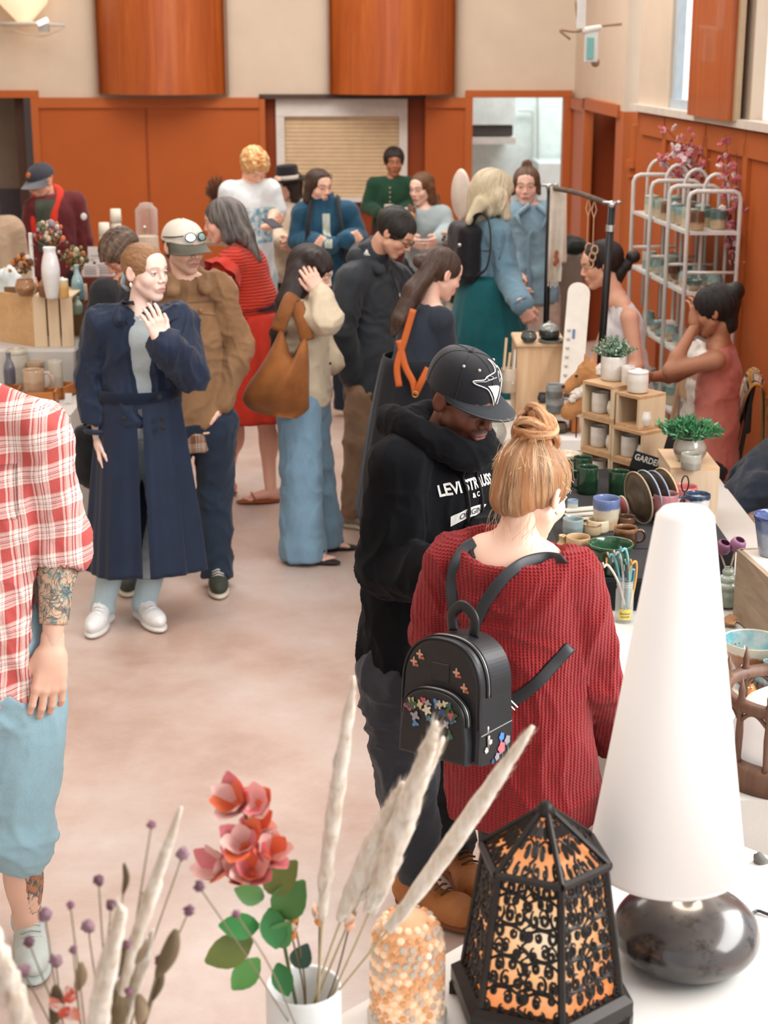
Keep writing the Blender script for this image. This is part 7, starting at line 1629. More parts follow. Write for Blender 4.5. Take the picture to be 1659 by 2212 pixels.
def blossoms(label, base, tips, n, seed, name='blossom_branch'):
    T = thing(name, label, 'flowers', base); rg = np.random.RandomState(seed); br = []; fl = {0: [], 1: [], 2: []}; Bv = plain('6a3430', .7)
    for tx, ty, D in tips:
        tip = at(tx, ty, D); mid = base*.45+tip*.55+V3(rg.randn()*.04, 0, 0); P = curve([base, mid, tip], 14); br.append(tube(P, np.linspace(.007, .002, len(P)), 5))
        for k in range(n):
            t = .25+.75*rg.rand(); q = P[int(t*(len(P)-1))]+rg.randn(3)*.022; rr = .013+.011*rg.rand(); ax = nrm(rg.randn(3)+[0, -1.2, .2]); e1 = nrm(np.cross(ax, (.2, 0, 1))); e2 = np.cross(ax, e1); c_ = rg.choice([0, 0, 1, 1, 2])
            for j in range(5): a = j*1.2566; d = e1*math.cos(a)+e2*math.sin(a); fl[c_].append(sphere(q+d*rr*.6+ax*.003, (rr*.55, rr*.55, rr*.28), 6, 4, R=np.stack([e1, e2, ax], 1)))
    for g in br: obj('branch', g, Bv, T, True)
    for i, c_ in enumerate(('dc9098', 'c46470', 'ecdcdc')):
        if fl[i]: obj('blossoms', join(*fl[i]), plain(c_, .6), T, True, kind='stuff')
bs1 = V3(*at(1490, 480, 9.9)); bs1[2] = 1.53
pot('dark slim vase at the back of the rack holding the left blossom branches', 'vase', 0, 0, 0, 0, 0, 'vase', ('5c4c40', '8c7c68'), loc=bs1, r=.04, h=.14); bs1 = bs1+V3(0, 0, .11)
blossoms('pink and white artificial blossom branches rising left above the white rack', bs1, [(1437, 275, 9.9), (1425, 338, 9.9), (1500, 285, 9.9), (1550, 280, 9.9), (1480, 330, 9.8), (1460, 310, 9.9), (1520, 335, 9.8)], 22, 3)
bs2 = at(1590, 540, 9.0); bs2[2] = 1.2
blossoms('pink artificial blossom branches trailing at the right end of the rack', bs2, [(1568, 290, 9.2), (1592, 330, 9.1), (1560, 325, 9.1), (1597, 420, 9.0)], 24, 4)
# taupe bin with black cover behind the rail
T = thing('bin', 'taupe box-shaped bin with a black cover behind the clothes rail', 'bin', at(1225, 700, 10.6)*[1, 1, 0]); xa, xb = wx(1192, 10.6, .8), wx(1262, 10.6, .8); zt3 = at(1225, 548, 10.6)[2]
obj('body', box(((xa+xb)/2, 10.8, zt3/2), (xb-xa, .4, zt3), bev=.02), plain('8c7c70', .6), T); s = SD(.012, .03); s.ell(((xa+xb)/2+.02, 10.75, zt3+.03), (.12, .16, .07)); obj('cover', s.mesh(folds(.015)), fabric('1e2422'), T, True)
# chairs : crochet-draped one of the seller in pink ; white folding one
def chair(label, c, yaw, mat, blanket=None):
    T = thing('chair', label, 'chair', c); f, r = bodyaxes(yaw); A = np.stack([r, f, V3(0, 0, 1)], 1); L = lambda x, y, z: np.array(c)+A@V3(x, y, z)
    obj('seat', box(L(0, 0, .45), (.42, .42, .03), R=A, bev=.01), mat, T)
    for sx in (-1, 1):
        obj('leg', tube([L(sx*.19, .19, 0), L(sx*.19, .19, .44)], .012, 8), mat, T); obj('leg', tube([L(sx*.19, -.21, 0), L(sx*.19, -.19, .45), L(sx*.18, -.25, .92)], .012, 8), mat, T)
    obj('backrest', box(L(0, -.235, .76), (.38, .025, .22), R=A, bev=.01), mat, T); return T, L
c21 = V3(wx(1510, 7.95, .5), 7.98, 0); T, L = chair('folding chair of the seller in pink, under the crochet blanket', c21, -100, plain('2a2a2c', .5))
n1, n2_ = 14, 22; V = []; P = curve([L(0, -.16, .62), L(0, -.215, .88), L(0, -.26, .94), L(0, -.31, .86), L(0, -.33, .55), L(0, -.35, .22)], 22); R_ = S['r'] if 0 else bodyaxes(-100)[1]
w_ax = nrm(L(1, 0, 0)-L(0, 0, 0))
T2 = thing('crochet_blanket', 'mustard crochet blanket with dark and white squares over a chair back', 'blanket', P[0])
for i, p in enumerate(P):
    for j in range(n1+1): u = j/n1-.5; V.append(p+w_ax*u*.46+V3(0, 0, -.03*abs(u)**2*4)+nrm(V3(.9, -.3, 0))*.012*math.sin(u*14+i*.3)*(i/len(P)))
k = len(V); V = V+[v+V3(.004, .01, -.006) for v in V]; Fs = [(i*(n1+1)+j, i*(n1+1)+j+1, (i+1)*(n1+1)+j+1, (i+1)*(n1+1)+j) for i in range(len(P)-1) for j in range(n1)]; Fs += [tuple(a+k for a in f[::-1]) for f in Fs]
CM = NT('crochet'); CM.set(.9); o_ = CM.n('ShaderNodeAttribute', attribute_name='flow').outputs['Vector']
x_, y_, z_ = CM.sep(o_); mx = CM.math('MAXIMUM', CM.math('ABSOLUTE', CM.math('SUBTRACT', CM.math('FRACT', x_), .5)), CM.math('ABSOLUTE', CM.math('SUBTRACT', CM.math('FRACT', y_), .5)))
mx = CM.math('ADD', mx, CM.math('MULTIPLY_ADD', CM.noise(o_, 14, 2), .06, -.03)); CM.col(CM.ramp(mx, [(0, 'e8e0d0'), (.10, 'd08428'), (.16, 'e8e0d0'), (.24, '4c3c34'), (.34, 'e4d8c8'), (.38, 'd0902c')], 'CONSTANT')); CM.bump(CM.noise(o_, 60, 2), .9, .006)
fl = np.array([(j/n1*2.2, i/len(P)*3.6, 0) for i in range(len(P)) for j in range(n1+1)]*2); obj('knit_panel', (V, Fs), CM.m, T2, True, attrs={'flow': fl})
c20 = V3(wx(1405, 8.4, .5), 8.45, 0); T, L = chair('white cloth-draped chair behind the seller in white', c20, -80, plain('c8a888', .5)); s = SD(.012, .03); s.cap(L(-.15, -.25, .90), L(.15, -.25, .90), .05, .05); s.cap(L(0, -.26, .88), L(0, -.26, .5), .12, .14, n=L(0, 1, 0)-L(0, 0, 0), q=.3)
obj('cover', s.mesh(folds(.012)), fabric('dcd8d0'), T, True)
# ------------------------------------------------------------------ left tables
cloth_table('table', 'white-clothed table at the left edge behind the plaid shirt', -2.9, wx(172, 8.0, .75), 7.75, 10.3, .75, LINEN)
rt = at(90, 757, 8.35)[2]
T = thing('riser', 'white covered step on the left table carrying the slatted crate', 'riser', (wx(60, 8.6, .9), 8.75, .752)); obj('cloth', box((wx(60, 8.7, .9)-.15, 8.75, (.752+rt)/2), (.95, .75, rt-.752), bev=.012), LINEN, T); obj('top_board', box((wx(60, 8.7, .9)-.15, 8.75, rt-.012), (.9, .7, .01)), LINEN, T)
T = thing('wooden_crate', 'pale slatted wooden crate standing on end on the left table', 'crate', at(85, 756, 8.5)); xl, xm, xr = wx(8, 8.75, 1.1), wx(72, 8.45, 1.1), wx(158, 8.45, 1.1); ch = at(100, 640, 8.45)[2]
zc = rt
obj('end_panel', (np.array([(xl, 8.62, zc), (xm, 8.45, zc), (xm, 8.45, ch), (xl, 8.62, ch), (xl+.01, 8.635, zc), (xm+.01, 8.465, zc), (xm+.01, 8.465, ch), (xl+.01, 8.635, ch)]), [(0, 1, 2, 3), (7, 6, 5, 4), (0, 4, 5, 1), (1, 5, 6, 2), (2, 6, 7, 3), (3, 7, 4, 0)]), wood('c89c6c', 'dcb888', axis='x'), T)
for i, (a, b) in enumerate(((72, 100), (104, 128), (132, 158))):
    x0_, x1_ = wx(a, 8.45, 1.1), wx(b, 8.45, 1.1); obj('slat', box(((x0_+x1_)/2, 8.455, (zc+ch)/2), (x1_-x0_, .012, ch-zc), bev=.002), wood('dcc09c', 'ead4b4', axis='z'), T)
    obj('slat', box(((x0_+x1_)/2, 8.60+.03, ch-.006), (x1_-x0_, .33, .012), bev=.002), wood('dcc09c', 'ead4b4', axis='y'), T)
obj('back_panel', box(((xl+xr)/2, 8.80, (zc+ch)/2), (xr-xl, .012, ch-zc)), wood('7c5c40', '8c6c4c'), T)
CT = ch+.001
def lp(*a, **k): return pot(*a, **k)
lp('round brown glazed vase of dried flowers on the slatted crate', 'vase', 56, 596, 641, 46, CT, 'round', ('8c5c38', 'a87c58'), name='vase')
lp('slim brown bottle beside the round brown vase', 'bottle', 97, 590, 643, 26, CT, 'bottle', ('7c4c2c', 'a88060'))
lp('tall white vase of mixed dried flowers standing on the crate', 'vase', 113, 532, 648, 40, CT, 'vase', ('dcdcd8', 'e8e8e8'))
lp('amber jar with a white lid on the crate', 'jar', 136, 595, 645, 26, CT, 'jar', ('d0a060', 'dcb880', .5, 'dcd4c8', .78))
lp('blue-green glass bottle at the back right of the crate', 'bottle', 169, 570, 650, 26, at(169, 650, 8.7)[2], 'bottle', ('7ca0a8', '9cbcc4'))
lp('small green bottle right of the crate', 'bottle', 168, 637, 680, 24, at(168, 680, 8.6)[2], 'bottle', ('8ca08c', 'a8b8a4'))
lp('folded white box behind the green bottle', 'box', 178, 610, 650, 24, at(178, 650, 8.8)[2], 'mug', ('dccab8', 'e0d4c4'), name='box')
o = obj('candle', tube([at(65, 503, 8.62)*[1, 1, 0]+V3(0, 0, CT), at(65, 503, 8.62)], .011, 10), plain('e4e4e0', .5), loc=at(65, 503, 8.62)*[1, 1, 0]+V3(0, 0, CT)); tag(o, 'tall white taper candle among the dried flowers', 'candle')
o = obj('cloth_bundle', SD(.012, .03).cap(at(15, 600, 9.2), at(30, 640, 9.2), .06, .07).mesh(folds(.02)), fabric('d4dcdc'), loc=at(20, 640, 9.2)); tag(o, 'crumpled pale cloth behind the crate at the left edge', 'cloth')
def bouquet(label, base, spec, cols, n, R_, H_, seed, name='bouquet', sr=.0022, fs=.014):
    T = thing(name, label, 'flowers', base); rg = np.random.RandomState(seed); st = []; fl = [[] for _ in cols]
    for i in range(n):
        a = rg.rand()*6.283; el = rg.rand()*.8; d = nrm(V3(math.cos(a)*math.sin(el)*R_/H_*2, math.sin(a)*math.sin(el)*R_/H_*2, math.cos(el))); tip = base+d*H_*(.6+.45*rg.rand()); st.append(tube(curve([base, (base+tip)/2+rg.randn(3)*.008, tip], 6), sr, 4))
        k = rg.randint(len(cols)); r0 = fs*(.6+.8*rg.rand()); fl[k].append(sphere(tip, (r0, r0, r0*1.15), 7, 5))
        for _ in range(2): fl[rg.randint(len(cols))].append(sphere(base*.3+tip*.7+rg.randn(3)*.02, r0*.6, 6, 4))
    obj('stems', join(*st), plain('7a7050', .8), T, kind='stuff')
    for k, c in enumerate(cols):
        if fl[k]: obj('flower_heads', join(*fl[k]), plain(c, .7), T, True, kind='stuff')
bouquet('dried orange and brown flowers in the round brown vase', at(56, 592, 8.6), 0, ('c07830', '6a4434', 'a8846c', 'dcd0c0'), 26, .06, .10, 1)
bouquet('mixed dried flowers with mauve tips in the tall white vase', at(113, 535, 8.6), 0, ('8c7c84', 'c8b49c', '6c7054', 'c86c48', '98909c'), 40, .09, .13, 2)
bouquet('olive and cream dried flowers behind the blue-green bottle', at(160, 590, 8.9), 0, ('8c8450', 'c8bca0', 'b07040', '5c5c40'), 34, .07, .14, 3)
LZ = .752
lp('slim slate-grey bottle on the left table', 'bottle', 22, 758, 832, 26, at(22, 832, 8.0)[2], 'bottle', ('50505c', '6a6a74'))
lp('ribbed tan mug on a small orange wooden box', 'mug', 74, 790, 852, 48, at(74, 852, 7.95)[2], 'mug', ('a8886c', 'bca084'), 0)
lp('clear-grey jar behind the ribbed tan mug', 'jar', 40, 742, 830, 46, at(40, 830, 8.3)[2], 'jar', ('a8a498', 'c4beb0'))
lp('brown squat jar behind the ribbed tan mug', 'jar', 76, 772, 800, 40, at(76, 800, 8.3)[2], 'jar', ('8c6c50', 'b09474'))
lp('tall pale grey canister behind the wooden boxes', 'canister', 122, 775, 850, 32, at(122, 850, 8.2)[2], 'mug', ('c4bcac', 'd4ccbc'), name='canister')
lp('pale speckled mug with a dark handle', 'mug', 98, 800, 846, 26, at(98, 846, 8.1)[2], 'mug', ('c4c0b4', 'd0ccc4'), -20)
OW = wood('b06830', 'cc8850', axis='x')
def openbox(label, px, py, w, d, h, z, Y, rz=0):
    c = V3(wx(px, Y, z), Y, z); T = thing('wooden_box', label, 'box', c, 'small orange wooden boxes'); A = rotm((0, 0, 1), rz)
    for nm, cc, s_ in (('bottom_board', (0, 0, .005), (w, d, .01)), ('side_board', (-w/2+.005, 0, h/2), (.01, d, h)), ('side_board', (w/2-.005, 0, h/2), (.01, d, h)), ('front_board', (0, -d/2+.005, h/2), (w, .01, h)), ('back_board', (0, d/2-.005, h/2), (w, .01, h))): obj(nm, box(c+A@V3(*cc), s_, R=A), OW, T)
openbox('orange wooden box at the left edge below the slate bottle', 12, 860, .16, .14, .075, LZ, 8.05, .1); openbox('orange wooden box under the ribbed tan mug', 92, 888, .15, .12, .075, LZ, 7.98, .05); openbox('orange wooden box furthest right on the left table', 128, 860, .13, .16, .06, LZ, 8.2, -.3)
lp('shallow copper dish at the front of the left table', 'dish', 104, 880, 905, 52, LZ, 'bowl', ('c88c60', 'd8a880'), name='dish')
o = obj('price_card', box(at(146, 825, 8.0)*[1, 1, 0]+V3(0, 0, LZ+.03), (.035, .003, .05), R=rotm((1, 0, 0), -.3)), plain('dcdcd8', .6), loc=at(146, 840, 8.0)); tag(o, 'small white leaning price card beside the wooden boxes', 'card')
# far brown table with cups, cards and water dispenser
cloth_table('table', 'far table under a dark red-brown cloth against the orange wall', wx(172, 11.0, .8), wx(430, 11.0, .8), 10.8, 11.8, at(215, 600, 10.8)[2], fabric('5c2a20'), drop=.6)
FZ = at(215, 600, 10.8)[2]+.002
for i, (x0_, x1_, y0, y1, D) in enumerate(((192, 232, 533, 592, 11.0), (178, 214, 565, 602, 10.85), (205, 250, 560, 602, 10.87))):
    a, b = at(x0_, y1, D), at(x1_, y0, D); T = thing('sign_card', ['tallest white card on the far brown table', 'left low white leaflet on the far brown table', 'right low white leaflet on the far brown table'][i], 'card', V3((a[0]+b[0])/2, D, FZ)); obj('card', box(((a[0]+b[0])/2, D, (FZ+b[2])/2), (b[0]-a[0], .004, b[2]-FZ), R=rotm((1, 0, 0), -.12)), plain('d8d0cc', .7), T)
    obj('text_lines', join(*[box(((a[0]+b[0])/2, D-.012-.004*k, FZ+(b[2]-FZ)*(.2+.16*k)+.0), ((b[0]-a[0])*.7, .002, .006)) for k in range(4)]), plain('988c90', .7), T, kind='stuff')
def cupstack(px, y0, y1, D, lb):
    b = at(px, y1, D); b[2] = FZ; h = at(px, y0, D)[2]-FZ; T = thing('cup_stack', lb, 'cups', b)
    for k in range(7): obj('cup', lathe([(.040-.0006*k, 0), (.042, .004), (.036, .05 if k < 6 else .09), (.034, .05 if k < 6 else .09)], b+V3(0, 0, h*k/7.), 16, cap=(k == 6)), plain('e0d8c8', .5), T, True)
cupstack(256, 463, 600, 11.3, 'tall stack of upturned paper cups on the far table'); cupstack(230, 497, 600, 11.2, 'shorter stack of upturned paper cups on the far table')
db = at(318, 510, 11.3); T = thing('drink_dispenser', 'clear glass drink dispenser in front of the orange wall', 'dispenser', db); r_d = 24*mpp(db); hd_ = at(318, 437, 11.3)[2]-db[2]
obj('glass_body', lathe([(r_d*.9, 0), (r_d, .02), (r_d, hd_*.8), (r_d*.6, hd_*.92)], db, 24, cap=False), thin_glass(), T, True); obj('lid', lathe([(.001, hd_*.92), (r_d*.62, hd_*.92), (r_d*.62, hd_*.97), (r_d*.15, hd_), (.001, hd_)], db, 20), thin_glass(), T, True); obj('tap', join(tube([db+V3(0, -r_d, .05), db+V3(0, -r_d-.03, .05)], .009, 6), sphere(db+V3(0, -r_d-.03, .07), .014)), plain('c8c8c4', .2, .8), T, True)
obj('stand', lathe([(.001, FZ-db[2]), (r_d*1.1, FZ-db[2]), (r_d*1.0, 0), (.001, 0)], db, 20), plain('d8c8b4', .6), T)
o = obj('basket', SD(.014, .03).ell(at(310, 560, 11.2), (.16, .12, .07)).mesh(folds(.01)), fabric('6c5040'), loc=at(310, 570, 11.2)); tag(o, 'brown woven basket partly hidden behind the capped man', 'basket')
T = thing('dried_wreath', 'dark dried grass bunch against the orange wall left of the blond person', 'dried plant', at(468, 470, 12.5)); rg = np.random.RandomState(9); g = []
for i in range(90): a = math.pi*(.15+.7*rg.rand()); g.append(tube([at(468, 440, 12.5), at(468+30*math.cos(a), 440-65*math.sin(a)*(.6+.4*rg.rand()), 12.5+.1*rg.randn())], .004, 4))
obj('grass', join(*g), plain('6c4a38', .8), T, kind='stuff'); pot('brown pot under the dark dried grass', 'pot', 468, 430, 520, 40, at(468, 520, 12.5)[2], 'vase', ('7a4a30', '8c5c40'), name='pot')
T = thing('side_table', 'small table under the pot of dark dried grass', 'table', at(468, 520, 12.5)*[1, 1, 0]); zq = at(468, 520, 12.5)[2]; cq = at(468, 520, 12.55); obj('top', box((cq[0], 12.6, zq-.015), (.5, .4, .028)), GREYW, T)
for sx in (-1, 1):
    for sy_ in (-1, 1): obj('leg', box((cq[0]+sx*.2, 12.6+sy_*.15, (zq-.03)/2), (.03, .03, zq-.03)), GREYW, T)
# jewellery table in the middle distance
jz = .80; cloth_table('table', 'grey-clothed jewellery table in the middle distance beside the ponytail', wx(878, 10.2, .8), wx(1010, 10.2, .8), 9.75, 11.4, jz, fabric('b8b0a4'), drop=.7)
rg = np.random.RandomState(12); names = ('small', 'tiny', 'squat', 'tall', 'rounded', 'narrow')
tone = [('c8c0b0', 'cream'), ('8ca0a8', 'blue-grey'), ('b87c60', 'terracotta'), ('d8a08c', 'salmon'), ('9c9484', 'stone'), ('c89858', 'amber'), ('6c7c78', 'slate green'), ('d8d4cc', 'white')]
for i in range(20):
    px = 888+(i % 5)*20+rg.rand()*6; D = 9.85+(i//5)*.34; x = wx(px, D, jz+.03); kd = ('jar', 'bowl', 'round', 'mug')[i % 4]; c_, cn = tone[(i*3+i//5) % 8]
    pot('%s %s %s in the %s row of the jewellery table, %s' % (names[i % 6], cn, {'round': 'pot', 'mug': 'cup'}.get(kd, kd), ('front', 'second', 'third', 'back')[i//5], ('at its left end', 'left of centre', 'at its centre', 'right of centre', 'at its right end')[i % 5]), 'container', 0, 0, 0, 0, 0, kd, (c_, c_, .5), loc=(x, D, jz+.002), r=.03+.012*rg.rand(), h=.05+.05*rg.rand(), group='small pots on the jewellery table', seg=14, name={'round': 'pot', 'mug': 'cup'}.get(kd, kd))
mp_ = at(996, 420, 10.9); T = thing('table_mirror', 'white oval mirror standing edge-on beside the blonde denim woman', 'mirror', V3(mp_[0], 10.9, jz+.002)); A = np.stack([V3(0, 1, 0), V3(0, 0, 1), V3(1, 0, 0)], 1)
obj('frame', (lambda g: ((g[0]-mp_)@np.diag([1, .55, 1])+mp_, g[1]))(lathe([(.001, -.012), (.155, -.012), (.17, 0), (.155, .012), (.001, .012)], mp_, 30, rot=rotm((0, 0, 1), .35)@A)), plain('dcd0c4', .4), T, True); obj('stand', tube([V3(mp_[0], 10.9, jz), mp_-V3(0, 0, .1)], .015, 8), plain('c8b8a8', .4), T)
T = thing('necklace_stand', 'dark stand hung with beaded necklaces left of the white mirror', 'stand', V3(wx(978, 10.7, 1), 10.7, jz+.002)); q = V3(wx(978, 10.7, 1), 10.7, jz)
obj('post', tube([q, q+V3(0, 0, .5)], .018, 8), plain('2a201c', .5), T); obj('crossbar', tube([q+V3(-.08, 0, .52), q+V3(.06, 0, .52)], .012, 8), plain('c8a890', .5), T)
obj('beads', join(*[sphere(q+V3(-.06+.03*(i % 5)+.008*math.sin(i), -.02-.01*math.cos(i), .5-.02*(i//3)), .012, 6, 5) for i in range(60)]), plain('4c3830', .3), T, True, kind='stuff')
# ------------------------------------------------------------------ wall sconce and hanging branch mobile
sc0 = at(50, 50, YW-.25); T = thing('wall_sconce', 'glowing cream uplight sconce with a twig at the top left wall', 'lamp', sc0); 
obj('shade', lathe([(.05, 0), (.20, .16), (.26, .30), (.255, .30), (.19, .16), (.045, .01)], sc0+V3(0, .05, 0), 24, cap=False), plain('f4d8b4', .6, emit=.75, var=0), T, True)
obj('bar', tube([at(-20, 52, YW-.25), at(70, 50, YW-.3), at(140, 54, YW-.25)], .016, 8), plain('d8d4cc', .4), T, True)
obj('bulb', tube([at(82, 52, YW-.36), at(103, 42, YW-.36)], .022, 8), plain('ffffff', .3, emit=1.0, var=0), T, True)
obj('wire', tube(curve([at(0, 52, YW-.25), at(50, 72, YW-.25), at(95, 78, YW-.25), at(140, 60, YW-.25)], 16), .005, 5), plain('c0b8ac', .4), T, True); obj('clip', box(at(95, 60, YW-.3), (.09, .05, .07)), plain('a8a49c', .4), T)
pl_ = bpy.data.lights.new('sconce_bulb', 'POINT'); pl_.energy = 7; pl_.color = (1, .75, .5); pl_.shadow_soft_size = .08; po = bpy.data.objects.new('sconce_bulb', pl_); COL.objects.link(po); po.location = tuple(sc0+V3(0, .0, .22))
mo = at(1262, 60, 11.0); T = thing('branch_mobile', 'hanging driftwood branch mobile with white and teal tags in the corner', 'mobile', mo); DW = wood('8c6c54', 'b09478', axis='x', rough=.8)
obj('branch', tube(curve([at(1232, 85, 11.0), at(1210, 65, 11.0), at(1245, 68, 11.0), at(1290, 57, 11.0), at(1343, 52, 11.0)], 26), .009, 7), DW, T, True); obj('branch', tube(curve([at(1243, 0, 11.0), at(1248, 40, 11.0), at(1262, 72, 11.0)], 10), .008, 7), DW, T, True)
obj('cord', tube([at(1252, 60, 11.0), V3(at(1252, 0, 11.0)[0], 11.0, 5.19)], .003, 5), plain('d8d0c0', .6), T)
obj('tag', box(at(1256, 28, 10.97), (.06, .01, .2), bev=.004), plain('dcdcd8', .5), T); obj('tag', box(at(1277, 102, 10.97), (.09, .01, .19), bev=.004), plain('d8dcd8', .5), T); obj('tag', box(at(1275, 104, 10.96), (.045, .01, .14), bev=.004), plain('7cb8b4', .5), T)
obj('tassel', SD(.008, .01).cap(at(1265, 66, 10.98), at(1295, 60, 10.98), .025, .02).mesh(), fabric('d8d4cc'), T, True); obj('bead', sphere(at(1286, 135, 11), .03), DW, T, True); obj('thread', tube([at(1280, 70, 11), at(1286, 132, 11)], .003, 5), DW, T)

# ------------------------------------------------------------------ foreground table
FT = .742; far0, far1 = V3(-.08, 2.65, 0), V3(.15, 2.88, 0); dv = nrm(V3(.70, .71, 0)); nv_ = V3(-dv[1], dv[0], 0)
cen = V3(.48, 2.78, 0); Lh, Wh = .96, .30
q_ = np.dot(far0-cen, nv_); cen = cen+nv_*(q_-Wh)-dv*.34
A = np.stack([dv, nv_, V3(0, 0, 1)], 1); T = thing('table', 'white foreground table standing cornerwise under the lamps and flowers', 'table', cen)
obj('tabletop', box(cen+V3(0, 0, FT-.018), (2*Lh, 2*Wh, .036), R=A, bev=.006), plain('dedbd6', .45, var=.02), T)
for sx in (-1, 1):
    for sy_ in (-1, 1): obj('leg', tube([cen+A@V3(sx*(Lh-.1), sy_*(Wh-.06), 0), cen+A@V3(sx*(Lh-.1), sy_*(Wh-.06), FT-.03)], .018, 10), plain('8a8a8c', .4, .6), T)
FT += .0005
# tall cone lamp
lb_ = at(1480, 2040, 2.83); lb_[2] = FT; SHD = plain('d8d4d0', .6, emit=.42, var=0)
T = thing('table_lamp', 'tall white cone-shaded lamp on a round grey stone-like base', 'lamp', lb_); ml = mpp(lb_+V3(0, 0, .1)); rb = 160*ml; bz_ = .15
LM = NT('lamp_base'); LM.set(.22, 0, .6, .3); o_ = LM.tc(); LM.col(LM.mix(LM.ramp(LM.noise(o_, 16, 5, .7), [(.55, '000000'), (.68, 'ffffff')]), LM.ramp(LM.noise(o_, 7, 3), [(.3, '332f30'), (.7, '57504c')]), '1a1716'))
obj('base', lathe(smoothprof([(.001, 0), (rb*.5, 0), (rb*.8, .014), (rb*.98, .045), (rb, .07), (rb*.92, .10), (rb*.66, .13), (rb*.25, .148), (.001, .152)], 3), lb_, 48), LM.m, T, True)
obj('stem', lathe([(.001, .15), (.022, .15), (.024, .165), (.016, .172), (.016, .2), (.001, .2)], lb_, 16), plain('c8b49c', .3, .6), T, True)
z0_ = at(1480, 1905, lb_[1]-.12)[2]; r0_ = 168*mpp(V3(0, lb_[1], 1.0)); zt4 = at(1450, 1100, lb_[1])[2]; r1_ = 60*mpp(V3(0, lb_[1], zt4)); sc_c = V3(wx(1470, lb_[1], 1.0), lb_[1], 0); tc = V3(wx(1450, lb_[1], zt4), lb_[1], 0)
sb_c = sc_c*.5+tc*.5
zb = FT+.225
obj('shade', lathe([(r0_-.004, zb), (r0_, zb), (r0_*.5+r1_*.5+.0, (zb+zt4)/2), (r1_+.002, zt4-.012), (r1_-.008, zt4), (.001, zt4+.002), (.001, zt4-.004), (r1_-.012, zt4-.006), (r0_*.5+r1_*.5-.004, (zb+zt4)/2), (r0_-.006, zb+.001)], sb_c, 56, cap=False), SHD, T, True)
obj('diffuser', lathe([(.001, zb-.012), (r0_*.96, zb-.012), (r0_*.99, zb-.004), (r0_*.99, zb+.002), (.001, zb+.002)], sb_c, 48), plain('dcd8d4', .5, emit=.25, var=0), T, True)
pl_ = bpy.data.lights.new('lamp_bulb', 'POINT'); pl_.energy = 1.5; pl_.color = (1, .86, .7); pl_.shadow_soft_size = .05; po = bpy.data.objects.new('lamp_bulb', pl_); COL.objects.link(po); po.location = (lb_[0], lb_[1], zb-.03)
o = obj('power_cord', tube(curve([lb_+V3(rb*.8, .0, .006), at(1620, 2082, 3.0)*[1, 1, 0]+V3(0, 0, FT+.006), at(1670, 2100, 3.0)*[1, 1, 0]+V3(0, 0, FT+.006), at(1720, 2090, 3.2)*[1, 1, 0]+V3(0, 0, FT+.006)], 18), .004, 6), plain('1c1c1e', .5), loc=lb_+V3(rb, 0, 0)); tag(o, 'black power cord trailing right from the stone-like lamp base', 'cord')
# second glowing shade and the wooden arcade at the right edge
g0 = V3(wx(1700, 3.66, .85), 3.68, .752); T = thing('table_lamp', 'white glowing round shade in a brown wooden arcade cage, right edge', 'lamp', g0); WB = wood('5c4034', '7c5c48', axis='z', rough=.5); Rg = .13
obj('shade', lathe(smoothprof([(.001, .02), (Rg*.9, .02), (Rg, .06), (Rg*.98, .14), (Rg*.7, .20), (.001, .225)], 2), g0, 36), SHD, T, True)
obj('base_ring', lathe([(Rg+.01, 0), (Rg+.045, 0), (Rg+.045, .05), (Rg+.03, .065), (Rg+.01, .065)], g0, 40, cap=False), WB, T, True); obj('top_ring', lathe([(Rg+.012, .20), (Rg+.035, .20), (Rg+.035, .225), (Rg+.012, .225), (Rg+.012, .20)], g0, 40, cap=False), WB, T, True)
for i in range(12):
    a = 2*math.pi*i/12; p = g0+V3((Rg+.024)*math.cos(a), (Rg+.024)*math.sin(a), 0); obj('post', lathe([(.012, .06), (.008, .075), (.010, .14), (.008, .19), (.014, .20), (.012, .225), (.008, .235), (.009, .25), (.001, .285)], p, 10), WB, T, True)
    a2 = a+math.pi/12; mid = [g0+V3((Rg+.024)*math.cos(a+t), (Rg+.024)*math.sin(a+t), .17+.03*math.sin(t/(math.pi/6)*math.pi)) for t in np.linspace(0, math.pi/6, 9)]; obj('arch', tube(mid, .006, 6), WB, T, True)
T = thing('dried_leaf_bunch', 'grey-brown dried leaves poking out behind the lamp base at the right edge', 'dried plant', at(1680, 1960, 3.25)*[1, 1, 0]+V3(0, 0, FT)); s = SD(.008, .02)
for k in range(7): s.cap(at(1700, 1960, 3.3), at(1640+8*k, 1850+28*k, 3.22), .03, .008)
obj('leaves', s.mesh(folds(.01, (20, 20, 20), 4)), plain('6c6a64', .8, var=.3), T, True)
# pierced metal lantern
hexc = V3(wx(1172, 2.66, .95), 2.66, FT); T = thing('lantern', 'dark pierced-metal hexagonal lantern glowing orange, in the foreground', 'lantern', hexc); MT = plain('2c2826', .45, .5, var=.25); ph0 = -math.pi/2+.16
zb0, zb1 = .055, .355; ml = mpp(hexc+V3(0, 0, .2)); Rb, Rt = 178*ml, 132*ml; zap = at(1180, 1740, 2.66)[2]-FT; zb1 = at(1180, 1868, 2.66)[2]-FT+.02
hx = lambda R_, z, k: hexc+V3(R_*math.cos(ph0+k*math.pi/3), R_*math.sin(ph0+k*math.pi/3), z)
obj('base', (np.array([hx(Rb*1.16, z, k) for z in (.025, .055) for k in range(6)]+[hx(Rb*1.05, .066, k) for k in range(6)]), [tuple(range(6))[::-1], tuple(range(12, 18))]+[(i*6+k, i*6+(k+1) % 6, (i+1)*6+(k+1) % 6, (i+1)*6+k) for i in range(2) for k in range(6)]), MT, T)
for k in range(6): obj('foot', box(hx(Rb*1.05, .0125, k), (.03, .03, .025), rz=ph0+k*math.pi/3), MT, T)
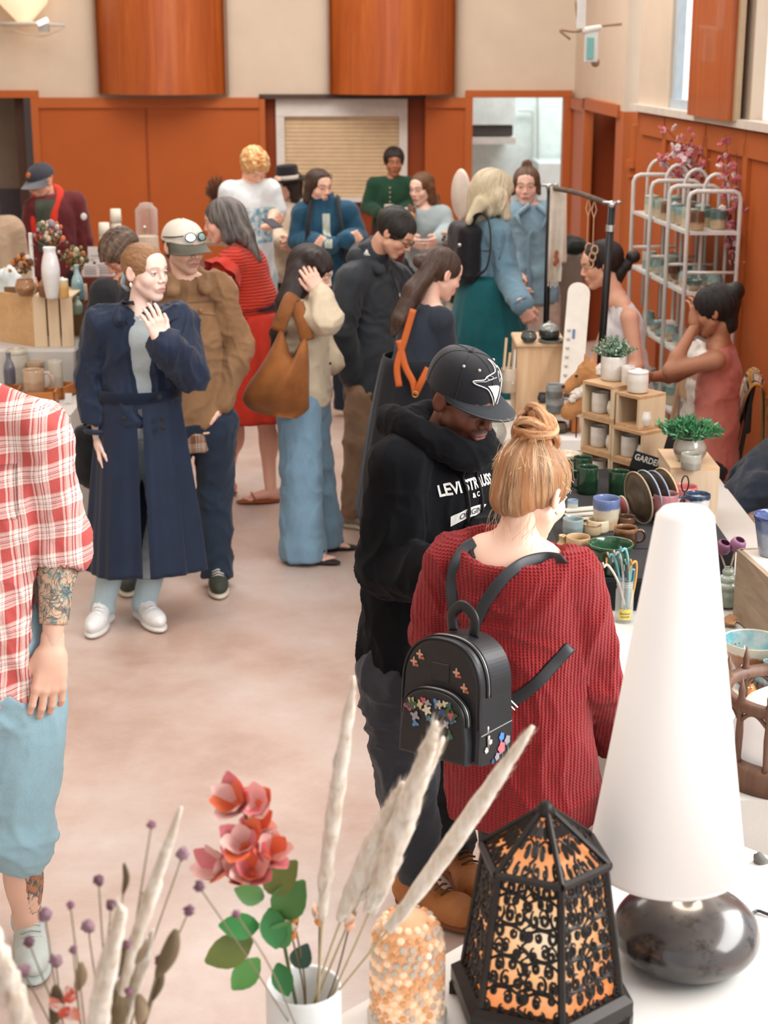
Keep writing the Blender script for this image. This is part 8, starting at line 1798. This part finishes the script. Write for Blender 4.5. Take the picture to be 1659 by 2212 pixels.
for k in range(6):
    obj('post', tube([hx(Rb, zb0, k), hx(Rt, zb1, k)], .0075, 6), MT, T); obj('ridge', tube([hx(Rt*1.06, zb1+.004, k), hexc+V3(0, 0, zap)], .006, 6), MT, T); obj('eave', tube([hx(Rt*1.06, zb1, k), hx(Rt*1.06, zb1, k+1)], .0085, 6), MT, T)
obj('cap', lathe([(.001, zap-.02), (.022, zap-.015), (.012, zap+.004), (.001, zap+.012)], hexc, 12), MT, T, True)
GLOW = plain('e8955c', .6, emit=.85, var=0)
gm = NT('amber_glow'); gm.set(.6); gm.col('8a4a28'); o_ = gm.tc(); x_, y_, z_ = gm.sep(o_)
dxy = gm.math('SQRT', gm.math('ADD', gm.math('POWER', gm.math('ADD', x_, -.0), 2), gm.math('POWER', gm.math('SUBTRACT', z_, zb1*.66), 2)))
gm.l(gm.ramp(dxy, [(0, 'fff0d0'), (.07, 'ffc890'), (.16, 'f09458'), (.45, 'dc7840')]), gm.b.inputs['Emission Color']); gm.b.inputs['Emission Strength'].default_value = .85
obj('liner', (np.array([hx(Rb*.93, zb0, k) for k in range(6)]+[hx(Rt*.93, zb1, k) for k in range(6)]+[hexc+V3(0, 0, zap-.02)]), [(k, (k+1) % 6, 6+(k+1) % 6, 6+k) for k in range(6)]+[(6+k, 6+(k+1) % 6, 12) for k in range(6)]), gm.m, T)
# scrollwork: mirrored rows of curled tubes on every panel (real relief)
def scroll(cx, cy, s_, flip, turns=1.35, n=16):
    return [(cx+flip*s_*(.15+.85*t)*math.cos(t*turns*6.283), cy+s_*(.15+.85*t)*math.sin(t*turns*6.283)) for t in np.linspace(0, 1, n)]
unit = []; rg = np.random.RandomState(3)
rows_ = 9
for j in range(rows_):
    for i in range(3):
        u = .09+i*.155+.06*(j % 2); v = (j+.5)/rows_; 
        if u > .47: continue
        jx, jy, js, jt = .02*rg.randn(), .012*rg.randn(), .04+.045*rg.rand(), .9+.8*rg.rand()
        for m_ in (1, -1):
            uu = .5+m_*(.5-u); unit.append([(uu+m_*(a_-u)*1.0, b_) for a_, b_ in scroll(u+jx, v+jy, js, (1 if (i+j) % 2 else -1), jt)])
    for m_ in (1, -1): unit.append([(.5+m_*.5*t_, (j+.5)/rows_+.5/rows_*math.sin(t_*math.pi)*(1 if j % 2 else -1)) for t_ in np.linspace(0, 1, 8)])
    unit.append([(.5+.05*math.sin(t_*6.283), j/rows_+t_/rows_) for t_ in np.linspace(0, 1, 8)])
for k in range(6):
    g = []; a0, a1, b0_, b1_ = hx(Rb, zb0, k), hx(Rb, zb0, k+1), hx(Rt, zb1, k), hx(Rt, zb1, k+1)
    M_ = lambda u, v: (a0*(1-u)+a1*u)*(1-v)+(b0_*(1-u)+b1_*u)*v
    for P in unit: g.append(tube([M_(min(.97, max(.03, u)), min(.98, max(.02, v))) for u, v in P], [.0018+.0024*math.sin(math.pi*q/(len(P)-1)) for q in range(len(P))], 5))
    g.append(tube([M_(0, .0), M_(1, .0)], .008, 5)); obj('filigree_panel', join(*g), MT, T, kind='stuff')
    g = []; ap = hexc+V3(0, 0, zap); e0, e1_ = hx(Rt*1.05, zb1, k), hx(Rt*1.05, zb1, k+1)
    for P in unit[::1][:24]:
        Q3 = []
        for u, v in P: v2 = min(.97, v*2.4); Q3.append((e0*(1-u)+e1_*u)*(1-v2)+ap*v2)
        g.append(tube(Q3, .0028, 5))
    obj('roof_filigree', join(*g), MT, T, kind='stuff')
# mosaic glass dome lamp
mdc = V3(wx(880, 2.62, .85), 2.62, FT); T = thing('dome_lamp', 'glowing mosaic glass dome candle lamp left of the dark lantern', 'lamp', mdc); Rm = 78*mpp(mdc+V3(0, 0, .1)); hm_ = at(880, 2000, 2.62)[2]-FT+.03
prof = [(Rm*.9, .015), (Rm, .03), (Rm, hm_*.62), (Rm*.95, hm_*.78), (Rm*.75, hm_*.92), (Rm*.35, hm_*.99), (.001, hm_)]
gl2 = NT('mosaic_glow'); gl2.set(.4); gl2.col('c8a080'); x_, y_, z_ = gl2.sep(gl2.tc()); gl2.l(gl2.ramp(gl2.math('MULTIPLY', z_, 1/hm_), [(.05, 'fff0d8'), (.25, 'f4c090'), (.6, 'd09868'), (.95, 'b06830')]), gl2.b.inputs['Emission Color']); gl2.b.inputs['Emission Strength'].default_value = .6
obj('inner_glow', lathe([(r*.95, z) for r, z in prof], mdc, 30), gl2.m, T, True)
hxs = []; rgg = np.random.RandomState(5); cols_ = [plain('c89468', .15, emit=.25, var=0), plain('b8a898', .15, emit=.18, var=0), plain('dcc0a0', .15, emit=.35, var=0)]
grp = [[], [], []]
for j in range(13):
    z = .03+(hm_-.045)*j/12.; rr = float(np.interp(z, [p[1] for p in prof], [p[0] for p in prof])); nn_ = max(5, int(2*math.pi*rr/.0175))
    for i in range(nn_):
        a = 2*math.pi*(i+.5*(j % 2))/nn_; d = V3(math.cos(a), math.sin(a), 0); dz = .0; nrm_ = nrm(d+V3(0, 0, .0 if z < hm_*.62 else (z-hm_*.62)/(hm_*.38)*2.2)); e1 = nrm(np.cross((0, 0, 1), nrm_)); e2 = np.cross(nrm_, e1); c_ = mdc+d*rr*.985+V3(0, 0, z)
        hx6 = [c_+.0082*(e1*math.cos(b)+e2*math.sin(b)) for b in np.linspace(0, 6.283, 7)[:-1]]; P = hx6+[p+nrm_*.0045-(p-c_)*.35 for p in hx6]
        grp[rgg.randint(3)].append((np.array(P), [(q, (q+1) % 6, 6+(q+1) % 6, 6+q) for q in range(6)]+[tuple(range(6, 12))]))
for i in range(3): obj('mosaic_tiles', join(*grp[i]), cols_[i], T, kind='stuff')
obj('rim', lathe([(Rm*.98, .0), (Rm*1.1, 0), (Rm*1.12, .018), (Rm*1.0, .024)], mdc, 36), plain('d4ccc0', .3), T, True)
# white vase of magnolia and pampas
vc = V3(wx(655, 2.45, .95), 2.45, FT); rv = 82*mpp(vc+V3(0, 0, .2)); hv2 = at(655, 2125, 2.45)[2]-FT
T = thing('vase', 'white cylindrical vase holding artificial blossom and pampas plumes', 'vase', vc); obj('body', lathe([(.001, 0), (rv*.95, 0), (rv, .01), (rv, hv2-.008), (rv*.97, hv2), (rv*.9, hv2-.006), (rv*.9, .05), (.001, .04)], vc, 40), plain('d8d8d6', .35), T, True)
obj('blue_marks', join(*[sphere(vc+V3(rv*math.cos(a), rv*math.sin(a), hv2-.085), (.005, .005, .009), 6, 5) for a in np.linspace(-2.4, -.7, 9)]), plain('7c98b0', .4), T, True, kind='stuff')
PM = NT('plume'); PM.set(.95, sheen=.4); PM.col(PM.ramp(PM.noise(PM.mp(PM.tc(), (1, 1, .3)), 60, 3), [(.3, 'c4b29c'), (.7, 'e4ddd2')]))
def plume(label, b, tip, r, seed, head=.62, bow=.02, group=None):
    r *= 1.25
    T = thing('pampas_plume', label, 'dried grass', b, group); rg = np.random.RandomState(seed); d = tip-b; side = nrm(np.cross(d, (0, 1, 0))); P = curve([b, b+d*.5+side*bow, tip], 40); k0 = int(len(P)*(1-head)); obj('stalk', tube(P[:k0+3], .0022, 6), plain('b8a888', .8), T, True)
    H = P[k0:]; n = len(H); R_ = [r*math.sin(math.pi*min(1, (.12+.86*(i/(n-1)))))**.55*(.9+.2*rg.rand()) for i in range(n)]; V, Fs = tube(H, R_, 14); V = V+(vnoise(V*140, seed)[:, None]-.5)*r*.5; obj('plume_head', (V, Fs), PM.m, T, True)
    g = []; u = nrm(d)
    for i in range(420):
        k = rg.randint(n-1); p = H[k]; o_ = rg.randn(3); o_ = nrm(o_-u*np.dot(o_, u)); q = p+o_*R_[k]*.85; e = q+o_*r*.35+u*r*(.9+rg.rand()); w = np.cross(o_, u)*.0007; g.append((np.array([q-w, q+w, e]), [(0, 1, 2)]))
    obj('bristles', join(*g), PM.m, T, kind='stuff')
vt = vc+V3(0, 0, .06)
A2 = lambda x, y, D: at(x, y, D)
for i, (x, y, D, r, hd_, lb) in enumerate(((765, 1462, 2.28, .0105, .62, 'upright pale pampas plume rising highest from the white vase'), (945, 1560, 2.32, .016, .55, 'broad pampas plume pointing at the small backpack'), (955, 1600, 2.36, .013, .5, 'pampas plume just below the broad one'), (1150, 1570, 2.36, .0125, .6, 'pampas plume leaning furthest right over the red dress'), (870, 1690, 2.4, .014, .5, 'short pampas plume leaning right behind the broad one'))):
    plume(lb, vt+V3(.02*math.cos(i), .02*math.sin(i), 0), A2(x, y, D), r, i+3, hd_, bow=.012*(-1)**i)
def leaf(p, d, up, L_, w, cup=.2, n=6):
    d = nrm(d); s_ = nrm(np.cross(d, up)); u = np.cross(s_, d); V = []; 
    for i in range(n+1):
        t = i/n; ww = w*math.sin(math.pi*min(1, t*.95+.03))**.8; c_ = p+d*L_*t+u*(-cup*L_*t*t)
        V += [c_-s_*ww+u*ww*.35, c_, c_+s_*ww+u*ww*.35]
    return np.array(V), [(3*i+a, 3*i+a+1, 3*i+a+4, 3*i+a+3) for i in range(n) for a in (0, 1)]
T = thing('blossom_spray', 'artificial pink-coral magnolia spray with green leaves in the white vase', 'flowers', vt); rg = np.random.RandomState(8); stem = curve([vt, at(610, 2020, 2.42), at(590, 1900, 2.40), at(545, 1800, 2.38), at(520, 1730, 2.38)], 24); obj('stem', tube(stem, .0032, 6), plain('4c5c34', .6), T, True)
PC1, PC2, PC3 = plain('e48a90', .5), plain('f0c8c0', .5), plain('ea7c54', .5)
for i, (x, y, s_) in enumerate(((515, 1740, .042), (560, 1735, .036), (548, 1790, .034), (530, 1830, .042), (580, 1850, .040), (495, 1880, .044), (545, 1890, .044), (520, 1900, .04))):
    s_ *= 1.55; c_ = at(x, y, 2.37+.02*(i % 3)); ax = nrm(V3((x-540)*.006, -.5, .6)+rg.randn(3)*.15); e1 = nrm(np.cross(ax, (0, 1, .2))); e2 = np.cross(ax, e1)
    for k in range(7): a = k*.9+i; d = nrm(ax*.7+(e1*math.cos(a)+e2*math.sin(a))*(.6+.35*(k % 2))); obj('petal', leaf(c_, d, ax, s_*(.8+.3*rg.rand()), s_*.30, -.25), (PC1, PC2, PC2, PC1, PC2)[k % 5] if (i+k) % 4 else PC3, T, True)
    obj('calyx', sphere(c_, s_*.17, 8, 6), PC3, T, True)
for i, (x, y, dx, dz, s_, c_) in enumerate(((575, 1925, .6, .8, .075, '6c7c3c'), (570, 1940, -.6, .4, .05, '5c8c4c'), (600, 1980, .5, .9, .08, '4c7c3c'), (560, 2000, -.9, .2, .06, '3c8c44'), (545, 2030, -.9, -.3, .075, '6c7838'), (590, 2040, .3, .6, .06, '4c8c4c'), (560, 2070, -.6, -.6, .06, '5c9448'), (600, 2080, .2, -.5, .05, '2c6c34'), (585, 1960, .1, -.6, .06, '3c8044'))):
    obj('leaf', leaf(at(x, y, 2.40), V3(dx, -.35, dz), V3(0, -1, .4), s_*1.15, s_*.38, .15), plain(c_, .45), T, True)
for i, (x, y, c_) in enumerate(((635, 1985, 'e09050'), (690, 1990, 'd89050'), (755, 2000, 'e8b090'), (630, 2020, 'd87838'))):
    q = at(x, y, 2.42); obj('bud', join(*[leaf(q, V3(.3*math.cos(a), .3*math.sin(a), 1), V3(math.cos(a), math.sin(a), 0), .034, .009, -.1) for a in (0, 1.25, 2.5, 3.77, 5.0)]), plain('eccfb8', .5), T, True); obj('calyx', sphere(q, .009, 8, 6), plain(c_, .5), T, True); obj('twig', tube(curve([vt, (vt+q)/2+V3(.01, 0, 0), q], 8), .0018, 5), plain('6c5c44', .7), T, True)
obj('leaf', leaf(at(640, 2090, 2.43), V3(.2, -.1, .5), V3(0, -1, .4), .05, .02), plain('2c4c3c', .5), T, True)
# left dried arrangement
dc = V3(wx(215, 2.12, .8), 2.12, FT); T = thing('vase', 'second vase, below the frame, holding dried thistle and pampas at lower left', 'vase', dc); obj('body', lathe(smoothprof([(.001, 0), (.05, 0), (.06, .02), (.062, .12), (.045, .17), (.04, .16), (.05, .1), (.001, .03)]), dc, 30), plain('d0ccc4', .4), T, True)
dt = dc+V3(0, 0, .06)
for i, (x, y, D, r, hd_, lb) in enumerate(((390, 1745, 2.05, .0085, .55, 'thin pale plume rising highest at lower left'), (262, 1955, 1.95, .0125, .62, 'thick pale plume in the middle of the lower left bunch'), (-25, 1975, 1.9, .013, .7, 'thick blurred plume at the bottom left corner'), (330, 2010, 2.1, .008, .5, 'short plume among the brown seed heads'))):
    plume(lb, dt+V3(.01*i-.015, 0, 0), A2(x, y, D), r, i+20, hd_, bow=.02)
T = thing('thistle_bunch', 'dried stems with small mauve thistle heads at lower left', 'dried flowers', dt); SB = plain('7c7058', .8)
for i, (x, y) in enumerate(((327, 1782), (213, 1902), (322, 1936), (152, 1955), (408, 1967), (97, 1975), (158, 2052), (62, 2035), (50, 2098), (278, 2142), (240, 1955), (120, 2075), (275, 2040), (345, 2075), (190, 2000), (510, 1975), (430, 1915), (395, 1845))):
    q = at(x, y, 2.05+.05*(i % 3)); b_ = dt if x < 430 else vt; obj('stem', tube(curve([b_, b_*.4+q*.6+V3(.01*math.sin(i), 0, .01), q], 10), .0013, 5), SB, T, True); s_ = .006+.002*(i % 3); g_ = sphere(q, (s_, s_, s_*.95), 12, 9); g_ = (g_[0]+(g_[0]-q)*(vnoise(g_[0]*700, i)[:, None]-.5)*.9, g_[1]); h_ = obj('thistle_head', g_, plain(('7c5464', '6c4c58', '987884')[i % 3], .9, var=.3), T, True); 
T = thing('seed_head_bunch', 'brown dried seed heads and one coral blossom at lower left', 'dried flowers', dt)
for i, (x, y, x2, y2, w) in enumerate(((380, 2010, 340, 2110, .013), (300, 2020, 290, 2080, .012), (268, 1865, 266, 1930, .005), (258, 2020, 250, 2110, .009), (175, 2080, 165, 2140, .009), (120, 2130, 115, 2212, .012), (250, 2140, 255, 2212, .014), (300, 2150, 300, 2212, .011), (350, 2090, 330, 2160, .006))):
    p, q = at(x2, y2, 2.08), at(x, y, 2.08); obj('seed_head', (lambda P: tube(P, [w*math.sin(math.pi*(.08+.84*k/(len(P)-1)))**.7 for k in range(len(P))], 8))(curve([p, (p+q)/2+V3(.004, 0, 0), q], 10)), plain(('6c5c44', '8c7860', '5c4c38')[i % 3], .85, var=.3), T, True); obj('stem', tube([dt, p], .0016, 5), SB, T)
for k in range(9): a = k*.7; q = at(135+8*(k % 4), 2160+14*(k//4), 2.06); obj('petal', leaf(q, V3(math.cos(a), -.2, math.sin(a)+.4), V3(0, -1, 0), .024, .008), (plain('c8503c', .5), plain('e08c78', .5), plain('e8d0c8', .5))[k % 3], T, True)
